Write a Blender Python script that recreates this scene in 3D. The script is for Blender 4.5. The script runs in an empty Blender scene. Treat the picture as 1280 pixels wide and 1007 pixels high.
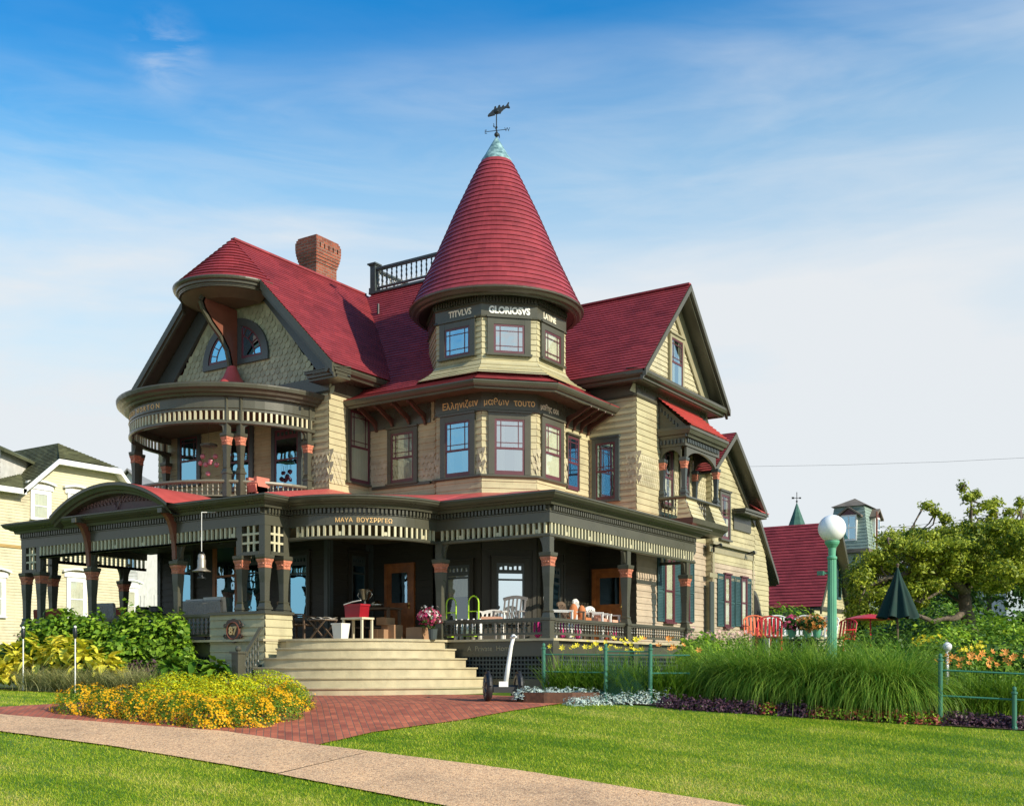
import bpy, math, random
import numpy as np
from mathutils import Vector, Matrix
from math import sin, cos, pi, radians, sqrt, atan2, hypot
random.seed(7); rng = np.random.default_rng(7)
scn = bpy.context.scene
col = scn.collection

# ------------------------------------------------------------------ survey (camera solved from the house's vanishing points)
FP = 1411.0; CXP = 640.0; HYP = 838.0; EYE = 0.5; A0 = radians(33.4)
FW = (-sin(A0), cos(A0)); RT = (cos(A0), sin(A0))
CAM = (-(22*FW[0]+.858*RT[0]), -(22*FW[1]+.858*RT[1]))
def _ray(x):
    l = (x-CXP)/FP; return FW[0]+l*RT[0], FW[1]+l*RT[1]
def onX(x, y, X):
    r = _ray(x); d = (X-CAM[0])/r[0]; return (CAM[1]+d*r[1], EYE+(HYP-y)/FP*d)      # Y, z
def onY(x, y, Y):
    r = _ray(x); d = (Y-CAM[1])/r[1]; return (CAM[0]+d*r[0], EYE+(HYP-y)/FP*d)      # X, z
def onD(x, y, d):
    l = (x-CXP)/FP*d
    return Vector((CAM[0]+d*FW[0]+l*RT[0], CAM[1]+d*FW[1]+l*RT[1], EYE+(HYP-y)/FP*d))
def depth(X, Y): return (X-CAM[0])*FW[0]+(Y-CAM[1])*FW[1]
def lat(X, Y): return (X-CAM[0])*RT[0]+(Y-CAM[1])*RT[1]
def sm(a, b, x):
    t = min(1, max(0, (x-a)/(b-a))); return t*t*(3-2*t)
def gz(X, Y):                                            # the terrain: level round the house, falling to the street
    u = depth(X, Y)
    z = np.interp(u, [0, 4, 10, 12, 15, 18.6, 20, 24, 27, 400], [-1.15, -1.12, -1.07, -.93, -.53, -.05, .0, .10, .10, .10])
    return float(z)
def gzv(u):
    return np.interp(u, [0, 4, 10, 12, 15, 18.6, 20, 24, 27, 400], [-1.15, -1.12, -1.07, -.93, -.53, -.05, .0, .10, .10, .10])
def G(x, y):                                             # where a sight line meets the terrain
    r = _ray(x)
    for i in range(4000):
        d = 4+i*.02
        X = CAM[0]+d*r[0]; Y = CAM[1]+d*r[1]
        if EYE+(HYP-y)/FP*d <= gz(X, Y): return (X, Y)
    return (X, Y)

# ------------------------------------------------------------------ mesh builder
class MB:
    def __init__(s): s.v = []; s.f = []; s.m = []; s.sm = []; s.cur = 0; s.smooth = False
    def V(s, p): s.v.append((float(p[0]), float(p[1]), float(p[2]))); return len(s.v)-1
    def F(s, idx): s.f.append(tuple(idx)); s.m.append(s.cur); s.sm.append(s.smooth)
    def poly(s, pts): s.F([s.V(p) for p in pts])
    def box(s, x0, x1, y0, y1, z0, z1):
        i = len(s.v)
        for z in (z0, z1):
            for (x, y) in ((x0, y0), (x1, y0), (x1, y1), (x0, y1)): s.V((x, y, z))
        for q in ((3, 2, 1, 0), (4, 5, 6, 7), (0, 1, 5, 4), (1, 2, 6, 5), (2, 3, 7, 6), (3, 0, 4, 7)): s.F([i+k for k in q])
    def hexa(s, P):                                      # 8 points, bottom 4 then top 4
        i = len(s.v)
        for p in P: s.V(p)
        for q in ((3, 2, 1, 0), (4, 5, 6, 7), (0, 1, 5, 4), (1, 2, 6, 5), (2, 3, 7, 6), (3, 0, 4, 7)): s.F([i+k for k in q])
    def fbox(s, fr, u0, u1, z0, z1, n0, n1):             # box in a wall frame
        o, u, n = fr
        P = []
        for z in (z0, z1):
            for (a, b) in ((u0, n1), (u1, n1), (u1, n0), (u0, n0)):
                P.append((o[0]+u[0]*a+n[0]*b, o[1]+u[1]*a+n[1]*b, z))
        s.hexa(P)
    def fp(s, fr, a, z, b):
        o, u, n = fr; return (o[0]+u[0]*a+n[0]*b, o[1]+u[1]*a+n[1]*b, z)
    def fprism(s, fr, pts, n0, n1, close=True):          # polygon (u,z) extruded along n
        o = [s.V(s.fp(fr, a, z, n1)) for a, z in pts]; i = [s.V(s.fp(fr, a, z, n0)) for a, z in pts]
        k = len(pts)
        s.F(o); s.F(i[::-1])
        for j in range(k): s.F((o[j], i[j], i[(j+1) % k], o[(j+1) % k]))
    def prism(s, pts, d):                                # 3-D polygon extruded by vector d
        a = [s.V(p) for p in pts]; b = [s.V((p[0]+d[0], p[1]+d[1], p[2]+d[2])) for p in pts]
        k = len(pts); s.F(a); s.F(b[::-1])
        for j in range(k): s.F((a[j], b[j], b[(j+1) % k], a[(j+1) % k]))
    def bar(s, p, q, w, h, up=(0, 0, 1)):                # square bar from p to q
        p = Vector(p); q = Vector(q); d = (q-p).normalized(); u = Vector(up)
        if abs(d.dot(u)) > .98: u = Vector((1, 0, 0))
        sd = d.cross(u).normalized(); u = sd.cross(d).normalized()
        P = []
        for c in (p, q):
            for a, b in ((-1, -1), (1, -1), (1, 1), (-1, 1)): P.append(c+sd*(a*w/2)+u*(b*h/2))
        s.hexa(P)
    def tube(s, path, r, n=8, caps=True):
        path = [Vector(p) for p in path]; rs = r if isinstance(r, (list, tuple)) else [r]*len(path)
        rings = []; pu = None
        for i, p in enumerate(path):
            d = (path[min(i+1, len(path)-1)]-path[max(i-1, 0)]).normalized()
            if pu is None:
                pu = Vector((0, 0, 1)) if abs(d.z) < .9 else Vector((1, 0, 0))
            sd = d.cross(pu).normalized(); pu = sd.cross(d).normalized()
            rings.append([s.V(p+(sd*cos(2*pi*k/n)+pu*sin(2*pi*k/n))*rs[i]) for k in range(n)])
        for a, b in zip(rings, rings[1:]):
            for k in range(n): s.F((a[k], a[(k+1) % n], b[(k+1) % n], b[k]))
        if caps: s.F(rings[0][::-1]); s.F(rings[-1])
    def lathe(s, cx, cy, prof, n=24, a0=0, a1=2*pi, z0=0):
        full = abs(a1-a0-2*pi) < 1e-6; m = n if full else n+1
        rings = []
        for r, z in prof:
            rings.append([s.V((cx+r*cos(a0+(a1-a0)*k/n), cy+r*sin(a0+(a1-a0)*k/n), z0+z)) for k in range(m)])
        for a, b in zip(rings, rings[1:]):
            for k in range(n):
                k2 = (k+1) % m
                s.F((a[k], a[k2], b[k2], b[k]))
    def sweep(s, path, prof, closed=False, capends=True): # path 2-D, profile (out,z); out = right-hand side of travel
        n = len(path); rings = []
        for i, p in enumerate(path):
            if closed: a = path[i-1]; b = path[(i+1) % n]
            else: a = path[max(i-1, 0)]; b = path[min(i+1, n-1)]
            def nr(q, w):
                dx, dy = w[0]-q[0], w[1]-q[1]; l = hypot(dx, dy) or 1; return (dy/l, -dx/l)
            n1 = nr(a, p) if (closed or i > 0) else nr(p, b)
            n2 = nr(p, b) if (closed or i < n-1) else n1
            mx, my = n1[0]+n2[0], n1[1]+n2[1]; l2 = mx*mx+my*my
            k = 2/max(l2, .3)
            rings.append([s.V((p[0]+mx*k*o, p[1]+my*k*o, z)) for o, z in prof])
        m = len(prof)
        pairs = list(zip(rings, rings[1:]))+([(rings[-1], rings[0])] if closed else [])
        for a, b in pairs:
            for j in range(m): s.F((a[j], b[j], b[(j+1) % m], a[(j+1) % m]))
        if not closed and capends: s.F(rings[0][::-1]); s.F(rings[-1])
    def ball(s, c, r, n=12, sc=(1, 1, 1)):
        m = n//2; R = []
        for i in range(1, m):
            t = pi*i/m
            R.append([s.V((c[0]+r*sc[0]*sin(t)*cos(2*pi*k/n), c[1]+r*sc[1]*sin(t)*sin(2*pi*k/n), c[2]+r*sc[2]*cos(t))) for k in range(n)])
        T = s.V((c[0], c[1], c[2]+r*sc[2])); B = s.V((c[0], c[1], c[2]-r*sc[2]))
        for k in range(n): s.F((T, R[0][k], R[0][(k+1) % n])); s.F((B, R[-1][(k+1) % n], R[-1][k]))
        for a, b in zip(R, R[1:]):
            for k in range(n): s.F((a[k], b[k], b[(k+1) % n], a[(k+1) % n]))
    def courses(s, pts, h, t, lip=True, off=0.0, seg=None, jit=0.0, nrm=None):
        """cover a convex planar polygon with overlapping courses: real steps that throw real shadow lines"""
        P = [Vector(p) for p in pts]
        nn = Vector((0, 0, 0))
        for i in range(len(P)): nn += P[i].cross(P[(i+1) % len(P)])
        nn.normalize()
        if nrm is not None and nn.dot(Vector(nrm)) < 0: nn = -nn
        up = Vector((0, 0, 1)); vv = (up-nn*up.dot(nn)).normalized(); uu = vv.cross(nn).normalized()
        q = [((p-P[0]).dot(uu), (p-P[0]).dot(vv)) for p in P]
        v0 = min(b for a, b in q); v1 = max(b for a, b in q)
        zb = P[0].z
        k0 = 0; n = int(math.ceil((v1-v0)/h-1e-6))
        def clip(poly, lim, sign):
            out = []
            for i in range(len(poly)):
                a, b = poly[i], poly[(i+1) % len(poly)]
                da = sign*(a[1]-lim); db = sign*(b[1]-lim)
                if da >= 0: out.append(a)
                if (da > 0 and db < 0) or (da < 0 and db > 0):
                    f = da/(da-db); out.append((a[0]+(b[0]-a[0])*f, lim if True else 0))
            return out
        def clipu(poly, lim, sign):
            return [(y, x) for x, y in clip([(b, a) for a, b in poly], lim, sign)]
        for i in range(n):
            a = v0+i*h; b = a+h
            band = clip(clip(q, a, 1), b, -1)
            if len(band) < 3: continue
            pieces = [band]
            if seg:
                u0 = min(x for x, y in band); u1 = max(x for x, y in band)
                pieces = []; x = u0-random.random()*seg; 
                while x < u1:
                    w = seg*(.75+.5*random.random()); c = clipu(clipu(band, x, 1), x+w, -1)
                    if len(c) >= 3: pieces.append(c)
                    x += w
            for pc in pieces:
                tt = t*(1+jit*(random.random()-.5))
                ids = [s.V(P[0]+uu*x+vv*y+nn*(off+tt*(1-(y-a)/h)+.0005)) for x, y in pc]
                s.F(ids)
                if lip:
                    for j in range(len(pc)):
                        p1, p2 = pc[j], pc[(j+1) % len(pc)]
                        if abs(p1[1]-a) < 1e-6 and abs(p2[1]-a) < 1e-6 and abs(p1[0]-p2[0]) > 1e-5:
                            e1 = s.V(P[0]+uu*p1[0]+vv*p1[1]+nn*off); e2 = s.V(P[0]+uu*p2[0]+vv*p2[1]+nn*off)
                            s.F((ids[j], e1, e2, ids[(j+1) % len(pc)]))
    def add(s, other):
        i = len(s.v); s.v += other.v
        s.f += [tuple(k+i for k in f) for f in other.f]; s.m += other.m; s.sm += other.sm

def wloc(o):
    p = Vector((0, 0, 0))
    while o: p += o.location; o = o.parent
    return p
def obj(name, mb, mats, parent=None, label=None, cat=None, group=None, kind=None, loc=None, smooth=None):
    """link one mesh object; vertices are given in world coordinates and moved to the object's own origin"""
    me = bpy.data.meshes.new(name)
    mats = mats if isinstance(mats, (list, tuple)) else [mats]
    o = bpy.data.objects.new(name, me)
    base = Vector(loc) if loc is not None else Vector((0, 0, 0))
    pl = wloc(parent) if parent else Vector((0, 0, 0))
    if loc is None and mb.v:
        a = np.array(mb.v); base = Vector(((a[:, 0].min()+a[:, 0].max())/2, (a[:, 1].min()+a[:, 1].max())/2, a[:, 2].min()))
        if parent is None or True: pass
    vs = [(x-base.x, y-base.y, z-base.z) for x, y, z in mb.v]
    me.from_pydata(vs, [], mb.f); 
    for m in mats: me.materials.append(m)
    if len(mats) > 1: me.polygons.foreach_set('material_index', mb.m)
    sms = [True]*len(mb.f) if smooth else mb.sm
    me.polygons.foreach_set('use_smooth', sms)
    me.update()
    o.location = base-pl
    if parent: o.parent = parent
    col.objects.link(o); tag(o, label, cat, group, kind)
    return o
def tag(o, label=None, cat=None, group=None, kind=None):
    if label: o['label'] = label
    if cat: o['category'] = cat
    if group: o['group'] = group
    if kind: o['kind'] = kind
    return o
def empty(name, loc, label=None, cat=None, group=None, rz=0):
    o = bpy.data.objects.new(name, None); o.location = loc; o.rotation_euler = (0, 0, rz)
    o.empty_display_size = .3; col.objects.link(o); tag(o, label, cat, group); return o
def kids(o): return [c for c in bpy.data.objects if c.parent == o]
def copy_tree(o, parent=None):
    c = o.copy(); col.objects.link(c)
    if parent: c.parent = parent
    for ch in kids(o): copy_tree(ch, c)
    return c
def place(o, loc, rz=0, label=None, group=None, sc=None):
    o.location = loc; o.rotation_euler = (0, 0, rz)
    if label: o['label'] = label
    if group: o['group'] = group
    if sc: o.scale = (sc, sc, sc)
    return o
def bigmesh(name, verts, tris, mats, midx=None, **kw):
    """many small faces at once (leaves, blades) from numpy arrays; faces all have the same corner count"""
    me = bpy.data.meshes.new(name); k = tris.shape[1]
    base = np.array([verts[:, 0].mean(), verts[:, 1].mean(), verts[:, 2].min()])
    par = kw.pop('parent', None); loc = kw.pop('loc', None)
    if loc is not None: base = np.array(loc, float)
    v = (verts-base).astype(np.float32)
    me.vertices.add(len(v)); me.vertices.foreach_set('co', v.ravel())
    me.loops.add(tris.size); me.loops.foreach_set('vertex_index', tris.ravel().astype(np.int32))
    me.polygons.add(len(tris)); me.polygons.foreach_set('loop_start', np.arange(len(tris), dtype=np.int32)*k)
    me.polygons.foreach_set('loop_total', np.full(len(tris), k, dtype=np.int32))
    for m in (mats if isinstance(mats, (list, tuple)) else [mats]): me.materials.append(m)
    if midx is not None: me.polygons.foreach_set('material_index', midx.astype(np.int32))
    me.update(calc_edges=True)
    o = bpy.data.objects.new(name, me); pl = wloc(par) if par else Vector((0, 0, 0))
    o.location = Vector(base)-pl
    if par: o.parent = par
    col.objects.link(o); tag(o, **kw); return o

# ------------------------------------------------------------------ materials
def newmat(name):
    m = bpy.data.materials.new(name); m.use_nodes = True; nt = m.node_tree
    b = nt.nodes.get('Principled BSDF'); return m, nt, b
def N(nt, t, **kw):
    n = nt.nodes.new(t)
    for k, v in kw.items():
        if k.startswith('i_'):
            n.inputs[k[2:].replace('_', ' ')].default_value = v
        else: setattr(n, k, v)
    return n
def L(nt, a, b): nt.links.new(a, b)
def ramp(nt, stops):
    r = nt.nodes.new('ShaderNodeValToRGB'); e = r.color_ramp.elements
    while len(e) < len(stops): e.new(.5)
    for k, (p, c) in enumerate(stops): e[k].position = p; e[k].color = (*c, 1)
    return r
def coords(nt, scale=(1, 1, 1)):
    g = nt.nodes.new('ShaderNodeNewGeometry'); mp = nt.nodes.new('ShaderNodeMapping'); mp.inputs['Scale'].default_value = scale
    L(nt, g.outputs['Position'], mp.inputs['Vector']); return mp.outputs['Vector']
def paint(name, c, rough=.45, var=.12, nscale=3.0, bump=.0, bscale=30, spec=.5, metal=0.0, rnd=.0, c2=None):
    """weathered paint: colour drifts gently over the surface, gloss varies too"""
    m, nt, b = newmat(name)
    v = coords(nt)
    n = N(nt, 'ShaderNodeTexNoise'); n.inputs['Scale'].default_value = nscale; n.inputs['Detail'].default_value = 6; L(nt, v, n.inputs['Vector'])
    lo = tuple(x*(1-var) for x in c); hi = tuple(min(1, x*(1+var)) for x in (c2 or c))
    r = ramp(nt, [(.3, lo), (.7, hi)]); L(nt, n.outputs['Fac'], r.inputs['Fac'])
    out = r.outputs['Color']
    if rnd:
        g = N(nt, 'ShaderNodeNewGeometry'); hs = N(nt, 'ShaderNodeHueSaturation')
        ma = N(nt, 'ShaderNodeMapRange'); ma.inputs['To Min'].default_value = 1-rnd; ma.inputs['To Max'].default_value = 1+rnd
        L(nt, g.outputs['Random Per Island'], ma.inputs['Value']); L(nt, ma.outputs['Result'], hs.inputs['Value']); L(nt, out, hs.inputs['Color']); out = hs.outputs['Color']
    L(nt, out, b.inputs['Base Color'])
    mr = N(nt, 'ShaderNodeMapRange'); mr.inputs['To Min'].default_value = rough*.8; mr.inputs['To Max'].default_value = min(1, rough*1.25)
    L(nt, n.outputs['Fac'], mr.inputs['Value']); L(nt, mr.outputs['Result'], b.inputs['Roughness'])
    b.inputs['Specular IOR Level'].default_value = spec; b.inputs['Metallic'].default_value = metal
    if bump:
        n2 = N(nt, 'ShaderNodeTexNoise'); n2.inputs['Scale'].default_value = bscale; n2.inputs['Detail'].default_value = 4; L(nt, v, n2.inputs['Vector'])
        bp = N(nt, 'ShaderNodeBump'); bp.inputs['Strength'].default_value = bump; bp.inputs['Distance'].default_value = .02
        L(nt, n2.outputs['Fac'], bp.inputs['Height']); L(nt, bp.outputs['Normal'], b.inputs['Normal'])
    return m
def shingle_mat(name, c, rough=.6, var=.15, w=.22, h=.16, jdark=.6, spec=.3, radial=None, joint=.025):
    """courses are modelled; this adds the upright joints and the board-to-board colour drift"""
    m, nt, b = newmat(name)
    g = N(nt, 'ShaderNodeNewGeometry'); sx = N(nt, 'ShaderNodeSeparateXYZ'); L(nt, g.outputs['Position'], sx.inputs[0])
    if radial:
        dx = N(nt, 'ShaderNodeMath', operation='SUBTRACT'); dx.inputs[1].default_value = radial[0]; L(nt, sx.outputs[0], dx.inputs[0])
        dy = N(nt, 'ShaderNodeMath', operation='SUBTRACT'); dy.inputs[1].default_value = radial[1]; L(nt, sx.outputs[1], dy.inputs[0])
        at = N(nt, 'ShaderNodeMath', operation='ARCTAN2'); L(nt, dy.outputs[0], at.inputs[0]); L(nt, dx.outputs[0], at.inputs[1])
        u = N(nt, 'ShaderNodeMath', operation='MULTIPLY'); u.inputs[1].default_value = 1.4; L(nt, at.outputs[0], u.inputs[0])
    else:
        u = N(nt, 'ShaderNodeMath', operation='ADD'); L(nt, sx.outputs[0], u.inputs[0]); L(nt, sx.outputs[1], u.inputs[1])
    cb = N(nt, 'ShaderNodeCombineXYZ'); L(nt, u.outputs[0], cb.inputs[0]); L(nt, sx.outputs[2], cb.inputs[1])
    br = N(nt, 'ShaderNodeTexBrick'); br.offset = .5; br.squash = 1
    br.inputs['Scale'].default_value = 1; br.inputs['Brick Width'].default_value = w; br.inputs['Row Height'].default_value = h
    br.inputs['Mortar Size'].default_value = joint*w*.22; br.inputs['Mortar Smooth'].default_value = 0; br.inputs['Bias'].default_value = 0
    lo = tuple(x*(1-var) for x in c); hi = tuple(min(1, x*(1+var)) for x in c)
    br.inputs['Color1'].default_value = (*lo, 1); br.inputs['Color2'].default_value = (*hi, 1); br.inputs['Mortar'].default_value = (*[x*jdark for x in c], 1)
    L(nt, cb.outputs[0], br.inputs['Vector'])
    n = N(nt, 'ShaderNodeTexNoise'); n.inputs['Scale'].default_value = 1.3; n.inputs['Detail'].default_value = 8; n.inputs['Roughness'].default_value = .65; L(nt, g.outputs['Position'], n.inputs['Vector'])
    mx = N(nt, 'ShaderNodeMix', data_type='RGBA', blend_type='MULTIPLY'); mx.inputs['Factor'].default_value = 1
    r = ramp(nt, [(.28, (.72, .70, .70)), (.5, (1, 1, 1)), (.74, (1.16, 1.15, 1.13))]); L(nt, n.outputs['Fac'], r.inputs['Fac'])
    L(nt, br.outputs['Color'], mx.inputs['A']); L(nt, r.outputs['Color'], mx.inputs['B']); L(nt, mx.outputs['Result'], b.inputs['Base Color'])
    b.inputs['Roughness'].default_value = rough; b.inputs['Specular IOR Level'].default_value = spec
    return m
def leafmat(name, c1, c2, trans=.35, rough=.5, nscale=2.0):
    m, nt, b = newmat(name)
    g = N(nt, 'ShaderNodeNewGeometry'); n = N(nt, 'ShaderNodeTexNoise'); n.inputs['Scale'].default_value = nscale; n.inputs['Detail'].default_value = 3
    L(nt, g.outputs['Position'], n.inputs['Vector'])
    ad = N(nt, 'ShaderNodeMath', operation='ADD'); L(nt, g.outputs['Random Per Island'], ad.inputs[0]); L(nt, n.outputs['Fac'], ad.inputs[1])
    ml = N(nt, 'ShaderNodeMath', operation='MULTIPLY'); ml.inputs[1].default_value = .5; L(nt, ad.outputs[0], ml.inputs[0])
    r = ramp(nt, [(.25, c1), (.75, c2)]); L(nt, ml.outputs[0], r.inputs['Fac'])
    L(nt, r.outputs['Color'], b.inputs['Base Color']); b.inputs['Roughness'].default_value = rough; b.inputs['Specular IOR Level'].default_value = .3
    tr = N(nt, 'ShaderNodeBsdfTranslucent'); L(nt, r.outputs['Color'], tr.inputs['Color'])
    ms = N(nt, 'ShaderNodeMixShader'); ms.inputs['Fac'].default_value = trans
    L(nt, b.outputs[0], ms.inputs[1]); L(nt, tr.outputs[0], ms.inputs[2]); L(nt, ms.outputs[0], nt.nodes['Material Output'].inputs['Surface'])
    return m
def glassmat(name, f0=.32, tint=(.75, .85, .9), see=True, wav=.012):
    m, nt, b = newmat(name); nt.nodes.remove(b)
    gl = N(nt, 'ShaderNodeBsdfGlossy'); gl.inputs['Roughness'].default_value = .015; gl.inputs['Color'].default_value = (*tint, 1)
    v = coords(nt); n = N(nt, 'ShaderNodeTexNoise'); n.inputs['Scale'].default_value = 1.7; L(nt, v, n.inputs['Vector'])
    bp = N(nt, 'ShaderNodeBump'); bp.inputs['Strength'].default_value = wav*8; bp.inputs['Distance'].default_value = .05; L(nt, n.outputs['Fac'], bp.inputs['Height']); L(nt, bp.outputs['Normal'], gl.inputs['Normal'])
    tr = N(nt, 'ShaderNodeBsdfTransparent') if see else N(nt, 'ShaderNodeBsdfDiffuse')
    tr.inputs['Color'].default_value = (.85, .9, .88, 1) if see else (.01, .012, .015, 1)
    lw = N(nt, 'ShaderNodeLayerWeight'); lw.inputs['Blend'].default_value = .35
    mr = N(nt, 'ShaderNodeMapRange'); mr.inputs['To Min'].default_value = f0; mr.inputs['To Max'].default_value = 1; L(nt, lw.outputs['Fresnel'], mr.inputs['Value'])
    ms = N(nt, 'ShaderNodeMixShader'); L(nt, mr.outputs['Result'], ms.inputs['Fac']); L(nt, tr.outputs[0], ms.inputs[1]); L(nt, gl.outputs[0], ms.inputs[2])
    L(nt, ms.outputs[0], nt.nodes['Material Output'].inputs['Surface'])
    return m
# ------------------------------------------------------------------ camera, sun, sky
cam = bpy.data.cameras.new('camera'); camo = bpy.data.objects.new('camera', cam); col.objects.link(camo)
cam.sensor_fit = 'HORIZONTAL'; cam.sensor_width = 36; cam.lens = FP/1280*36; cam.shift_y = (HYP-503.5)/1280
cam.clip_end = 3000; cam.clip_start = .1
camo.location = (CAM[0], CAM[1], EYE); camo.rotation_euler = (pi/2, 0, A0); scn.camera = camo
SUN_EL = radians(29); SUN_AZ = radians(-3)               # azimuth measured from +X towards +Y
sv = Vector((cos(SUN_EL)*cos(SUN_AZ), cos(SUN_EL)*sin(SUN_AZ), sin(SUN_EL)))
sl = bpy.data.lights.new('sun', 'SUN'); sl.energy = 5.0; sl.angle = radians(.5); sl.color = (1, .90, .74)
so = bpy.data.objects.new('sun', sl); col.objects.link(so); so.rotation_euler = sv.to_track_quat('Z', 'Y').to_euler(); so.location = (20, -5, 30)
w = bpy.data.worlds.new('World'); scn.world = w; w.use_nodes = True; nt = w.node_tree; bg = nt.nodes['Background']
sky = nt.nodes.new('ShaderNodeTexSky'); sky.sky_type = 'NISHITA'; sky.sun_disc = False; sky.sun_elevation = SUN_EL
sky.sun_rotation = pi/2-SUN_AZ; sky.air_density = 1.0; sky.dust_density = .6; sky.ozone_density = 2.5; sky.altitude = 0
bg.inputs['Strength'].default_value = .125
tc = nt.nodes.new('ShaderNodeTexCoord'); sx = nt.nodes.new('ShaderNodeSeparateXYZ'); L(nt, tc.outputs['Generated'], sx.inputs[0])
hs = N(nt, 'ShaderNodeHueSaturation'); hs.inputs['Saturation'].default_value = 1.45; hs.inputs['Value'].default_value = 2.0; L(nt, sky.outputs[0], hs.inputs['Color'])
ti = N(nt, 'ShaderNodeMix', data_type='RGBA', blend_type='MULTIPLY'); ti.inputs['Factor'].default_value = 1; 
L(nt, hs.outputs['Color'], ti.inputs['A'])
TINT = True
ZR = nt.nodes.new('ShaderNodeVectorMath'); ZR.operation = 'DOT_PRODUCT'; L(nt, tc.outputs['Generated'], ZR.inputs[0]); ZR.inputs[1].default_value = (-.085*RT[0], -.085*RT[1], 1.0)
ZV = ZR.outputs['Value']                                 # elevation, tilted a little: the veil climbs towards the sun
# thin high cloud: a layer sampled on a flat sheet far above, so that it foreshortens towards the horizon
def M2(op, a, b=None, v=None):
    n = nt.nodes.new('ShaderNodeMath'); n.operation = op
    L(nt, a, n.inputs[0])
    if b is not None: L(nt, b, n.inputs[1])
    if v is not None: n.inputs[1].default_value = v
    return n.outputs[0]
def cloudnoise(sc, tilt, scale, det, seed, rough=.55, dist=.6):
    mp = nt.nodes.new('ShaderNodeMapping'); mp.inputs['Rotation'].default_value = tilt; mp.inputs['Scale'].default_value = sc; mp.inputs['Location'].default_value = seed
    L(nt, tc.outputs['Generated'], mp.inputs['Vector'])
    n = nt.nodes.new('ShaderNodeTexNoise'); n.inputs['Scale'].default_value = scale; n.inputs['Detail'].default_value = det; n.inputs['Roughness'].default_value = rough; n.inputs['Distortion'].default_value = dist
    L(nt, mp.outputs[0], n.inputs['Vector']); return n.outputs['Fac']
c1 = cloudnoise((1, 1, 4.2), (radians(5), radians(-11), 0), 1.7, 6, (3.1, 1.7, .4), .52, .5); c2 = cloudnoise((1, 1, 5.5), (radians(9), radians(-14), 0), 5.2, 7, (9.3, 4.2, 2.2), .58, .5)
r1 = ramp(nt, [(.42, (0, 0, 0)), (.60, (1, 1, 1))]); L(nt, c1, r1.inputs['Fac'])
r2 = ramp(nt, [(.40, (0, 0, 0)), (.74, (.9, .9, .9))]); L(nt, c2, r2.inputs['Fac'])
cs = M2('MULTIPLY', M2('ADD', M2('MULTIPLY', r1.outputs['Color'], v=.75), M2('MULTIPLY', r2.outputs['Color'], v=.45)), v=1.0)
tr_ = ramp(nt, [(.10, (.10, .95, .74)), (.28, (.05, .98, .76)), (.40, (.0, .95, .76)), (.50, (.0, .74, .72))]); L(nt, ZV, tr_.inputs['Fac']); L(nt, tr_.outputs['Color'], ti.inputs['B'])
# haze veil: nearly white at the horizon, gone by about 30 degrees up
vr = ramp(nt, [(.0, (.98,)*3), (.16, (.955,)*3), (.23, (.90,)*3), (.296, (.77,)*3), (.355, (.54,)*3), (.41, (.34,)*3), (.455, (.12,)*3), (.50, (.0,)*3), (.70, (.0,)*3)]); L(nt, ZV, vr.inputs['Fac'])
wob = M2('MULTIPLY', cs, v=.56)
mid = ramp(nt, [(.05, (.05,)*3), (.28, (.4,)*3), (.38, (.85,)*3), (.455, (.8,)*3), (.49, (.18,)*3), (.54, (.05,)*3)]); L(nt, ZV, mid.inputs['Fac'])
wd = onD(208, 68, 1.0)-onD(640, HYP, 0); wd = Vector((wd.x, wd.y, (HYP-68)/FP)).normalized()
dv = nt.nodes.new('ShaderNodeVectorMath'); dv.operation = 'DISTANCE'; L(nt, tc.outputs['Generated'], dv.inputs[0]); dv.inputs[1].default_value = wd
wr = nt.nodes.new('ShaderNodeMapRange'); wr.interpolation_type = 'SMOOTHSTEP'; L(nt, dv.outputs['Value'], wr.inputs['Value']); wr.inputs['From Min'].default_value = .004; wr.inputs['From Max'].default_value = .04; wr.inputs['To Min'].default_value = 1; wr.inputs['To Max'].default_value = 0
c3 = cloudnoise((1, 1, 3.2), (0, radians(20), 0), 17, 6, (1.3, 8.2, 3.1), .60, .4); r3 = ramp(nt, [(.40, (0, 0, 0)), (.62, (1, 1, 1))]); L(nt, c3, r3.inputs['Fac'])
wisp = M2('MULTIPLY', M2('MULTIPLY', wr.outputs[0], r3.outputs['Color']), v=.30)
fac = M2('MINIMUM', M2('MAXIMUM', M2('ADD', vr.outputs['Color'], M2('ADD', M2('MULTIPLY', wob, mid.outputs['Color']), wisp)), v=0.0), v=.98)
mxs = N(nt, 'ShaderNodeMix', data_type='RGBA'); L(nt, fac, mxs.inputs['Factor']); L(nt, ti.outputs['Result'], mxs.inputs['A']); mxs.inputs['B'].default_value = (5.35, 5.55, 5.75, 1)
L(nt, mxs.outputs['Result'], bg.inputs['Color'])
scn.view_settings.view_transform = 'Standard'; scn.view_settings.look = 'None'; scn.view_settings.exposure = 0.28

# ------------------------------------------------------------------ materials
M = {}
M['siding'] = shingle_mat('cream_siding', (.44, .392, .235), rough=.6, var=.07, w=.9, h=.155, jdark=.8)
M['shing'] = shingle_mat('cream_shingle', (.46, .41, .265), rough=.65, var=.12, w=.17, h=.13, jdark=.55, joint=.05)
M['green'] = paint('sage_scale', (.33, .345, .215), rough=.6, var=.12, rnd=.18)
M['scalew'] = paint('cream_scale', (.46, .41, .265), rough=.6, var=.1, rnd=.10)
M['trim'] = paint('olive_trim', (.068, .066, .046), rough=.28, var=.12, nscale=2, bump=.05)
M['trimmid'] = paint('mid_olive_trim', (.15, .135, .09), rough=.4)
M['trimlt'] = paint('pale_olive_trim', (.30, .27, .17), rough=.4, var=.1)
M['blue'] = paint('slate_green_trim', (.055, .068, .066), rough=.35, var=.12, nscale=2)
M['plum'] = paint('plum_sash', (.10, .028, .038), rough=.35)
M['spin'] = paint('cream_spindle', (.50, .46, .30), rough=.45)
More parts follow.
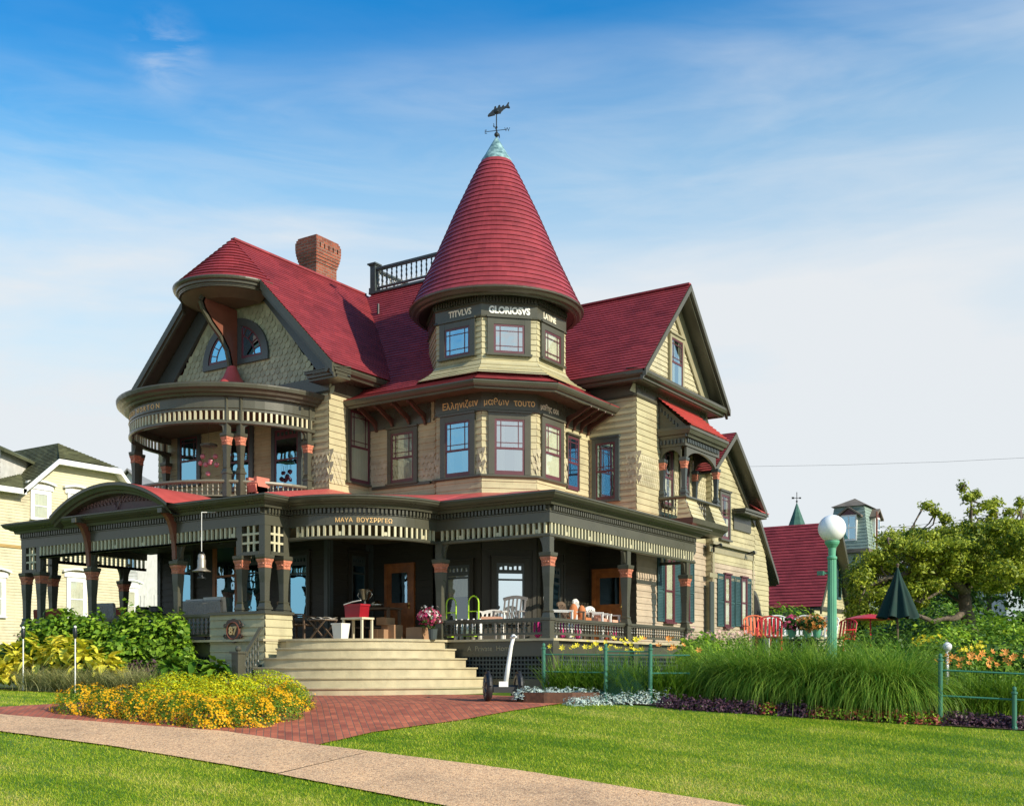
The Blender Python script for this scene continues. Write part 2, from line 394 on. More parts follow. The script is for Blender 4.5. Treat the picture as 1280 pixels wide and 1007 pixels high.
M['terra'] = paint('terracotta_ornament', (.48, .17, .10), rough=.55, var=.35, nscale=18, bump=.6, bscale=22)
M['brack2'] = paint('dark_russet_bracket', (.075, .03, .018), rough=.45)
M['brack'] = paint('russet_bracket', (.17, .055, .03), rough=.45)
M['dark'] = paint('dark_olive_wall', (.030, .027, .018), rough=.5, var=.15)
M['soffit'] = paint('porch_ceiling', (.10, .085, .05), rough=.6)
M['red'] = shingle_mat('red_roof_shingle', (.265, .040, .046), rough=.50, var=.14, w=.34, h=.15, jdark=.45, spec=.35)
M['redc'] = shingle_mat('red_cone_shingle', (.265, .040, .046), rough=.48, var=.12, w=.15, h=.15, jdark=.5, spec=.35, radial=(-4.12, 4.0))
M['redm'] = paint('red_porch_roof', (.46, .075, .065), rough=.42, var=.1)
M['tread'] = paint('tan_stair', (.44, .375, .235), rough=.5, var=.16, nscale=3.5, bump=.15)
M['lat'] = paint('dark_lattice', (.035, .05, .05), rough=.5)
M['copper'] = paint('verdigris_copper', (.09, .20, .22), rough=.4, var=.4, nscale=9, c2=(.22, .34, .34))
M['iron'] = paint('black_iron', (.012, .016, .018), rough=.4)
M['white'] = paint('white_paint', (.78, .77, .73), rough=.45, var=.04)
M['letter'] = paint('cream_lettering', (.82, .74, .58), rough=.5, var=.05)
M['gold'] = paint('gilt_lettering', (.80, .50, .20), rough=.4, var=.1)
M['olet'] = paint('dull_lettering', (.32, .28, .18), rough=.5)
M['shut'] = paint('teal_shutter', (.030, .080, .085), rough=.5, var=.15)
M['wood'] = paint('varnished_oak_door', (.30, .10, .025), rough=.35, var=.3, nscale=6)
M['curt'] = paint('cream_curtain', (.66, .62, .50), rough=.9, var=.08)
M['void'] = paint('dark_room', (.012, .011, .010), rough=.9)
M['glass'] = glassmat('window_glass', .52, (.50, .80, 1.0))  # tint adds some blue of the reflected sky to the glass
M['glassb'] = glassmat('porch_window_glass', .70, (.30, .66, .88))  # stronger tint: stands in for the deep blue sky these panes mirror
M['glassc'] = glassmat('clear_glass', .16, (.8, .9, .95))
M['beige'] = shingle_mat('beige_clapboard', (.44, .355, .26), rough=.6, var=.06, w=.9, h=.14, jdark=.8)
M['lamp'] = paint('opal_globe', (.86, .86, .84), rough=.25, var=.02)
def brickmat(name, ca, cb_, mort, w, h, mode='wall', msz=.012, rough=.8):
    m, nt, b = newmat(name); g = N(nt, 'ShaderNodeNewGeometry'); sx = N(nt, 'ShaderNodeSeparateXYZ'); L(nt, g.outputs['Position'], sx.inputs[0])
    cbn = N(nt, 'ShaderNodeCombineXYZ')
    if mode == 'wall':
        u = N(nt, 'ShaderNodeMath', operation='ADD'); L(nt, sx.outputs[0], u.inputs[0]); L(nt, sx.outputs[1], u.inputs[1])
        L(nt, u.outputs[0], cbn.inputs[0]); L(nt, sx.outputs[2], cbn.inputs[1]); vec = cbn.outputs[0]
    else:
        mp = N(nt, 'ShaderNodeMapping'); mp.inputs['Rotation'].default_value = (0, 0, radians(45)); L(nt, g.outputs['Position'], mp.inputs['Vector']); vec = mp.outputs[0]
    br = N(nt, 'ShaderNodeTexBrick'); br.inputs['Scale'].default_value = 1; br.inputs['Brick Width'].default_value = w; br.inputs['Row Height'].default_value = h
    br.inputs['Mortar Size'].default_value = msz; br.inputs['Mortar Smooth'].default_value = .3; br.inputs['Bias'].default_value = -.1
    br.inputs['Color1'].default_value = (*ca, 1); br.inputs['Color2'].default_value = (*cb_, 1); br.inputs['Mortar'].default_value = (*mort, 1)
    L(nt, vec, br.inputs['Vector'])
    n = N(nt, 'ShaderNodeTexNoise'); n.inputs['Scale'].default_value = 2.2; n.inputs['Detail'].default_value = 8; L(nt, g.outputs['Position'], n.inputs['Vector'])
    r = ramp(nt, [(.25, (.65, .65, .65)), (.75, (1.3, 1.3, 1.3))]); L(nt, n.outputs['Fac'], r.inputs['Fac'])
    mx = N(nt, 'ShaderNodeMix', data_type='RGBA', blend_type='MULTIPLY'); mx.inputs['Factor'].default_value = 1
    L(nt, br.outputs['Color'], mx.inputs['A']); L(nt, r.outputs['Color'], mx.inputs['B']); L(nt, mx.outputs['Result'], b.inputs['Base Color'])
    bp = N(nt, 'ShaderNodeBump'); bp.inputs['Strength'].default_value = .6; bp.inputs['Distance'].default_value = .01; bp.invert = True
    L(nt, br.outputs['Fac'], bp.inputs['Height']); L(nt, bp.outputs['Normal'], b.inputs['Normal'])
    b.inputs['Roughness'].default_value = rough; return m
M['brick'] = brickmat('chimney_brick', (.30, .075, .035), (.16, .04, .022), (.20, .15, .11), .21, .075)
M['paver'] = brickmat('plaza_brick', (.47, .125, .06), (.29, .068, .038), (.20, .10, .065), .2, .1, 'floor', .008)

# ------------------------------------------------------------------ lettering
def text_mb(body, size, mapf, depth=.012, align='CENTER', bold=.0, sx=1.0):
    cu = bpy.data.curves.new('lettering_curve', 'FONT'); cu.body = body; cu.size = size; cu.align_x = align; cu.extrude = depth; cu.offset = bold; cu.resolution_u = 3
    ob = bpy.data.objects.new('lettering_tmp', cu); col.objects.link(ob)
    dg = bpy.context.evaluated_depsgraph_get(); me = bpy.data.meshes.new_from_object(ob.evaluated_get(dg))
    mb = MB()
    for v in me.vertices: mb.V(mapf(v.co.x*sx, v.co.y, v.co.z))
    for p in me.polygons: mb.F(list(p.vertices))
    bpy.data.objects.remove(ob); bpy.data.curves.remove(cu); bpy.data.meshes.remove(me)
    return mb
# ================================================================== THE HOUSE
H = empty('victorian_house', (-5, 3, 0), 'large olive and cream Victorian house with red roofs, round corner turret and wraparound porch', 'house')
SPLIT = {'porch_skirt', 'rake_board', 'turret_frieze', 'corner_board', 'porch_lattice', 'crawl_space_shade', 'recess_frieze', 'wing_cornice', 'main_soffit', 'belt_course', 'security_light', 'gable_board', 'gable_roof', 'porch_frieze_rail', 'pointed_shingle_band', 'side_balcony_parapet', 'side_balcony_dentils', 'porch_ceiling', 'turret_wall', 'side_wall', 'stair_core', 'parapet_core', 'side_balcony_base', 'rear_roof', 'wing_frieze', 'curved_bracket', 'main_roof', 'wing_roof', 'side_balcony_arch', 'side_balcony_entablature', 'window_hood', 'turret_ground_storey'}
def clusters_of(mb, eps=.03):
    n = len(mb.v); p = list(range(n))
    def fd_(a):
        while p[a] != a: p[a] = p[p[a]]; a = p[a]
        return a
    for f in mb.f:
        r = fd_(f[0])
        for q in f[1:]: p[fd_(q)] = r
    isl = {}
    for i in range(n): isl.setdefault(fd_(i), []).append(i)
    K = list(isl); V_ = np.array(mb.v); B = np.array([[*V_[isl[k]].min(0)-eps, *V_[isl[k]].max(0)+eps] for k in K]); m = len(K); q = list(range(m))
    def fq(a):
        while q[a] != a: q[a] = q[q[a]]; a = q[a]
        return a
    if m > 1500: return [mb]
    for i in range(m):
        hit = np.where((B[i, :3] <= B[:, 3:]).all(1) & (B[:, :3] <= B[i, 3:]).all(1))[0]
        for j in hit: q[fq(int(j))] = fq(i)
    g = {}
    for i in range(m): g.setdefault(fq(i), []).append(i)
    if len(g) < 2: return [mb]
    out = []; own = {}
    for gi, (k, mem) in enumerate(g.items()):
        for i in mem:
            for vtx in isl[K[i]]: own[vtx] = gi
    mbs = [MB() for _ in g]; mp = {}
    for vi in range(n): mp[vi] = mbs[own[vi]].V(mb.v[vi])
    for f, mi, sm_ in zip(mb.f, mb.m, mb.sm): t_ = mbs[own[f[0]]]; t_.f.append(tuple(mp[i] for i in f)); t_.m.append(mi); t_.sm.append(sm_)
    return [b for b in mbs if b.f]
def part(name, mb, mat, parent=None, **k):
    if name in SPLIT:
        L_ = clusters_of(mb)
        if len(L_) > 1:
            o = [obj(name, b, mat, parent or H, **k) for b in L_]; return o[0]
    return obj(name, mb, mat, parent or H, **k)
TX, TY, TA = -4.12, 4.0, 1.565                            # turret axis and half width
def octv(a, x=TX, y=TY):                                  # octagon corners, starting at the front-left one, going right
    s = a*.41421
    return [(x-s, y-a), (x+s, y-a), (x+a, y-s), (x+a, y+s), (x+s, y+a), (x-s, y+a), (x-a, y+s), (x-a, y-s)]
frF = lambda y: ((0, y), (1, 0), (0, -1))                 # wall facing the lawn: u is X
frE = lambda x: ((x, 0), (0, 1), (1, 0))                  # wall facing right: u is Y
r2 = sqrt(.5)
def wall(name, fr, polys, mat, h=.155, t=.018, parent=None, seg=None, **k):
    mb = MB()
    for pl in polys:
        pts = [mb.fp(fr, a, z, 0) for a, z in pl]
        mb.courses(pts, h, t, nrm=(fr[2][0], fr[2][1], 0), seg=seg, jit=.3 if seg else 0)
    return part(name, mb, mat, parent, **k)
rect = lambda u0, u1, z0, z1: [(u0, z0), (u1, z0), (u1, z1), (u0, z1)]
def scales(mb, fr, inside, u0, u1, z0, z1, w=.17, h=.145, point=False, t=.016):
    """fish-scale or pointed shingles, each one a tilted leaf"""
    k = 0; z = z1
    while z > z0-h:
        u = u0-(w/2 if k % 2 else 0)
        while u < u1+w:
            if inside(u+w/2, z-h/2):
                top = z+h*.25; pts = []
                if point: sh = [(0, z), (0, z-h*.25), (w/2, z-h*1.1), (w, z-h*.25), (w, z)]
                else: sh = [(0, z)]+[(w/2-w/2*cos(pi*j/8), z-h*.45-h*.6*sin(pi*j/8)) for j in range(9)]+[(w, z)]
                ww = w*.47*(1+.03*random.random()); c = u+w/2
                P = [(c+(a-w/2)*.96, b) for a, b in [(0, top)]+sh+[(w, top)]]
                ids = [mb.V(mb.fp(fr, a, b, .004+t*(top-b)/h)) for a, b in P]
                mb.F(ids)
            u += w
        z -= h; k += 1

# ------- windows: casing (part) > sash, pane, curtain
def window(fr, u0, u1, z0, z1, style='queen', cas=.12, sill=True, cmat=None, glass=None, curtain=None, name='window', sashz=.5, label=None, smat=None, n0=.0):
    cmat = cmat or M['trim']; glass = glass or M['glass']; smat = smat or M['plum']
    m = MB()
    m.fbox(fr, u0, u0+cas, z0, z1, n0, n0+.065); m.fbox(fr, u1-cas, u1, z0, z1, n0, n0+.065)
    m.fbox(fr, u0+cas, u1-cas, z1-cas, z1, n0, n0+.062)
    m.fbox(fr, u0-.02, u1+.02, z1, z1+.045, n0, n0+.10)
    if sill: m.fbox(fr, u0-.03, u1+.03, z0-.05, z0, n0, n0+.11)
    w = part(name, m, cmat, label=label)
    a, b, c, d = u0+cas, u1-cas, z0+.0, z1-cas
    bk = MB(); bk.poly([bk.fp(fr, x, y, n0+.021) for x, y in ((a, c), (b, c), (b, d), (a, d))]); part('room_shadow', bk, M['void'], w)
    if curtain:
        cm = MB(); n = 40
        spans = {'full': [(a, b)], 'sides': [(a, a+(b-a)*.34), (b-(b-a)*.34, b)], 'left': [(a, a+(b-a)*.45)], 'half': [(a+(b-a)*.3, b)], 'top': [(a, b)]}[curtain]
        for (p, q) in spans:
            zb = c+.05 if curtain != 'top' else c+(d-c)*.45
            pr_ = None
            for i in range(n+1):
                u = p+(q-p)*i/n; off = n0+.030+.006*sin(i*1.9)+.003*sin(i*.7)
                A = cm.V(cm.fp(fr, u, zb, off)); B = cm.V(cm.fp(fr, u, d, off))
                if pr_: cm.F((pr_[0], A, B, pr_[1]))
                pr_ = (A, B)
        part('curtain', cm, M['curt'], w)
    s = MB(); mid = c+(d-c)*sashz; fw = .05
    def frame(x0, x1, y0, y1, n1, bot=fw):
        s.fbox(fr, x0, x0+fw, y0, y1, n0+.038, n1); s.fbox(fr, x1-fw, x1, y0, y1, n0+.038, n1)
        s.fbox(fr, x0+fw, x1-fw, y1-fw, y1, n0+.038, n1-.001); s.fbox(fr, x0+fw, x1-fw, y0, y0+bot, n0+.038, n1-.001)
    def munt(x0, x1, y0, y1): s.fbox(fr, x0, x1, y0, y1, n0+.044, n0+.053)
    def queen(x0, x1, y0, y1):
        g = .16 if x1-x0 > .5 else .19; mw = .011
        gx = (x1-x0)*g; gz_ = min((y1-y0)*.2, gx*1.05)
        for x in (x0+gx, x1-gx): munt(x-mw, x+mw, y0, y1)
        for y in (y0+gz_, y1-gz_): munt(x0, x1, y-mw*.9, y+mw*.9)
    if style == 'queen':
        frame(a, b, mid-.02, d, n0+.056); frame(a, b, c, mid+.025, n0+.048, .09); queen(a+fw, b-fw, mid+.03, d-fw)
    elif style == 'single':
        frame(a, b, c, d, n0+.052, .07); queen(a+fw, b-fw, c+.07, d-fw)
    elif style == 'plain':
        frame(a, b, mid-.02, d, n0+.056); frame(a, b, c, mid+.025, n0+.048, .07)
    elif style == 'transom':                              # a row of little panes above one tall sheet
        frame(a, b, c, d, n0+.052, .07); zt = d-fw-.10
        s.fbox(fr, a+fw, b-fw, zt-.09, zt, n0+.038, n0+.051); s.fbox(fr, a+fw, b-fw, d-fw-.015, d-fw, n0+.038, n0+.05)
        k = 5
        for i in range(k+1):
            x = a+fw+(b-a-2*fw)*i/k; s.fbox(fr, max(a+fw, x-.026), min(b-fw, x+.026), zt, d-fw-.015, n0+.038, n0+.05)
        zm = c+(d-c)*sashz; s.fbox(fr, a+fw, b-fw, zm-.022, zm+.022, n0+.038, n0+.0505)
    part('sash', s, smat, w)
    g = MB(); g.poly([g.fp(fr, x, y, n0+.046) for x, y in ((a+.01, c+.01), (b-.01, c+.01), (b-.01, d-.01), (a+.01, d-.01))]); part('pane', g, glass, w)
    return w

# ------- path helpers for porch work
arc = lambda r, n=14, a0=-pi/2, a1=0: [(-5+r*cos(a0+(a1-a0)*i/n), r*sin(a0+(a1-a0)*i/n)) for i in range(n+1)]
PF = [(-13.6, 1.1), (-13.6, -2.55), (-5.33, -2.55), (-5.33, -1.87)]+arc(1.87)+[(-3.13, .3), (-.33, .3), (-.33, 7.25), (-1.29, 7.25)]
def along(path, step, skip=()):
    """points spaced along a path, with direction; short neighbouring segments of the curve are walked as one"""
    runs = []; cur = [path[0]]
    for i in range(1, len(path)):
        cur.append(path[i])
        if i < len(path)-1:
            a, b, c = path[i-1], path[i], path[i+1]
            d1 = atan2(b[1]-a[1], b[0]-a[0]); d2 = atan2(c[1]-b[1], c[0]-b[0])
            if abs((d2-d1+pi) % (2*pi)-pi) > .35: runs.append(cur); cur = [b]
    runs.append(cur); out = []
    for r in runs:
        Ls = [hypot(b[0]-a[0], b[1]-a[1]) for a, b in zip(r, r[1:])]; T = sum(Ls); n = max(1, int(T/step)); s0 = (T-n*step)/2+step/2
        for k in range(n):
            s = s0+k*step; i = 0
            while i < len(Ls)-1 and s > Ls[i]: s -= Ls[i]; i += 1
            a, b = r[i], r[i+1]; t = s/Ls[i]; l = Ls[i]
            out.append((a[0]+(b[0]-a[0])*t, a[1]+(b[1]-a[1])*t, (b[0]-a[0])/l, (b[1]-a[1])/l))
    return out
def blocks(mb, path, step, w, d0, d1, z0, z1, ok=None):
    for x, y, dx, dy in along(path, step):
        if ok and not ok(x, y): continue
        fr = ((x, y), (dx, dy), (dy, -dx)); mb.fbox(fr, -w/2, w/2, z0, z1, d0, d1)
def baluster(mb, x, y, z0, z1, r=.028, n=6):
    h = z1-z0
    mb.lathe(x, y, [(r*.8, 0), (r*.8, h*.14), (r*.45, h*.2), (r*.95, h*.36), (r*.5, h*.52), (r*.95, h*.66), (r*.42, h*.82), (r*.8, h*.87), (r*.8, h)], n, z0=z0)

# ------- porch roof, floor, entablature
cor = MB()
cor.sweep(PF[:-1]+[(-1.35, 7.25)], [(0, 3.80), (.10, 3.80), (.12, 3.86), (.17, 3.875), (.20, 3.90), (.25, 3.915), (.30, 3.955), (.31, 3.99), (.33, 4.0), (.33, 4.03), (0, 4.045)])
part('porch_cornice', cor, M['trim'])
fz = MB(); fz.sweep(PF, [(-.10, 3.46), (0, 3.46), (0, 3.665), (.022, 3.67), (.022, 3.69), (0, 3.695), (0, 3.80), (-.10, 3.80)]); part('porch_frieze', fz, M['trim'])
dn = MB(); blocks(dn, PF, .088, .046, 0.0, .07, 3.70, 3.795); part('dentil_band', dn, M['trim'], kind='stuff')
rl = MB()
for pth in ([(-13.6, 1.1), (-13.6, -1.66)], [(-12.85, -2.55), (-6.15, -2.55)], [(-5.33, -1.87)]+arc(1.87)+[(-3.13, .3), (-.33, .3), (-.33, 7.25), (-1.29, 7.25)]): rl.sweep(pth, [(-.07, 3.175), (.0, 3.175), (.015, 3.195), (.015, 3.23), (0, 3.245), (-.07, 3.245)]); part('porch_frieze_rail', rl, M['trim'])
clus = lambda x, y: (x > -6.15 and x < -5.2 and y < -2.3) or (x < -12.85 and y < -1.6) or (x > -5.5 and x < -5.2 and -2.6 < y < -1.8) or (x < -13.3 and y < -1.66)
sp = MB(); blocks(sp, PF, .135, .046, -.058, -.006, 3.245, 3.46, lambda x, y: not clus(x, y))
for i, (x, y, dx, dy) in enumerate(along(PF, .135)):       # every so often a small bead between two spindles
    if i % 7 == 3 and not clus(x, y):
        fr = ((x, y), (dx, dy), (dy, -dx)); sp.fbox(fr, .033, .1, 3.255, 3.33, -.05, -.02)
part('spindle_band', sp, M['spin'], kind='stuff')
ce = MB(); ce.poly([(-13.5, -2.45, 3.62), (-5.43, -2.45, 3.62), (-5.43, -1.8, 3.62), (-3.2, -.1, 3.62), (-3.2, 2.7, 3.62), (-7, 2.7, 3.62), (-7, 1.2, 3.62), (-13.5, 1.2, 3.62)])
ce.poly([(-3.2, .4, 3.618), (-.43, .4, 3.618), (-.43, 7.2, 3.618), (-1.35, 7.2, 3.618), (-3.2, 7.2, 3.618)]); part('porch_ceiling', ce, M['soffit'])
PR = MB(); k = .19
PR.poly([(-13.93, -2.88, 4.035), (-5.0, -2.88, 4.035), (-7.0, 1.15, 4.80), (-7.0, 1.3, 4.83), (-13.93, 1.3, 4.83)])
eav = [(-5.0, -2.88), (-5.0, -2.2)]+arc(2.2)[1:]+[(-2.8, -.03)]
top = [(-7, 1.15), (-7, 2.2), (-7, 2.61), (-6.3, 2.61), (-5.6, 2.61), (-4.9, 2.61), (-4.7, 2.44), (-3.5, 2.44)]
def lerp_path(P, n):
    Ls = [hypot(b[0]-a[0], b[1]-a[1]) for a, b in zip(P, P[1:])]; T = sum(Ls); o = []
    for q in range(n+1):
        s = T*q/n; i = 0
        while i < len(Ls)-1 and s > Ls[i]+1e-9: s -= Ls[i]; i += 1
        t = min(1, s/Ls[i]); o.append((P[i][0]+(P[i+1][0]-P[i][0])*t, P[i][1]+(P[i+1][1]-P[i][1])*t))
    return o
ea, tp = eav, lerp_path(top, len(eav)-1)
for i in range(len(ea)-1):
    z1 = 4.82-.22*sm(-7, -3.5, tp[i][0]); z2 = 4.82-.22*sm(-7, -3.5, tp[i+1][0])
    PR.poly([(*ea[i], 4.035), (*ea[i+1], 4.035), (*tp[i+1], z2)]); PR.poly([(*ea[i], 4.035), (*tp[i+1], z2), (*tp[i], z1)])
PR.poly([(-2.8, -.03, 4.035), (0, -.03, 4.035), (-3.1, 3.07, 4.66), (-3.5, 2.44, 4.60)])
PR.poly([(0, -.03, 4.035), (0, 7.58, 4.035), (-2.7, 7.58, 4.57), (-3.1, 3.07, 4.66)])
part('porch_roof', PR, M['redm'])
fl = MB(); PFl = [(-13.68, 1.1), (-13.68, -2.66), (-5.22, -2.66), (-5.22, -1.95)]
fl.prism([(-13.7, 1.15, 1.10), (-13.7, -2.68, 1.10), (-5.24, -2.68, 1.10), (-5.24, -2.26, 1.10)]+[(-5+2.27*cos(-pi/2+pi/2*i/16), 2.27*sin(-pi/2+pi/2*i/16), 1.10) for i in range(17)]+[(-2.73, .13, 1.10), (-.13, .13, 1.10), (-.13, 7.4, 1.10), (-2.7, 7.4, 1.10), (-2.7, 3, 1.10), (-7, 2.7, 1.10), (-7, 1.15, 1.10)], (0, 0, .045))
part('porch_floor', fl, M['tread'])
# skirt below the floor: board, lattice, base
sk = MB(); pskR = [(-2.80, .22), (-.24, .22), (-.24, 7.35), (-1.3, 7.35)]; pskL = [(-13.6, 1.1), (-13.6, -2.55), (-6.9, -2.55)]
for pth in (pskR, pskL): sk.sweep(pth, [(-.06, .80), (0, .80), (0, 1.10), (-.06, 1.10)]); sk.sweep(pth, [(-.05, -.1), (.0, -.1), (.0, .34), (-.05, .34)])
for x, y in ((-.27, .25), (-.27, 3.7), (-.27, 6.8), (-13.5, -2.5), (-11, -2.52), (-8.0, -2.52)): sk.box(x-.10, x+.13, y-.13, y+.10, -.1, 1.10)
part('porch_skirt', sk, M['trim'])
la = MB()
for pth in (pskR, pskL):
    for z in np.arange(.36, .80, .085): la.sweep(pth, [(-.035, z), (-.012, z), (-.012, z+.032), (-.035, z+.032)])
    blocks(la, pth, .085, .032, -.03, -.018, .34, .80)
part('porch_lattice', la, M['lat'])
lb = MB(); lb.sweep(pskR, [(-.30, 0), (-.28, 0), (-.28, 1.0), (-.30, 1.0)]); lb.sweep(pskL, [(-.30, 0), (-.28, 0), (-.28, 1.0), (-.30, 1.0)]); part('crawl_space_shade', lb, M['void'])  # near-black sheet behind the lattice, painted shade under the floor

# ------- columns
def column(x, y, dirs=(), name='porch_column', z0=1.145, zt=2.78, s=1.0, post=True, zp=3.175, zs=None, mat=None, bmat=None, capm=None):
    """tapered square column: pedestal, flared foot, shaft widening upwards, carved capital, upper post with curved braces"""
    m = MB(); zs = zs or z0+.42
    def sq(z, w): return [(x-w, y-w, z), (x+w, y-w, z), (x+w, y+w, z), (x-w, y+w, z)]
    def stack(lst):
        R = [[m.V(p) for p in sq(z, w*s)] for z, w in lst]
        m.F(R[0][::-1]); m.F(R[-1])
        for a, b in zip(R, R[1:]):
            for k in range(4): m.F((a[k], a[(k+1) % 4], b[(k+1) % 4], b[k]))
    h = zt-zs
    stack([(z0, .105), (z0+.05, .105), (z0+.055, .09), (zs-.06, .09), (zs-.05, .115), (zs-.01, .115), (zs, .10), (zs+h*.08, .078), (zs+h*.11, .085), (zs+h*.13, .064), (zs+h*.5, .072), (zs+h*.72, .088), (zt-.19, .092)])
    stack([(zt-.01, .12), (zt+.02, .135), (zt+.08, .14), (zt+.09, .10)])
    if post:
        stack([(zt+.09, .082), (zp+.02, .082)])
        for dx, dy in dirs:
            fr = ((x+dx*.075, y+dy*.075), (dx, dy), (-dy, dx)); H_ = zp-zt-.09; W_ = .13
            pts = [(0, zt+.10)]+[(W_*(1-cos(pi/2*j/6)), zt+.10+H_*sin(pi/2*j/6)*1.0) for j in range(1, 7)]+[(0, zp+.005)]
            pts = [(0, zt+.10), (.035, zt+.16), (.05, zt+.22), (.06, zt+.10+H_*.55), (W_*.75, zt+.1+H_*.85), (W_, zp+.004), (0, zp+.004)]
            m.fprism(fr, pts, -.035, .035)
    c = part(name, m, mat or M['trim'])
    k = MB()
    R = [[k.V(p) for p in sq(z, w*s)] for z, w in [(zt-.19, .098), (zt-.17, .104), (zt-.16, .094), (zt-.08, .104), (zt-.04, .122), (zt-.01, .126)]]
    k.F(R[0][::-1]); k.F(R[-1])
    for a, b in zip(R, R[1:]):
        for q in range(4): k.F((a[q], a[(q+1) % 4], b[(q+1) % 4], b[q]))
    for fx, fy in ((0, -1), (1, 0)):                      # carved rosettes and leaves
        for o_ in (-.055, .0, .055):
            cx_, cy_ = x+fx*.10*s+abs(fy)*o_*s, y+fy*.10*s+abs(fx)*o_*s; k.ball((cx_, cy_, zt-.105), .026*s, 6)
    part('capital', k, capm or M['terra'], c)
    return c
column(-.41, .38, [(-1, 0), (0, 1)]); column(-3.08, .36, [(1, 0), (0, -.0001)][:1]); column(-.41, 3.70, [(0, -1), (0, 1)]); column(-.41, 6.85, [(0, -1)])
RAILZ = 1.72                                              # top of the parapet at the left
zl = dict(z0=1.70, zs=1.80)
for (x, y, d) in [(-5.42, -2.46, []), (-6.08, -2.46, [(-1, 0)]), (-5.42, -1.93, [(0, 1)]), (-12.92, -2.46, [(1, 0)]), (-13.5, -2.46, []), (-13.5, -1.75, [(0, 1)])]:
    column(x, y, d, post=True, zp=3.46, z0=1.145 if x < -12 else 1.66, zs=1.80 if x > -12 else 1.62)
for (x, y) in ((-8.04, -2.46), (-10.98, -2.46)):
    column(x, y, [(-1, 0), (1, 0)], z0=1.145, zs=1.62)
column(-13.5, .35, [(0, -1), (0, 1)])
# lattice of the corner clusters
def grid(fr, u0, u1, z0, z1, n0, n1, cu, cz):
    g = MB()
    for i in range(1, cu): x = u0+(u1-u0)*i/cu; g.fbox(fr, x-.024, x+.024, z0, z1, n0, n1)
    for i in range(1, cz): z = z0+(z1-z0)*i/cz; g.fbox(fr, u0, u1, z-.022, z+.022, n0+.002, n1+.003)
    part('corner_lattice', g, M['spin'])
for (a, b) in ((-6.0, -5.5), (-13.42, -13.0)):
    grid(frF(-2.50), a, b, 2.93, 3.47, 0, .03, 3, 3)
    f = MB(); f.fbox(frF(-2.5), a, b, 2.86, 2.93, -.04, .05); part('lattice_sill', f, M['trim'])
grid(frE(-5.37), -2.38, -2.0, 2.93, 3.47, -.01, .02, 3, 3)
f = MB(); f.fbox(frE(-5.37), -2.38, -2.0, 2.86, 2.93, -.05, .05); part('lattice_sill', f, M['trim'])
grid(frE(-13.55), -2.38, -1.85, 2.93, 3.47, 0, .03, 3, 3)
# parapet of the left corner, clad in clapboard
wall('parapet', frF(-2.60), [rect(-6.87, -5.27, -.1, 1.66)], M['siding'], h=.165, t=.02)
wall('parapet', frE(-5.27), [rect(-2.60, -1.84, -.1, 1.66)], M['siding'], h=.165, t=.02)
pc = MB(); pc.sweep([(-6.9, -2.60), (-5.27, -2.60), (-5.27, -1.82)], [(-.28, 1.655), (.055, 1.655), (.055, 1.70), (.03, 1.715), (-.28, 1.715)]); part('parapet_cap', pc, M['trim'])
pb = MB(); pb.box(-6.86, -5.30, -2.58, -2.30, -.1, 1.65); pb.box(-5.55, -5.30, -2.4, -1.86, -.1, 1.648); part('parapet_core', pb, M['dark'])
# railings
def railing(p0, p1, zt, zb, z0=None, name='porch_railing', step=.118, mat=None, bmat=None, r=.03, label=None, cap=.05):
    dx, dy = p1[0]-p0[0], p1[1]-p0[1]; l = hypot(dx, dy); dx /= l; dy /= l; fr = (p0, (dx, dy), (dy, -dx)); m = MB()
    m.fbox(fr, 0, l, zt-.055, zt, -cap, cap); m.fbox(fr, 0, l, zt-.085, zt-.055, -cap*.6, cap*.6); m.fbox(fr, 0, l, zb, zb+.045, -cap*.7, cap*.7)
    n = max(1, int(l/step))
    for i in range(n): baluster(m, p0[0]+dx*l*(i+.5)/n, p0[1]+dy*l*(i+.5)/n, zb+.045, zt-.085, r)
    return part(name, m, mat or M['trim'], label=label)
railing((-2.98, .36), (-.5, .36), 1.565, 1.23); railing((-.41, .48), (-.41, 3.6), 1.565, 1.23); railing((-.41, 3.8), (-.41, 6.75), 1.565, 1.23)
railing((-.41, 6.95), (-.41, 7.3), 1.565, 1.23)
for a, b in ((-12.85, -11.08), (-10.88, -8.14), (-7.94, -6.9)): railing((a, -2.46), (b, -2.46), 1.70, 1.23, cap=.06)
railing((-13.5, .2), (-13.5, -1.65), 1.70, 1.23)
# russet brackets carrying the arched gable
for x in (-8.04, -10.98):
    m = MB(); fr = ((x, -2.52), (0, -1), (1, 0))
    pts = [(.0, 2.90)]; 
    pts += [(.06+.33*(1-cos(pi/2*j/8)), 2.90+.95*sin(pi/2*j/8)) for j in range(9)]+[(.30, 3.86), (.02, 3.86)]
    m.fprism(fr, pts, -.055, .055); part('curved_bracket', m, M['brack'])
    c = MB(); c.fbox(fr, .02, .44, 3.86, 3.96, -.07, .07); part('bracket_block', c, M['trim'])
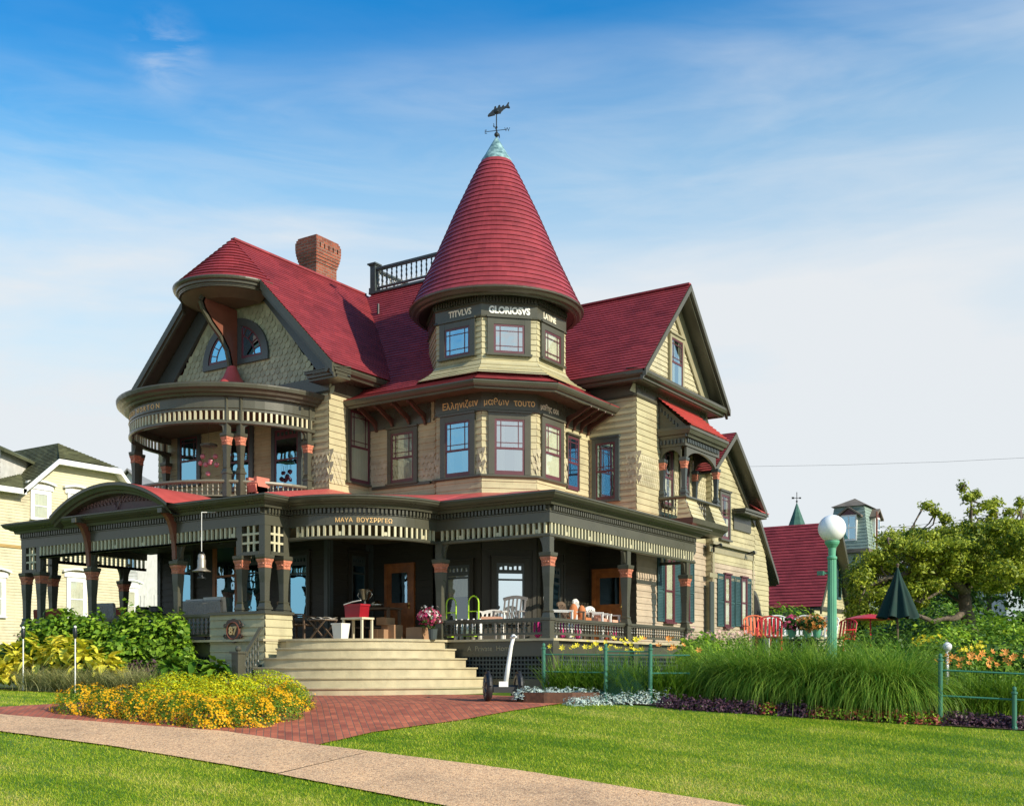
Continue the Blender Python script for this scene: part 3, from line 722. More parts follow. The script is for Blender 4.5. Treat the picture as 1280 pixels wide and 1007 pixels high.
# arched gable of the porch
AX, AW, AZ, AR = -9.80, 2.03, 4.0, .60
def archz(t, rise=AR, w=AW): 
    R = (w*w+rise*rise)/(2*rise); return sqrt(max(0, R*R-(t*w)**2))-(R-rise)
n = 24; ts = [-1+2*i/n for i in range(n+1)]
rf = MB()
for a, b in zip(ts, ts[1:]):
    p, q = (AX+a*AW, AZ+.05+archz(a)), (AX+b*AW, AZ+.05+archz(b))
    rf.poly([(p[0], -3.0, p[1]), (q[0], -3.0, q[1]), (q[0], .9, q[1]), (p[0], .9, p[1])])
part('arched_gable_roof', rf, M['redm'])
am = MB()
prof = [(-2.62, -.20), (-2.86, -.18), (-2.88, -.13), (-2.93, -.11), (-2.96, -.06), (-3.0, -.02), (-3.0, .045), (-2.62, .045)]
rings = []
for t in ts:
    x = AX+t*AW; z = AZ+archz(t); rings.append([am.V((AX+t*(AW+o*.0), y, z+o)) for y, o in prof])
for a, b in zip(rings, rings[1:]):
    for j in range(len(prof)): am.F((a[j], b[j], b[(j+1) % len(prof)], a[(j+1) % len(prof)]))
part('arched_gable_cornice', am, M['trim'])
ty = MB()
ty.cur = 0; ty.fprism(frF(-2.66), [(AX-AW*.93, AZ-.02)]+[(AX+t*AW*.93, AZ-.02+archz(t)*.93) for t in ts]+[(AX+AW*.93, AZ-.02)], -.05, .0)
part('tympanum', ty, paint('plum_panel', (.085, .04, .042), rough=.5, var=.3, nscale=8))
orn = MB()
for sgn in (-1, 1):                                       # scrolled foliage, mirrored about a central heart
    for i in range(11):
        t = sgn*(.06+.062*i); x = AX+t*AW; zz_ = AZ+.06+(archz(t)*.40); r = .075*(1-.05*i)
        P = []
        for j in range(15):
            a = sgn*(pi*.5+j*.42); rr = r*(1-j/17); P.append((x+rr*cos(a), -2.685, zz_+rr*sin(a)))
        orn.tube(P, .014, 5)
orn.tube([(AX+.10*sin(t_)**3, -2.69, AZ+.22+.10*(cos(t_)-.35*cos(2*t_)-.15*cos(3*t_))) for t_ in np.linspace(0, 2*pi, 22)], .014, 5)
for t in ts[2:-2]: orn.fbox(frF(-2.66), AX+t*AW*.9-.03, AX+t*AW*.9+.03, AZ+archz(t)*.86-.05, AZ+archz(t)*.86, 0, .06)
orn.fbox(frF(-2.66), AX-AW*.8, AX+AW*.8, AZ+.01, AZ+.04, 0, .05)
part('carved_foliage', orn, paint('carving_paint', (.17, .085, .08), rough=.5, var=.3))

# ------- stairs
STR = [2.27, 2.53, 2.80, 3.06, 3.32, 3.55]; STZ = [1.145, .955, .76, .57, .375, .185]
for i, (r, z) in enumerate(zip(STR, STZ)):
    m = MB(); a0, a1, nn = (-pi/2, radians(2), 28)
    if i < 2: a0 = -pi/2-.02
    else: a0 = -pi/2-.045
    zb = STZ[i+1] if i < 5 else -.12; rin = 1.9
    if i > 0:
        pass
    P = [(r-.035, zb-.02), (r-.035, z-.045), (r-.02, z-.035), (r, z-.03), (r+.004, z-.005), (r, z)]
    P += [(max(0.2, r-.42), z)]
    if i == 0: P = P[:-1]+[(r-.12, z)]
    rings = []
    for k_ in range(nn+1):
        a = a0+(a1-a0)*k_/nn; rings.append([m.V((-5+q*cos(a), q*sin(a), zz)) for q, zz in P+[(P[-1][0], zb-.02)]])
    for A_, B_ in zip(rings, rings[1:]):
        for j in range(len(P)+1): m.F((A_[j], B_[j], B_[(j+1) % (len(P)+1)], A_[(j+1) % (len(P)+1)]))
    m.F(rings[0][::-1]); m.F(rings[-1])
    if i == 0: st = part('staircase', m, M['tread'])
    else: part('step', m, M['tread'], st)
    if i == 5: pass
m = MB(); m.prism([(-5.26, -.5, -.1), (-5.26, -2.2, -.1)]+[(-5+2.2*cos(-pi/2+pi/2*i/12), 2.2*sin(-pi/2+pi/2*i/12), -.1) for i in range(13)]+[(-2.8, .3, -.1), (-5, .3, -.1)], (0, 0, 1.19)); part('stair_core', m, M['tread'])
# handrail at the left of the stairs
hr = MB(); nx = onD(303, 838, 20.6); NX, NY = -5.16, -3.42
hr.box(NX-.09, NX+.09, NY-.09, NY+.09, -.1, .84); hr.box(NX-.12, NX+.12, NY-.12, NY+.12, .84, .88)
hr.bar((NX+.05, NY+.06, .72), (-5.33, -2.66, 1.36), .07, .05); hr.bar((NX+.05, NY+.06, .12), (-5.33, -2.66, .62), .05, .04)
for i in range(1, 7):
    t = i/7; x = NX+.05+(-5.33-NX-.05)*t; y = NY+.06+(-2.66-NY-.06)*t; baluster(hr, x, y, .14+.54*t, .70+.58*t, .024)
hs_ = part('stair_handrail', hr, M['trim']); b_ = MB(); b_.ball((NX, NY, .93), .062, 14); b_.smooth = True; part('ball_finial', b_, M['trim'], hs_)
t_ = text_mb('A  Private  Home', .15, lambda x, y, z: (-1.72+x, .215-z, .91+y), .004, bold=.0, sx=1.05); part('lettering', t_, M['olet'], label='A Private Home lettering on the porch skirt')
# curved frieze lettering
def arcmap(R, cx, cy, am, z0, sgn=1): return lambda x, y, z: (cx+(R+z)*cos(am+x/R), cy+(R+z)*sin(am+x/R), z0+y)
t_ = text_mb('\u039c\u0391\u03a5\u0391  \u0392\u039f\u03a5\u03a3\u03a1\u03a1\u0393\u0395\u03a9', .125, arcmap(1.872, -5, 0, radians(-47), 3.515), .006, sx=1.0); part('lettering', t_, M['gold'], label='gilt Greek lettering on the curved porch frieze')
# ================================================================== lower storey walls (in the porch shade)
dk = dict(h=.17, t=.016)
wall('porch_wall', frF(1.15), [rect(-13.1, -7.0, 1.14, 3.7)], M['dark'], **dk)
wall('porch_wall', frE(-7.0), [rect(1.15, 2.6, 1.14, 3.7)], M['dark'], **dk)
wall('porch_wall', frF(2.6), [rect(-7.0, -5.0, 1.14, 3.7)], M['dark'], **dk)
ov = octv(TA)
frD = (ov[1], (r2, r2), (r2, -r2))                        # diagonal face of the turret
frL = (ov[7], (r2, -r2), (-r2, -r2))
SL = TA*.82843                                            # length of one turret face
frTF = frF(TY-TA); frTR = frE(TX+TA)
uF0, uF1 = ov[0][0], ov[1][0]; uR0, uR1 = ov[2][1], ov[3][1]
faces = [(frTF, uF0, uF1), (frD, 0, SL), (frTR, uR0, uR1), (frL, 0, SL)]
tw = MB()
for fr, a, b in faces:
    tw.fbox(fr, a, b, 1.14, 3.7, -.05, .0)
    for u in (a+.05, b-.05): tw.fbox(fr, u-.05, u+.05, 1.14, 3.5, 0, .02)
    tw.fbox(fr, a, b, 3.3, 3.62, 0, .03); tw.fbox(fr, a, b, 1.14, 1.36, 0, .03)
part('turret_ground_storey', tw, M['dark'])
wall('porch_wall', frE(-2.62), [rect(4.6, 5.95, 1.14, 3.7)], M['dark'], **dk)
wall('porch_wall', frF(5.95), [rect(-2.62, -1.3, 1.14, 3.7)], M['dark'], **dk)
ps = MB()
for fr, us in ((frF(1.15), (-13.05, -10.9, -7.06)), (frE(-7.0), (1.2, 2.52)), (frF(2.6), (-6.9,))):
    for u in us: ps.fbox(fr, u-.06, u+.06, 1.15, 3.62, 0, .04)
part('corner_board', ps, M['blue'])
gb = M['glassb']; wk = dict(cmat=M['dark'], glass=gb, smat=M['blue'])
def wpx(fr, kind, xa, xb, ya, yb, X, **k):               # window from the rectangle it fills on its wall
    if kind == 'F': a, _ = onY(xa, ya, X); b, _ = onY(xb, ya, X); xm = (xa+xb)/2; z1 = onY(xm, ya, X)[1]; z0 = onY(xm, yb, X)[1]
    else: a, _ = onX(xa, ya, X); b, _ = onX(xb, ya, X); xm = (xa+xb)/2; z1 = onX(xm, ya, X)[1]; z0 = onX(xm, yb, X)[1]
    return window(fr, a, b, z0, z1, **k)
wpx(frF(1.15), 'F', 222, 244, 690, 772, 1.15, style='transom', cas=.08, sashz=.72, **wk)
wpx(frF(1.15), 'F', 306, 334, 690, 772, 1.15, style='transom', cas=.08, sashz=.72, **wk)
wpx(frF(1.15), 'F', 360, 389, 690, 775, 1.15, style='transom', cas=.08, sashz=.72, **wk)
wpx(frF(1.15), 'F', 268, 300, 660, 775, 1.15, style='plain', cas=.10, cmat=M['wood'], glass=M['glass'], smat=M['wood'], name='porch_door_window')
wpx(frE(-7.0), 'E', 434, 458, 690, 772, -7.0, style='transom', cas=.10, sashz=.72, **wk)
window(frTF, uF0+.22, uF1-.2, 1.62, 3.05, style='transom', cas=.10, sashz=.78, curtain='top', cmat=M['dark'], glass=M['glassc'], smat=M['blue'])
window(frD, .22, SL-.18, 1.62, 3.10, style='transom', cas=.12, sashz=.72, cmat=M['dark'], glass=glassmat('bright_window_glass', .9, (.9, .97, 1)), smat=M['blue'])
window(frTR, uR0+.2, uR1-.2, 1.62, 3.05, style='transom', cas=.10, sashz=.72, **wk)
def door(fr, u0, u1, z0, z1, label=None):
    m = MB(); m.fbox(fr, u0-.09, u0, z0, z1+.09, 0, .07); m.fbox(fr, u1, u1+.09, z0, z1+.09, 0, .07); m.fbox(fr, u0, u1, z1, z1+.09, 0, .07)
    m.fbox(fr, u0, u1, z0, z1, .018, .035); w = u1-u0
    for a, b, c, d in ((u0, u0+.12, z0, z1), (u1-.12, u1, z0, z1), (u0+.12, u1-.12, z0, z0+.22), (u0+.12, u1-.12, z1-.14, z1), (u0+.12, u1-.12, z0+.86, z0+1.0), (u0+w/2-.04, u0+w/2+.04, z0+.22, z0+.86)):
        m.fbox(fr, a, b, c, d, .036, .055)
    d_ = part('door', m, M['wood'], label=label)
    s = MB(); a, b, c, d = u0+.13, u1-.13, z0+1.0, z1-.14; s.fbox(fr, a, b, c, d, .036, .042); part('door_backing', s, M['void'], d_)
    g = MB(); g.poly([g.fp(fr, x, y, .046) for x, y in ((a, c), (b, c), (b, d), (a, d))]); part('pane', g, M['glass'], d_)
    k = MB(); k.ball(k.fp(fr, u1-.06, z0+.92, .085), .03, 8); k.fbox(fr, u1-.07, u1-.05, z0+.85, z0+1.0, .055, .062); part('handle', k, paint('brass', (.6, .4, .12), rough=.3, metal=1), d_)
    if False:
        t = MB(); t.fbox(fr, u0, u1, z1+.09, min(3.6, z1+.5), .02, .05); part('transom_panel', t, M['wood'], d_)
door(frF(2.6), -6.36, -5.62, 1.15, 3.02, 'varnished oak front door with a glazed upper half')
door(frF(5.95), -2.42, -1.62, 1.15, 2.95, 'varnished side door with a dark screen')

# ================================================================== left wing, upper storey
WR, WZ = -10.05, 11.3                                      # its ridge
wall('wing_wall', frF(1.15), [rect(-13.1, -7.0, 4.4, 7.12)], M['siding'], label='front wall of the left wing behind the balcony')
wall('wing_wall', frE(-7.0), [rect(1.15, 2.62, 4.5, 7.12)], M['siding'], label='sunlit return wall of the left wing')
zz = MB(); scales(zz, frF(1.15), lambda u, z: True, -7.75, -7.06, 5.25, 5.72, .13, .15, True, .02); scales(zz, frE(-7.0), lambda u, z: not (1.62 < u < 2.7), 1.15, 2.6, 5.25, 5.72, .13, .15, True, .02)
part('pointed_shingle_band', zz, M['shing'])
fb = MB()
fb.sweep([(-13.1, 1.4), (-13.1, 1.15), (-7.0, 1.15), (-7.0, 2.9)], [(0, 7.10), (.035, 7.10), (.05, 7.13), (.03, 7.16), (.03, 7.50), (0, 7.50)]); part('wing_frieze', fb, M['trim'])
cb_ = MB()
cb_.box(-7.03, -6.52, .62, 5.0, 7.42, 7.46)
cb_.sweep([(-6.37, .55), (-6.37, 4.6)], [(-.2, 7.40), (-.14, 7.40), (-.10, 7.46), (-.04, 7.48), (0, 7.54), (0, 7.60), (-.2, 7.60)])
cb_.box(-13.6, -13.1, .62, 5.0, 7.42, 7.46)
part('wing_cornice', cb_, M['trim'])
def gable_roof_x(xc, zr, ye, yb, slopes, mat, name, t=.03, h=.15):
    """ridge along Y: slopes = [(x,z) outer ... ] on both sides"""
    m = MB()
    for sg in (1, -1):
        for (xa, za), (xb, zb) in zip(slopes, slopes[1:]):  # from eave up to ridge
            m.courses([(xc+sg*xa, ye, za), (xc+sg*xa, yb, za), (xc+sg*xb, yb, zb), (xc+sg*xb, ye, zb)], h, t, nrm=(sg*.7, 0, .7))
    return part(name, m, mat)
YR = .55
m = MB()
for sg in (1, -1):
    m.courses([(WR+sg*3.72, YR, 7.60), (WR+sg*3.72, 9.6, 7.60), (WR+sg*1.39, 9.6, 9.93), (WR+sg*1.39, YR, 9.93)], .125, .022, nrm=(sg*.7, 0, .7))
    m.courses([(WR+sg*1.39, .93, 9.93), (WR+sg*1.39, 9.6, 9.93), (WR, 9.6, 11.32), (WR, .93, 11.32)], .125, .022, nrm=(sg*.7, 0, .7))
part('wing_roof', m, M['red'])
rc = MB(); rc.bar((WR, .95, WZ+.03), (WR, 5.98, WZ+.02), .14, .05); part('ridge_cap', rc, M['red'])
# rake boards, soffit
rk = MB()
for sg in (1, -1):
    for (o0, o1, y0, y1) in ((0, .15, YR-.02, YR+.06), (.15, .22, YR+.03, YR+.10), (.02, .06, YR+.06, 1.2)):
        P = [(WR+sg*3.72, 7.60-o0*1.41), (WR+sg*1.40, 9.90-o0*1.41+.02), (WR+sg*1.40, 9.90-o1*1.41+.02), (WR+sg*3.72, 7.60-o1*1.41)]
        rk.prism([(x, y0, z-.01) for x, z in P], (0, y1-y0, 0))
part('rake_board', rk, M['trim'])
rb = MB()
for sg in (1, -1):                                        # the broad board against the shingles
    P = [(WR+sg*3.75, 7.40), (WR+sg*.15, 11.0), (WR+sg*.15, 10.15), (WR+sg*.75, 9.90), (WR+sg*3.0, 7.40)]
    rb.prism([(x, 1.06, z-.02) for x, z in P], (0, .10, 0))
part('gable_board', rb, M['blue'])
for sg in (1, -1):
    cr = MB(); a, b = sorted((WR+sg*3.74, WR+sg*2.78)); cr.box(a, b, .60, 1.17, 7.44, 7.49); cr.box(a+.02, b-.02, .66, 1.17, 7.36, 7.44); cr.box(a+.03, b-.03, .72, 1.17, 7.30, 7.36)
    tp_ = [(a, .58, 7.49), (b, .58, 7.49), (b, 1.17, 7.60), (a, 1.17, 7.60)]; cr.prism(tp_, (0, 0, .02)); part('cornice_return', cr, M['trim'])
gw = MB(); gw.poly([(-13.1, 1.16, 7.1), (-7.0, 1.16, 7.1), (WR, 1.16, 10.9)])
part('gable_sheathing', gw, M['green'])
sc_ = MB(); scales(sc_, frF(1.155), lambda u, z: abs(u-WR) < 3.2-(z-7.15)*.98 and z > 7.05, -13.1, -7.0, 7.1, 10.4); part('fish_scale_shingles', sc_, M['green'])
# half-round window
hx, hz, hw, hh = -10.12, 8.32, 1.17, 1.05
m = MB(); fr = frF(1.15); A = [(cos(pi*i/24), sin(pi*i/24)) for i in range(25)]
for (a, b), (c, d) in zip(A, A[1:]):
    for (ro, ri, n1) in ((1.0, .83, .08),):
        P = [m.fp(fr, hx+a*hw*ro, hz+b*hh*ro, n1), m.fp(fr, hx+c*hw*ro, hz+d*hh*ro, n1), m.fp(fr, hx+c*hw*ri, hz+d*hh*ri, n1), m.fp(fr, hx+a*hw*ri, hz+b*hh*ri, n1)]
        m.prism(P, (0, .08, 0))
m.fbox(fr, hx-hw, hx+hw, hz-.12, hz, .0, .082); m.fbox(fr, hx-.24, hx+.24, hz, hz+hh*.9, .0, .072)
hwin = part('half_round_window', m, M['blue'])
s = MB()
for sg in (-1, 1):
    def q(a_, r_): return (hx+sg*max(.26, r_*hw*cos(a_)), hz+.02+r_*hh*sin(a_))
    for i in range(14):
        a_, b_ = pi/2*.98*i/14, pi/2*.98*(i+1)/14
        for r0, r1_ in ((.77, .84), (.575, .60)):
            if r0 < .7 and (r0*hw*cos(a_) < .28): continue
            p = [q(a_, r0), q(b_, r0), q(b_, r1_), q(a_, r1_)]
            s.prism([m.fp(fr, u, z, .055) for u, z in p], (0, .02, 0))
    for a_ in (.28, .56, .84, 1.10, 1.32):
        if .77*hw*cos(a_) < .28: continue
        u0, z0 = hx+sg*max(.27, .59*hw*cos(a_)), hz+.02+.59*hh*sin(a_); u1, z1 = hx+sg*.79*hw*cos(a_), hz+.02+.79*hh*sin(a_)
        s.bar((u0, 1.15-.05, z0), (u1, 1.15-.05, z1), .022, .02)
    s.fbox(fr, *sorted((hx+sg*.24, hx+sg*hw*.84)), hz, hz+.07, .04, .06); s.fbox(fr, *sorted((hx+sg*.24, hx+sg*.30)), hz, hz+.74*hh, .04, .061)
part('sash', s, M['plum'], hwin)
g = MB(); g.poly([g.fp(fr, hx+a*hw*.85, hz+b*hh*.85, .045) for a, b in A]); part('pane', g, M['glassb'], hwin)
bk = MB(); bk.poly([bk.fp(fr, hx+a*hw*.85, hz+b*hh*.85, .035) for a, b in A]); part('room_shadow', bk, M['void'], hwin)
# conical hood over the gable
HY0, HR, HZ = .93, 1.40, 9.92
hd = MB(); ne = 30; nc = 13
for j in range(nc):
    f0, f1 = j/nc, (j+1)/nc
    for i in range(ne):
        a0, a1 = -pi+pi*i/ne, -pi+pi*(i+1)/ne
        def P(f, a, o): r = HR*(1-f); z = HZ+(WZ-HZ)*f; return (WR+(r+o)*cos(a), HY0+(r+o)*sin(a)*1.0, z+o*.6)
        hd.poly([P(f0, a0, .035), P(f0, a1, .035), P(f1, a1, 0.002), P(f1, a0, 0.002)]); hd.poly([P(f0, a0, 0), P(f0, a1, 0), P(f0, a1, .035), P(f0, a0, .035)])
part('hood_roof', hd, M['red'])
hc = MB()
pth = [(WR+(HR-.02)*cos(-pi+pi*i/30), HY0+(HR-.02)*sin(-pi+pi*i/30)) for i in range(31)]
hc.sweep(pth, [(-.16, -.20+HZ), (-.10, -.20+HZ), (-.08, -.13+HZ), (-.03, -.12+HZ), (-.02, -.07+HZ), (.03, -.05+HZ), (.05, HZ-.01), (.05, HZ+.02), (-.16, HZ+.02)])
part('hood_cornice', hc, M['trim'])
hs2 = MB(); ring = [(WR+(HR-.10)*cos(-pi+pi*i/30), HY0+(HR-.10)*sin(-pi+pi*i/30), HZ-.17) for i in range(31)]
low = [(WR+(HR-.5)*cos(-pi+pi*i/30), HY0+.1+(HR-.35)*.9*sin(-pi+pi*i/30), HZ-.34) for i in range(31)]
for i in range(30): hs2.poly([ring[i], low[i], low[i+1], ring[i+1]])
hs2.poly(low); hs2.poly([(WR-1.4, 1.16, HZ-.17), (WR+1.4, 1.16, HZ-.17), low[-1], low[0]])
part('hood_soffit', hs2, M['soffit'])
hb = MB(); fr = ((WR, 1.07), (0, -1), (1, 0)); C_ = [(0, 9.55), (1.06, 9.62), (1.12, 9.50), (1.04, 9.32), (.80, 9.05), (.50, 8.80), (.28, 8.50), (.17, 8.1), (.12, 7.9), (.0, 7.9)]
hb.fprism(fr, C_, -.035, .035); ri = MB()
for a, b in zip(C_[1:-1], C_[2:-1]):
    ri.bar((WR, 1.07-a[0]-.02, a[1]), (WR, 1.07-b[0]-.02, b[1]), .13, .07, up=(1, 0, 0))
hbo = part('hood_bracket', hb, M['brack']); part('bracket_rib', ri, M['trim'], hbo)
sk_ = MB(); sk_.lathe(WR, .93, [(.80, 7.10), (.58, 7.36), (.38, 7.62), (.21, 7.86), (.11, 8.12)], 24); sk_.smooth = True; part('bracket_skirt', sk_, M['redm'], hbo, smooth=True)
# round balcony
BX, BY, BR = -10.05, 1.15, 2.62
bp = lambda r, a0=-pi, a1=0, n=36: [(BX+r*cos(a0+(a1-a0)*i/n), BY+r*sin(a0+(a1-a0)*i/n)) for i in range(n+1)]
c = MB(); c.sweep(bp(BR), [(-.06, 6.79), (.10, 6.79), (.12, 6.84), (.19, 6.86), (.22, 6.91), (.29, 6.95), (.31, 7.02), (.31, 7.05), (-.06, 7.12)]); part('balcony_cornice', c, M['trim'])
c = MB(); c.sweep(bp(BR), [(-.09, 6.47), (0, 6.47), (0, 6.52), (.02, 6.53), (.0, 6.55), (0, 6.80), (-.09, 6.80)]); part('balcony_frieze', c, M['trim'])
c = MB(); c.sweep(bp(BR), [(-.08, 6.17), (.0, 6.17), (.02, 6.19), (.02, 6.24), (0, 6.26), (-.08, 6.26)]); part('balcony_frieze_rail', c, M['trim'])
c = MB(); blocks(c, bp(BR), .135, .05, -.05, -.005, 6.26, 6.47); part('balcony_spindle_band', c, M['spin'], kind='stuff')
c = MB(); c.poly([(x, y, 6.62) for x, y in bp(BR-.05)]); part('balcony_ceiling', c, M['soffit'])
c = MB()
for (a, b) in zip(bp(BR+.31), bp(BR+.31)[1:]): c.poly([(*a, 7.055), (*b, 7.055), (BX+(b[0]-BX)*.05, BY, 7.16), (BX+(a[0]-BX)*.05, BY, 7.16)])
part('balcony_roof', c, M['redm'])
c = MB(); c.poly([(x, y, 4.50) for x, y in bp(BR-.02)]); c.sweep(bp(BR-.02), [(-.1, 4.30), (.02, 4.30), (.02, 4.36), (.07, 4.38), (.07, 4.44), (.02, 4.46), (-.1, 4.50)]); c.poly([(x, y, 4.3) for x, y in bp(BR-.08)]); part('balcony_floor', c, M['trim'])
c = MB(); c.sweep(bp(BR-.08), [(-.05, 4.83), (-.04, 4.82), (.04, 4.82), (.06, 4.85), (.05, 4.89), (-.05, 4.89)]); c.sweep(bp(BR-.08), [(-.035, 4.51), (.035, 4.51), (.035, 4.545), (-.035, 4.545)])
for x, y, dx, dy in along(bp(BR-.08), .125): baluster(c, x, y, 4.545, 4.83, .026)
part('balcony_railing', c, M['trimmid'])
for ang in (-49, -42, -141, -148, -4, -176):
    a = radians(ang); r = BR-.08; x, y = BX+r*cos(a), BY+r*sin(a); co = column(x, y, [], z0=4.50, zs=5.08, zt=5.88, zp=6.18, s=.82, name='balcony_column', mat=M['trim'])
    m = MB(); 
    if ang in (-49, -141): sg = -1
    elif ang in (-42, -148): sg = 1
    else: sg = 1 if ang == -176 else -1
    if ang in (-141, -148): sg = -sg if ang == -141 else -1
    tx_, ty_ = -sin(a)*sg, cos(a)*sg
    m.fprism(((x, y), (tx_, ty_), (cos(a), sin(a))), [(0.05, 5.97), (.08, 6.02), (.10, 6.12), (.20, 6.18), (.05, 6.18)], -.03, .03); part('brace', m, M['trim'], co)
    m = MB(); m.bar((x+.07*cos(a), y+.07*sin(a), 6.24), (x+.07*cos(a), y+.07*sin(a), 6.78), .07, .07, up=(0, 1, 0)); part('strap', m, M['trim'], co)
t_ = text_mb('C O R B I N \u00b7 N O R T O N', .165, arcmap(BR+.003, BX, BY, radians(-107), 6.60), .006); part('lettering', t_, M['gold'], label='dull gilt Corbin Norton lettering round the balcony frieze')
# windows and door behind the balcony
bw = dict(cmat=M['blue'], glass=M['glassb'], smat=M['plum'])
wpx(frF(1.15), 'F', 224, 252, 542, 606, 1.15, style='queen', cas=.10, **bw)
wpx(frF(1.15), 'F', 281, 318, 530, 612, 1.15, style='queen', cas=.12, sashz=.45, name='balcony_door', **bw)
wpx(frF(1.15), 'F', 341, 379, 530, 612, 1.15, style='transom', cas=.12, **bw)
# side window
wpx(frE(-7.0), 'E', 432, 463.5, 510, 604, -7.0, style='queen', curtain='full', glass=M['glassc'], cas=.11)

# ================================================================== recess between wing and turret, turret, right recess
wall('recess_wall', frF(2.6), [rect(-7.0, -4.9, 4.4, 6.9)], M['siding'])
zz = MB(); scales(zz, frF(2.6), lambda u, z: not (-6.45 < u < -5.35), -7, -5.1, 5.25, 5.72, .13, .15, True, .02); part('pointed_shingle_band', zz, M['shing'])
window(frF(2.6), -6.36, -5.44, 5.06, 6.38, style='queen', curtain='half', glass=M['glassc'], cas=.11, label='narrow curtained window in the recess')
r_ = MB(); r_.fbox(frF(2.6), -7.0, -5.05, 6.42, 6.92, 0, .04); r_.fbox(frF(2.6), -6.85, -5.05, 4.96, 5.03, 0, .07)
r_.fbox(frE(-2.62), 4.6, 5.95, 6.42, 6.92, 0, .04); part('recess_frieze', r_, M['trim'])
wall('recess_wall', frE(-2.62), [rect(4.6, 5.95, 4.4, 6.8)], M['siding'])
wall('recess_wall', frF(5.95), [rect(-2.62, -1.3, 4.2, 7.25)], M['siding'])
wall('turret_wall', frTF, [rect(uF0, uF1, 4.4, 6.46)], M['siding'], label='shaded front face of the turret')
wall('turret_wall', frD, [rect(0, SL, 4.4, 6.46)], M['siding'], label='sunlit diagonal face of the turret')
wall('turret_wall', frTR, [rect(uR0, uR1, 4.4, 6.46)], M['siding'])
wall('turret_wall', frL, [rect(0, SL, 4.4, 6.46)], M['siding'])
TG1 = glassmat('turret_sky_tint_glass', .66, (.34, .66, .88), wav=.03); TG2 = glassmat('turret_glass', .62, (.9, .97, 1), wav=.03)  # the first is tinted to imitate a deep blue sky reflection
tz = MB()
for fr, a, b in faces[:3]: scales(tz, fr, lambda u, z: u-a < .14 or b-u < .14, a+.0, b-.07, 5.15, 5.6, .10, .15, True, .02)
part('pointed_shingle_band', tz, M['shing'])
for fr, a, b in faces[:3]:
    k_ = [q[0] for q in faces].index(fr); gm = [TG1, TG2, M['glassc']][k_]; cu = ['sides', 'sides', 'full'][k_]  # full curtain added on the right face to make a dark reflection pale
    window(fr, a+.15, b-.15, 5.02, 6.44, style='queen', sashz=.47, cas=.145, glass=gm, curtain=cu, sill=False)
    window(fr, a+.13, b-.15, 7.80, 8.62, style='single', cas=.145, glass=gm, curtain=cu, name='attic_window')
ti_ = MB()
oct5 = ov[7:]+ov[:4]; o5 = [ov[7], ov[0], ov[1], ov[2], ov[3]]
ti_.sweep(o5, [(0, 6.46), (.03, 6.46), (.05, 6.475), (.05, 6.50), (.03, 6.515), (.03, 6.92), (0, 6.92)])
ti_.sweep(o5, [(0, 4.95), (.05, 4.95), (.09, 4.97), (.09, 5.01), (0, 5.03)])
ti_.sweep(o5, [(0, 8.62), (.03, 8.62), (.06, 8.635), (.05, 8.665), (.03, 8.68), (.03, 8.92), (.06, 8.94), (.05, 8.97), (0, 8.97)])
ti_.sweep(o5, [(0, 8.97), (.03, 8.97), (.03, 9.20), (0, 9.20)]); part('turret_frieze', ti_, M['trim'])
td = MB(); blocks(td, o5, .075, .038, .03, .08, 8.99, 9.10); part('turret_dentils', td, M['trim'], kind='stuff')
ua = MB()
for fr, a, b in faces: ua.courses([ua.fp(fr, u, z, 0) for u, z in rect(a, b, 7.66, 8.63)], .13, .018, nrm=(*fr[2], 0))
FL = [(1.565, 7.68), (1.64, 7.54), (1.76, 7.42), (1.93, 7.30), (2.02, 7.24)]
for (a0, z0), (a1, z1) in zip(FL, FL[1:]):
    A = octv(a0); B = octv(a1)
    for i in (7, 0, 1, 2): 
        j = (i+1) % 8; ua.courses([(*B[i], z1), (*B[j], z1), (*A[j], z0), (*A[i], z0)], .13, .018)
part('attic_turret_wall', ua, M['siding'])
ir = MB()
for (a0, z0), (a1, z1) in zip(FL, FL[1:]): pass
# lettering on the turret
def frmap(fr, uc, z0, n0=.034): return lambda x, y, z: (fr[0][0]+fr[1][0]*(uc+x)+fr[2][0]*(n0+z), fr[0][1]+fr[1][1]*(uc+x)+fr[2][1]*(n0+z), z0+y)
for txt, k_, z, sz, mt in [('TITVLVS', 0, 8.74, .20, 'letter'), ('GLORIOSVS', 1, 8.73, .215, 'white'), ('LATINE', 2, 8.74, .20, 'letter'),
                    ('\u0395\u03bb\u03bb\u03b7\u03bd\u03b9\u03b6\u03b5\u03b9\u03bd', 0, 6.60, .22, 'gold'), ('\u03bc\u03b1\u03b8\u03c9\u03bd  \u03c4\u03bf\u03c5\u03c4\u03bf', 1, 6.61, .22, 'gold'), ('\u03bc\u03b1\u03b8\u03b7\u03c2 \u03c3\u03bf\u03b9', 2, 6.60, .20, 'letter')]:
    fr, a, b = faces[k_]; t_ = text_mb(txt, sz, frmap(fr, (a+b)/2+(.06 if k_ == 0 else 0)-(.12 if k_ == 2 else 0), z), .006, bold=.010 if mt == 'white' else (.005 if k_ != 1 and z > 8 else .001), sx=.86 if k_ else .9)
    part('lettering', t_, M[mt], label='lettering %s on the turret' % txt)
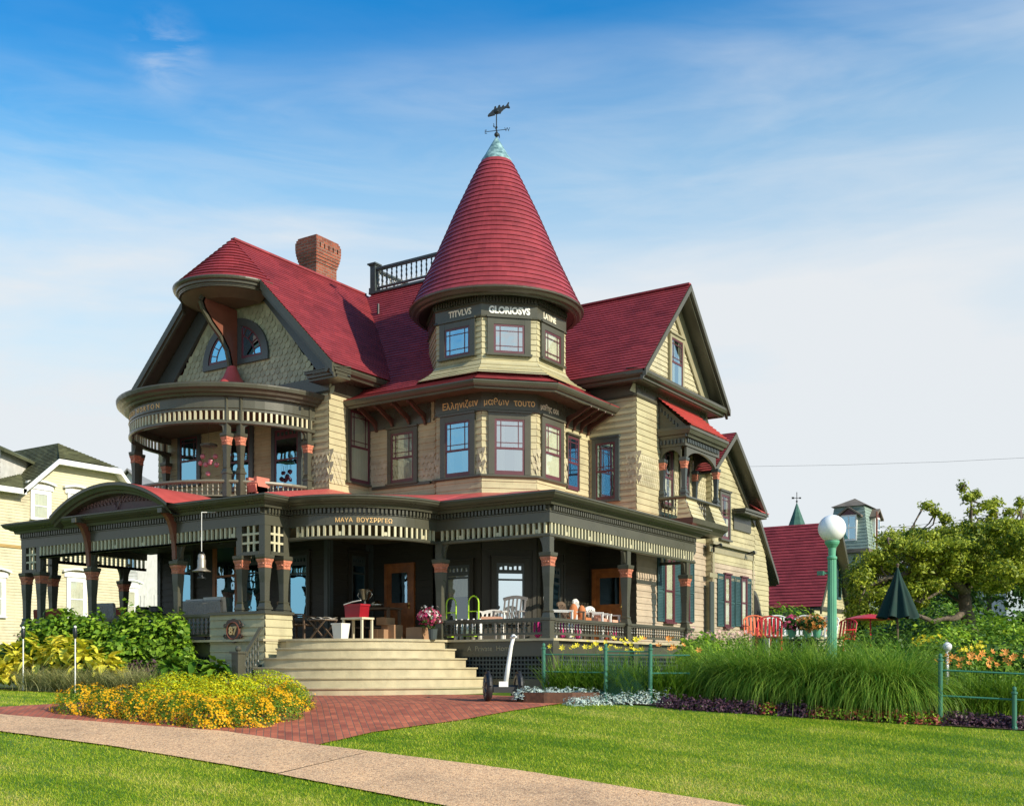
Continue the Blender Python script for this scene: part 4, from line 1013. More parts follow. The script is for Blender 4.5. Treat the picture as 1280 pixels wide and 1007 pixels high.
# main eave and roof
EP = [(-7.0, 1.65), (-3.147, 1.65), (-1.77, 3.027), (-1.77, 5.94)]
c = MB(); c.sweep(EP, [(-.34, 6.88), (-.16, 6.82), (-.11, 6.825), (-.10, 6.865), (-.05, 6.88), (-.02, 6.92), (0, 6.97), (0, 7.0), (-.34, 7.0)]); part('main_cornice', c, M['trim'])
c = MB(); inn = [(-7.0, 2.62), (uF0, 2.62), (ov[0][0], ov[0][1]+.02), (ov[1][0], ov[1][1]+.02), (ov[2][0]-.02, ov[2][1]), (ov[3][0]-.02, ov[3][1]), (-2.64, 5.95)]
c.poly([(-7.0, 1.9, 6.90), (-3.1, 1.9, 6.90), (-3.1, 2.65, 6.90), (-7.0, 2.65, 6.90)]); c.poly([(-3.25, 1.9, 6.902), (-2.02, 3.13, 6.902), (-2.65, 3.9, 6.902), (-3.9, 2.65, 6.902)]); c.poly([(-2.02, 3.0, 6.904), (-2.02, 5.95, 6.904), (-2.7, 5.95, 6.904), (-2.7, 3.0, 6.904)])
part('main_soffit', c, M['soffit'])
def scroll(fr, u, mat=M['brack']):
    m = MB(); P = [(q, z+.12) for q, z in [(0, 6.26), (.05, 6.26), (.08, 6.36), (.15, 6.44), (.30, 6.50), (.46, 6.58), (.60, 6.66), (.70, 6.67), (.72, 6.77), (.60, 6.765), (.44, 6.69), (.28, 6.60), (.10, 6.55), (0, 6.48)]]
    o, uu, n = fr; base = (o[0]+uu[0]*u, o[1]+uu[1]*u); m.fprism((base, n, (-uu[0], -uu[1])), P, -.03, .03)
    m.ball((base[0]+n[0]*.70, base[1]+n[1]*.70, 6.82), .035, 6); part('eave_bracket', m, M['brack2'])
for u in (-6.72, -6.2, -5.68, -5.2): scroll(frF(2.58), u)
for u in (4.75, 5.1, 5.45, 5.8): scroll(frE(-2.60), u)
SP = [(0, 7.0), (.5, 7.22), (1.1, 7.70), (1.9, 8.52), (4.35, 11.3)]
def ringp(s):
    a = 2.35-s; xl = -13.0+s*.7494
    if a > 0: return [(xl, 1.65+s), (TX+.41421*a, TY-a), (TX+a, TY-.41421*a), (TX+a, 14-s)]
    return [(xl, 1.65+s), (TX+a, TY-a), (TX+a, TY-a), (TX+a, 14-s)]
mr_ = MB()
for (s0, z0), (s1, z1) in zip(SP, SP[1:]):
    A, B = ringp(s0), ringp(s1)
    for i in range(3):
        P = [(*A[i], z0), (*A[i+1], z0), (*B[i+1], z1), (*B[i], z1)]
        if hypot(A[i][0]-A[i+1][0], A[i][1]-A[i+1][1]) < 1e-4: continue
        if hypot(B[i][0]-B[i+1][0], B[i][1]-B[i+1][1]) < 1e-4: P = P[:3]
        if s0 == 0 and i == 0: P[0] = (-7.3, P[0][1], P[0][2]); P[3] = (-7.3, P[3][1], P[3][2])
        if z0 < 8 and i == 0: P[0] = (-7.5, P[0][1], P[0][2]); P[-1] = (-7.5, P[-1][1], P[-1][2])
        mr_.courses(P, .125, .022, nrm=(0, 0, 1))
mr_.poly([(-9.74, 6, 11.29), (-6.12, 6, 11.29), (-6.12, 9.65, 11.29), (-9.74, 9.65, 11.29)])
mr_.poly([(-9.74, 9.65, 11.29), (-6.12, 9.65, 11.29), (-1.77, 14, 7.0), (-13, 14, 7.0)])
part('main_roof', mr_, M['red'])
# deck railing
dr = MB(); dr.sweep([(-9.80, 9.7), (-9.80, 5.94), (-6.06, 5.94), (-6.06, 9.7)], [(-.16, 11.27), (.04, 11.27), (.04, 11.33), (-.16, 11.36)]); dro = part('deck_curb', dr, M['blue'])
def deckrail(p0, p1): return railing(p0, p1, 12.02, 11.42, name='deck_railing', step=.17, mat=M['blue'], r=.034, cap=.06)
deckrail((-9.70, 6.02), (-6.16, 6.02)); deckrail((-6.16, 6.05), (-6.16, 9.55)); deckrail((-9.70, 9.55), (-9.70, 6.10)); deckrail((-6.2, 9.6), (-9.7, 9.6))
for x, y in ((-9.72, 6.02), (-6.14, 6.02), (-9.72, 9.6), (-6.14, 9.6)):
    m = MB(); m.box(x-.09, x+.09, y-.09, y+.09, 11.33, 12.08); m.box(x-.115, x+.115, y-.115, y+.115, 12.08, 12.11); m.box(x-.15, x+.15, y-.15, y+.15, 12.11, 12.15); m.box(x-.115, x+.115, y-.115, y+.115, 11.33, 11.45); part('deck_post', m, M['blue'])
v = MB(); v.lathe(-8.85, 5.15, [(.035, 10.2), (.035, 10.62), (0, 10.63)], 8); part('vent_pipe', v, M['iron'])
# turret cone
CP = [(2.11, 9.21), (1.97, 9.47), (1.55, 10.36), (1.02, 11.58), (.62, 12.42), (.36, 12.93)]
def crad(z): return float(np.interp(z, [p[1] for p in CP], [p[0] for p in CP]))
m = MB(); zc_ = 9.21; nn = 72; k_ = 0
while zc_ < 12.90:
    z2 = min(12.93, zc_+.128); m.lathe(TX, TY, [(crad(zc_)-.005, zc_), (crad(zc_)+.028, zc_), (crad(z2)+.004, z2)], nn); zc_ = z2
m.smooth = False; part('turret_roof', m, M['redc'])
c = MB(); c.lathe(TX, TY, [(1.88, 9.10), (1.90, 9.055), (1.95, 9.05), (1.97, 9.085), (2.04, 9.10), (2.08, 9.15), (2.13, 9.18), (2.135, 9.225), (2.05, 9.235)], 64); part('turret_cornice', c, M['trim'], smooth=False)
c = MB(); c.lathe(TX, TY, [(1.93, 9.06), (1.5, 9.20)], 64); part('turret_soffit', c, M['dark'])
c = MB(); c.lathe(TX, TY, [(.385, 12.90), (.375, 12.95), (.30, 13.06), (.14, 13.34), (.03, 13.52), (0, 13.52)], 32); cc = part('copper_cap', c, M['copper'], smooth=True)
wv = empty('weathervane', (0, 0, 0)); wv.parent = H; wv.location = Vector((TX, TY, 13.5))-H.location
def wpart(n, mb): return obj(n, mb, M['iron'], wv)
p = MB(); p.tube([(TX, TY, 13.45), (TX, TY, 14.2)], .014, 6); p.ball((TX, TY, 13.60), .058, 10); p.ball((TX, TY, 13.78), .03, 8); wpart('spindle', p)
vx = Vector((cos(radians(20)), sin(radians(20)), 0)); vy = Vector((-vx.y, vx.x, 0)); o_ = Vector((TX, TY, 13.70)); p = MB()
for d in (vx, -vx, vy, -vy): p.tube([o_, o_+d*.24], .008, 5)
for d, ch in ((vx, 'W'), (-vx, 'E'), (vy, 'N'), (-vy, 'S')):
    e = o_+d*.27; hd_ = Vector((RT[0], RT[1], 0)) if abs(d.dot(Vector((RT[0], RT[1], 0)))) > .5 else d
    q = text_mb(ch, .13, lambda x, y, z: (e.x+hd_.x*x-hd_.y*z, e.y+hd_.y*x+hd_.x*z, e.z-.045+y), .006); p.add(q)
wpart('compass_arms', p)
fi = [(-.30, -.10), (-.27, -.05), (-.20, .0), (-.14, .06), (-.09, .085), (-.07, .17), (-.02, .19), (.0, .11), (.03, .115), (.07, .20), (.12, .21), (.14, .13), (.17, .13), (.20, .17), (.26, .19), (.26, .13), (.32, .15), (.40, .26), (.43, .25), (.41, .16), (.46, .07), (.43, .06), (.33, .09), (.25, .05), (.19, .0), (.17, -.02), (.14, -.08), (.10, -.07), (.03, -.08), (-.04, -.07), (-.06, -.11), (-.10, -.11), (-.18, -.12), (-.28, -.13)]
p = MB(); fd = Vector((RT[0], RT[1], 0)); fn = Vector((-fd.y, fd.x, 0)); oo = Vector((TX, TY, 14.16))
cen = [(sum(x for x, _ in fi)/len(fi), sum(z for _, z in fi)/len(fi))]
P1 = [oo+fd*x*.72+Vector((0, 0, z*.72+x*.10))+fn*.02 for x, z in fi]; p.prism(P1, -fn*.04)
p.ball(oo+fd*-.04, .045, 10, (2.6, .8, 1.2)); wpart('fish', p)
# chimney
CHX, CHY = -10.22, 4.15
m = MB(); m.box(CHX-.62, CHX, CHY, CHY+.82, 10.3, 11.77)
for i, (o, z) in enumerate([(.02, 11.77), (.04, 11.85), (.06, 11.93), (.075, 12.01), (.085, 12.09)]): m.box(CHX-.62-o, CHX+o, CHY-o, CHY+.82+o, z, z+.08)
o = .09; 
for side in range(4):
    nb = 5
    for i in range(nb+1):
        if side % 2 == 0:
            L0, L1 = CHX-.62-o, CHX+o; x = L0+(L1-L0-.13)*i/nb; y = (CHY-o) if side == 0 else CHY+.82+o-.13; m.box(x, x+.13, y+.001*i, y+.13, 12.17, 12.30)
        elif 0 < i < nb:
            L0, L1 = CHY-o, CHY+.82+o; y = L0+(L1-L0-.13)*i/nb; x = (CHX+o-.13) if side == 1 else CHX-.62-o; m.box(x, x+.13, y, y+.13, 12.17, 12.30)
m.box(CHX-.48, CHX-.13, CHY+.15, CHY+.67, 12.17, 12.30)
for o, z, t in ((.09, 12.30, .07), (.07, 12.37, .07), (.04, 12.44, .06)): m.box(CHX-.62-o, CHX+o, CHY-o, CHY+.82+o, z, z+t)
part('chimney', m, M['brick'])
# ================================================================== right wing (gable to the right)
EX = -1.3
wall('side_wall', frE(EX), [rect(5.95, 10.12, 4.0, 7.25)], M['siding'], label='sunlit upper wall of the right wing')
wall('side_wall', frE(EX), [rect(5.95, 10.12, .0, 4.0)], M['beige'], label='lower wall of the right wing')
zz = MB(); scales(zz, frE(EX), lambda u, z: True, 5.98, 10.0, 5.25, 5.85, .13, .15, True, .018); scales(zz, frF(5.95), lambda u, z: u > -1.55, -1.6, -1.36, 5.25, 5.85, .11, .15, True, .018); part('pointed_shingle_band', zz, M['shing'])
wpx(frF(5.95), 'F', 741, 775, 548, 625, 5.95, style='queen', cas=.11, cmat=M['blue'], curtain='left', glass=M['glass'])
wpx(frE(-2.62), 'E', 706.8, 722, 545, 612, -2.62, style='queen', cas=.03, glass=M['glassb'], sill=False)
GE, GYc, GZr, GW, GZe = -.78, 8.0, 10.45, 2.60, 7.72
m = MB()
for sg in (-1, 1): m.courses([(GE, GYc+sg*GW, GZe), (-7.5, GYc+sg*GW, GZe), (-7.5, GYc, GZr), (GE, GYc, GZr)], .125, .022, nrm=(0, sg*.7, .7))
part('right_wing_roof', m, M['red'])
rc = MB(); rc.bar((-.80, GYc, GZr+.02), (-6.8, GYc, GZr+.02), .14, .05); part('ridge_cap', rc, M['red'])
rk = MB(); sl_ = (GZr-GZe)/GW
def rake(mb, X0, X1, yc, zr, w, ze, o0, o1, drop=0):
    for sg in (-1, 1):
        P = [(yc+sg*w, ze-o0), (yc, zr-o0), (yc, zr-o1), (yc+sg*w, ze-o1)]; mb.prism([(X0, y, z-drop) for y, z in P], (X1-X0, 0, 0))
rake(rk, GE-.07, GE+.02, GYc, GZr, GW, GZe, 0, .17); rake(rk, GE-.13, GE-.06, GYc, GZr, GW, GZe, .15, .25); rake(rk, -1.31, GE-.07, GYc, GZr, GW, GZe, .05, .085)
part('rake_board', rk, M['trim'])
m = MB(); m.poly([(EX+.0, 5.6, 7.3), (EX, 10.4, 7.3), (EX, GYc+.0, 10.2)]); part('gable_sheathing', m, M['shing'])
m = MB()
z = 7.62
for a, b in ((7.66, 8.3), (8.3, 9.0), (9.0, 9.75)):
    wa = (GZr-.38-a)/sl_; wb = (GZr-.38-b)/sl_; m.courses([m.fp(frE(EX+.002), u, z_, 0) for u, z_ in ((GYc-wa, a), (GYc+wa, a), (GYc+wb, b), (GYc-wb, b))], .13, .02, nrm=(1, 0, 0), seg=.17, jit=.5)
part('gable_shingles', m, M['scalew'])
m = MB()
for sg in (-1, 1):
    P = [(GYc+sg*2.55, 7.66), (GYc, 10.37), (GYc, 9.75), (GYc+sg*1.98, 7.66)]; m.prism([(EX+.03, y, z) for y, z in P], (.04, 0, 0))
part('gable_board', m, M['trimlt'])
m = MB(); m.sweep([(-2.7, 5.95), (EX, 5.95), (EX, 10.1)], [(0, 7.22), (.03, 7.22), (.045, 7.25), (.03, 7.28), (.03, 7.56), (0, 7.56)]); part('wing_frieze', m, M['trim'])
m = MB(); prf = [(-.22, 7.50), (-.14, 7.50), (-.10, 7.58), (-.03, 7.60), (0, 7.67), (0, 7.72), (-.22, 7.72)]
m.sweep([(-6, 5.40), (-.80, 5.40), (-.80, 10.60), (-3, 10.60)], prf)
m.box(-6, EX, 5.5, 5.96, 7.52, 7.55); m.box(EX, -.9, 5.5, 10.5, 7.521, 7.551); m.prism([(-.80, 5.40, 7.725), (-.80, 10.60, 7.725), (EX, 10.60, 7.80), (EX, 5.40, 7.80)], (0, 0, .01)); part('wing_cornice', m, M['trim'])
wpx(frE(EX), 'E', 834, 851.5, 421, 485, EX, style='queen', cas=.09, cmat=M['trimlt'], n0=.03, curtain='sides', glass=M['glass'], name='gable_window')

# side balcony with shed roof
B0, B1, BXo = 7.25, 9.25, -.62
wf = dict(cas=.08, cmat=M['trim'], glass=M['glassc'])
window(frE(EX), 7.34, 7.98, 4.75, 6.25, style='queen', curtain='sides', **wf); window(frE(EX), 8.35, 8.95, 4.75, 6.25, style='queen', curtain='sides', **wf)
wall('balcony_roof', ((0, 0), (1, 0), (0, -1)), [], M['red']) if False else None
m = MB(); m.courses([(BXo+.28, B0-.22, 6.62), (BXo+.28, B1+.28, 6.62), (EX+.02, B1+.28, 7.42), (EX+.02, B0-.22, 7.42)], .13, .025, nrm=(.7, 0, .7)); part('side_balcony_roof', m, M['redm'])
m = MB()
m.sweep([(EX, B0-.2), (BXo+.26, B0-.2), (BXo+.26, B1+.26), (EX, B1+.26)], [(-.18, 6.36), (-.12, 6.36), (-.10, 6.42), (-.05, 6.44), (-.02, 6.52), (0, 6.54), (0, 6.61), (-.18, 6.61)])
m.sweep([(EX, B0-.06), (BXo+.06, B0-.06), (BXo+.06, B1+.08), (EX, B1+.08)], [(-.08, 6.16), (0, 6.16), (.0, 6.36), (-.08, 6.36)])
for y in (B0-.10, B1+.12):                                 # triangular cheeks under the shed roof
    m.prism([(EX, y, 6.55), (BXo+.20, y, 6.55), (EX, y, 7.36)], (0, .05, 0))
part('side_balcony_entablature', m, M['trim'])
m = MB()
for i in range(9):
    t = (i+.5)/9; x = EX+.05+(BXo+.1-EX)*t; zt_ = 7.25-.75*t*1.02; m.box(x-.02, x+.02, B0-.135, B0-.10, zt_-.16, zt_-.06)
for i in range(7): m.box(EX+.06+i*.1, EX+.10+i*.1, B0-.10, B0-.06, 6.22, 6.33)
for i in range(20): y = B0+.02+i*.10; m.box(BXo+.06, BXo+.10, y, y+.05, 6.24, 6.34)
part('side_balcony_dentils', m, M['blue'], kind='stuff')
m = MB()                                                  # arched boards between the posts
def archboard(fr, u0, u1, zs, zt, n0, n1, pts=14, rise=None):
    uc = (u0+u1)/2; hw_ = (u1-u0)/2; rise = rise or min(hw_, zt-zs-.06)
    A = [(uc-hw_*cos(pi*i/pts), zs+rise*sin(pi*i/pts)) for i in range(pts+1)]
    for (a, b), (c, d) in zip(A, A[1:]):
        m.prism([m.fp(fr, a, b, n1), m.fp(fr, c, d, n1), m.fp(fr, c, zt, n1), m.fp(fr, a, zt, n1)], (-fr[2][0]*(n1-n0), -fr[2][1]*(n1-n0), 0))
archboard(frE(BXo+.03), B0+.08, B1-.08, 5.76, 6.17, -.06, 0, rise=.34); archboard(frF(B0), EX+.05, BXo-.08, 5.78, 6.17, -.03, .03, rise=.30); archboard(frF(B1), EX+.05, BXo-.08, 5.78, 6.17, -.03, .03, rise=.30)
part('side_balcony_arch', m, M['trim'])
for x, y in ((BXo, B0), (BXo, B1), (EX+.08, B0), (EX+.08, B1)): column(x, y, [], name='side_balcony_column', z0=4.88, zs=5.02, zt=5.78, post=False, s=.72, mat=M['blue'])
m = MB(); m.sweep([(EX, B0-.06), (BXo+.06, B0-.06), (BXo+.06, B1+.06), (EX, B1+.06)], [(-.14, 4.83), (.03, 4.83), (.05, 4.86), (.03, 4.90), (-.14, 4.90)]); part('side_balcony_rail', m, M['trim'])
m = MB()
def flare(y0, y1, skirt=.22):
    m.courses([(BXo+.04+skirt, y0-.06, 4.33), (BXo+.04+skirt, y1+.06, 4.33), (BXo+.04, y1, 4.84), (BXo+.04, y0, 4.84)], .13, .018, nrm=(1, 0, .3))
flare(B0-.02, B0+.62); flare(B1-.60, B1+.04)
for ya, yb in ((B0-.05, -1), (B1+.05, 1)):
    P = [(BXo+.26, ya+yb*.06, 4.33), (EX, ya+yb*.06, 4.33), (EX, ya, 4.84), (BXo+.04, ya, 4.84)]
    P2 = [(x if x > -.9 else BXo-.14, y, z) for x, y, z in P]; m.courses(P2, .13, .018, nrm=(0, yb, .2))
for (a, b) in ((B0+.60, 1), (B1-.58, 1)): m.prism([(BXo+.26, a, 4.33), (BXo-.1, a, 4.33), (BXo-.1, a, 4.84), (BXo+.04, a, 4.84)], (0, .01, 0))
part('side_balcony_parapet', m, M['siding'])
m = MB()
for i in range(6): baluster(m, BXo, B0+.72+i*.115, 4.40, 4.84, .026)
for i in range(4): baluster(m, EX+.15+i*.10, B0-.02, 4.40, 4.84, .024)
m.box(EX, BXo+.04, B0-.06, B1+.06, 4.30, 4.345)
m.sweep([(EX, B0-.08), (BXo+.26, B0-.08), (BXo+.26, B1+.12), (EX, B1+.12)], [(-.3, 4.02), (-.10, 4.04), (-.06, 4.12), (.02, 4.20), (.04, 4.33), (-.3, 4.33)])
part('side_balcony_base', m, M['trim'])

# ================================================================== rear wing
RX = -1.12
wall('rear_wall', frE(RX), [rect(10.12, 13.3, 0, 3.5)], M['beige'], h=.14, t=.018)
wall('rear_wall', frE(RX), [rect(13.3, 14.45, 0, 3.2), rect(10.12, 13.3, 3.5, 3.6), [(13.3, 3.2), (14.45, 3.2), (13.9, 4.7), (13.3, 4.7)], rect(10.12, 13.3, 3.6, 4.7), [(10.12, 4.7), (13.5, 4.7), (12.9, 5.3), (10.12, 5.3)], [(10.12, 5.3), (12.9, 5.3), (11.0, 6.95), (10.7, 6.95), (10.12, 6.5)], [(9.7, 5.9), (10.12, 5.9), (10.12, 6.4), (9.7, 6.1)]], M['siding'], label='rear gable wall')
wall('rear_wall', frF(10.12), [rect(EX, RX, 0, 6.35)], M['siding'])
m = MB(); RYc, RZr, RW, RZe = 10.85, 7.12, 2.35, 5.20
m.courses([(RX+.42, RYc+RW, RZe), (-7, RYc+RW, RZe), (-7, RYc, RZr), (RX+.42, RYc, RZr)], .125, .022, nrm=(0, .7, .7))
m.courses([(RX+.42, 9.30, 5.85), (EX+.03, 9.30, 5.85), (EX+.03, RYc, RZr), (RX+.42, RYc, RZr)], .125, .022, nrm=(0, -.7, .7)); m.courses([(EX+.03, 10.12, 6.52), (-7, 10.12, 6.52), (-7, RYc, RZr), (EX+.03, RYc, RZr)], .125, .022, nrm=(0, -.7, .7))
m.courses([(RX+.12, 15.0, 3.35), (-7, 15.0, 3.35), (-7, 13.0, 5.6), (RX+.12, 13.0, 5.6)], .125, .022, nrm=(0, .7, .7)); part('rear_roof', m, M['red'])
m = MB(); 
k2 = (RZr-RZe)/RW
for X0, X1, o0, o1, yl in ((RX+.35, RX+.44, 0, .16, 9.30), (RX+.01, RX+.36, .05, .09, 9.32), (RX+.02, RX+.07, .18, .42, 10.2)):
    m.prism([(X0, RYc, RZr-o0), (X0, RYc+RW, RZe-o0), (X0, RYc+RW, RZe-o1), (X0, RYc, RZr-o1)], (X1-X0, 0, 0))
    m.prism([(X0, RYc, RZr-o0), (X0, yl, RZr-k2*(RYc-yl)-o0), (X0, yl, RZr-k2*(RYc-yl)-o1), (X0, RYc, RZr-o1)], (X1-X0, 0, 0))

P = [(13.0, 5.55), (15.0, 3.32), (15.0, 3.17), (13.0, 5.35)]; m.prism([(RX+.05, y, z) for y, z in P], (.09, 0, 0)); m.prism([(RX-.3, y, z-.03) for y, z in P], (.36, 0, 0))
m.box(RX, RX+.44, 11.5, 13.3, 5.05, 5.12); m.box(RX, RX+.40, 11.55, 13.25, 4.98, 5.05); m.box(RX, RX+.05, 11.6, 12.9, 4.55, 4.98)
part('rake_board', m, M['trim'])
m = MB(); m.prism([(RX+.44, 12.7, 5.14), (RX+.44, 13.35, 5.14), (RX, 13.4, 5.16), (RX, 12.7, 5.45)], (0, 0, .015)); part('return_roof', m, M['redm'])
wpx(frE(RX), 'E', 898, 911, 615, 674, RX, style='queen', cas=.09, glass=M['glassc'], curtain='sides')
m = MB(); ya, za = onX(886, 675, RX); yb, zb = onX(941, 697, RX); m.fbox(frE(RX), ya, yb, za-.10, za-.02, 0, .14); m.fbox(frE(RX), ya, yb, za-.30, za-.10, 0, .03)
m.fbox(frE(RX), 10.14, 10.26, 0, 4.6, 0, .03); z_ = onX(890, 716, RX)[1]; m.fbox(frE(RX), ya, yb, z_-.12, z_, 0, .035); m.fbox(frE(RX), yb-.06, yb, 1.0, za-.1, 0, .03)
part('belt_course', m, M['trimlt'])
m = MB()
for px_, py_ in ((889, 683), (931, 692)):
    y, z = onX(px_, py_, RX); m.bar((RX+.1, y, z), (RX+.28, y-.05, z+.03), .07, .05); m.ball((RX+.30, y-.06, z+.03), .05, 8)
    m.ball((RX+.26, y+.07, z+.01), .045, 8)
part('security_light', m, M['iron'])
def shutter(fr, u0, u1, z0, z1, parent=None, n0=.02):
    s = MB(); s.fbox(fr, u0, u0+.035, z0, z1, n0, n0+.03); s.fbox(fr, u1-.035, u1, z0, z1, n0, n0+.03); zm = z0+(z1-z0)*.45
    for a, b in ((z0, z0+.06), (zm, zm+.05), (z1-.05, z1)): s.fbox(fr, u0+.035, u1-.035, a, b, n0, n0+.029)
    z = z0+.07
    while z < z1-.07:
        if not (zm-.02 < z < zm+.06):
            P = [s.fp(fr, u0+.035, z, n0+.024), s.fp(fr, u1-.035, z, n0+.024), s.fp(fr, u1-.035, z+.035, n0+.006), s.fp(fr, u0+.035, z+.035, n0+.006)]; s.poly(P)
        z += .04
    s.fbox(fr, u0+.02, u1-.02, z0+.01, z1-.01, n0-.002, n0+.004)
    part('shutter', s, M['shut'])
def shutwin(fr, X, xs, yt, yb, swa):
    """shuttered window: xs = shutter edge, window edge, window edge, shutter edge (as seen)"""
    U = [onX(x, yt, X)[0] for x in xs]; xm = (xs[0]+xs[3])/2; z1 = onX(xm, yt, X)[1]; z0 = onX(xm, yb, X)[1]
    window(fr, U[1], U[2], z0, z1, style='plain', cas=.05, cmat=M['plum'], smat=M['plum'], glass=M['glassc'], curtain='full', sill=True)
    shutter(fr, U[0], U[1]-.01, z0, z1); shutter(fr, U[2]+.01, U[3], z0, z1)
shutwin(frE(EX), EX, (820.5, 829, 841, 850), 698, 777, .2)
shutwin(frE(EX), EX, (850.5, 850.5, 860, 866), 698, 777, .2)
shutwin(frE(RX), RX, (895.5, 903.5, 911.5, 917), 718, 783, .2)
shutwin(frE(RX), RX, (918, 924.5, 932, 937.5), 722, 783, .2)
m = MB(); ya = onX(886.5, 720, RX)[0]; yb = onX(891, 720, RX)[0]; m.fbox(frE(RX), ya, yb, 1.2, 2.95, .0, .04); part('narrow_opening', m, M['blue'])
# little arched opening low in the rear wall
m = MB(); y0 = onX(941, 760, RX)[0]; y1 = onX(953, 790, RX)[0]; z1 = onX(944, 738, RX)[1]
A = [(y0, 0), (y1, 0)]+[(y0+(y1-y0)*cos(pi/2*i/10), .9+(z1-.9)*sin(pi/2*i/10)) for i in range(11)]
m.fprism(frE(RX), A, .0, .045); part('arched_opening', m, M['trim'])
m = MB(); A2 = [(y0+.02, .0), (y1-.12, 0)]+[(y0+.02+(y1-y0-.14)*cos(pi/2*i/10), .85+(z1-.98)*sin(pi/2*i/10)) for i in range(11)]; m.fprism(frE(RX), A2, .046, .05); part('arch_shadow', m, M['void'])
# solid cores so that nothing shows hollow from the side
for b in ((-13.08, -7.02, 1.2, 9, 0, 7.5), (-7.1, -5.2, 2.65, 9, 0, 6.7), (-5.9, -2.64, 4.7, 9, 0, 6.7), (-6.6, EX-.02, 5.99, 10.1, 0, 7.4), (-6.6, RX-.03, 10.15, 14.3, 0, 3.3), (-6.6, RX-.03, 10.15, 12.8, 3.2, 5.1)):
    m = MB(); m.box(*b); part('core_wall', m, M['siding'])
# ================================================================== terrain and hard surfaces
def terrain():
    us = np.concatenate([np.arange(-6, 34, .5), np.arange(34, 80, 4), np.arange(80, 700, 60)]); ls = np.concatenate([np.arange(-500, -60, 55), np.arange(-60, -20, 4), np.arange(-20, 20, .6), np.arange(20, 60, 4), np.arange(60, 520, 55)])
    v = []; 
    for u in us:
        for l in ls: v.append((CAM[0]+u*FW[0]+l*RT[0], CAM[1]+u*FW[1]+l*RT[1], float(gzv(u))-.012))
    n = len(ls); f = [(i*n+j, i*n+j+1, (i+1)*n+j+1, (i+1)*n+j) for i in range(len(us)-1) for j in range(n-1)]
    return np.array(v), np.array(f)
def grassmat(name, blades=False):
    m, nt, b = newmat(name); g = N(nt, 'ShaderNodeNewGeometry'); mp = N(nt, 'ShaderNodeMapping'); L(nt, g.outputs['Position'], mp.inputs['Vector'])
    n1 = N(nt, 'ShaderNodeTexNoise'); n1.inputs['Scale'].default_value = .8; n1.inputs['Detail'].default_value = 7; n1.inputs['Roughness'].default_value = .62; L(nt, mp.outputs[0], n1.inputs['Vector'])
    mp2 = N(nt, 'ShaderNodeMapping'); mp2.inputs['Rotation'].default_value = (0, 0, -A0-.06); mp2.inputs['Scale'].default_value = (.25, 1.9, 1); L(nt, g.outputs['Position'], mp2.inputs['Vector'])
    n2 = N(nt, 'ShaderNodeTexNoise'); n2.inputs['Scale'].default_value = 1.0; n2.inputs['Detail'].default_value = 3; L(nt, mp2.outputs[0], n2.inputs['Vector'])
    a = N(nt, 'ShaderNodeMath', operation='ADD'); L(nt, n1.outputs['Fac'], a.inputs[0]); L(nt, n2.outputs['Fac'], a.inputs[1])
    s = N(nt, 'ShaderNodeMath', operation='MULTIPLY_ADD'); s.inputs[1].default_value = .42; L(nt, a.outputs[0], s.inputs[0])
    ri = N(nt, 'ShaderNodeMath', operation='MULTIPLY'); ri.inputs[1].default_value = .22 if blades else 0; L(nt, g.outputs['Random Per Island'], ri.inputs[0]); L(nt, ri.outputs[0], s.inputs[2])
    r = ramp(nt, [(.34, (.07, .18, .006)), (.43, (.18, .33, .008)), (.51, (.36, .50, .012)), (.60, (.66, .66, .06)), (.70, (.76, .62, .20))] if blades else [(.35, (.07, .14, .008)), (.6, (.16, .24, .015))])
    L(nt, s.outputs[0], r.inputs['Fac']); L(nt, r.outputs['Color'], b.inputs['Base Color']); b.inputs['Roughness'].default_value = .55; b.inputs['Specular IOR Level'].default_value = .25
    if blades:
        tr = N(nt, 'ShaderNodeBsdfTranslucent'); L(nt, r.outputs['Color'], tr.inputs['Color']); ms = N(nt, 'ShaderNodeMixShader'); ms.inputs['Fac'].default_value = .35
        L(nt, b.outputs[0], ms.inputs[1]); L(nt, tr.outputs[0], ms.inputs[2]); L(nt, ms.outputs[0], nt.nodes['Material Output'].inputs['Surface'])
    return m
v, f = terrain(); bigmesh('lawn_ground', v, f, grassmat('turf_soil'), kind='structure')
def strip(name, pts_up, pts_lo, mat, dz, n=60, rows=10):
    """ground sheet between two edges traced on the terrain"""
    xs = np.linspace(pts_up[0][0], pts_up[-1][0], n); xl = np.linspace(pts_lo[0][0], pts_lo[-1][0], n)
    yu = np.interp(xs, [p[0] for p in pts_up], [p[1] for p in pts_up]); yl = np.interp(xl, [p[0] for p in pts_lo], [p[1] for p in pts_lo])
    mb = MB(); G0 = []
    for i in range(n):
        a = G(xs[i], yu[i]); b = G(xl[i], yl[i]); row = []
        for j in range(rows+1):
            t = j/rows; X = a[0]+(b[0]-a[0])*t; Y = a[1]+(b[1]-a[1])*t; row.append(mb.V((X, Y, gz(X, Y)+dz)))
        G0.append(row)
    for i in range(n-1):
        for j in range(rows): mb.F((G0[i][j], G0[i][j+1], G0[i+1][j+1], G0[i+1][j]))
    return obj(name, mb, mat, kind='structure')
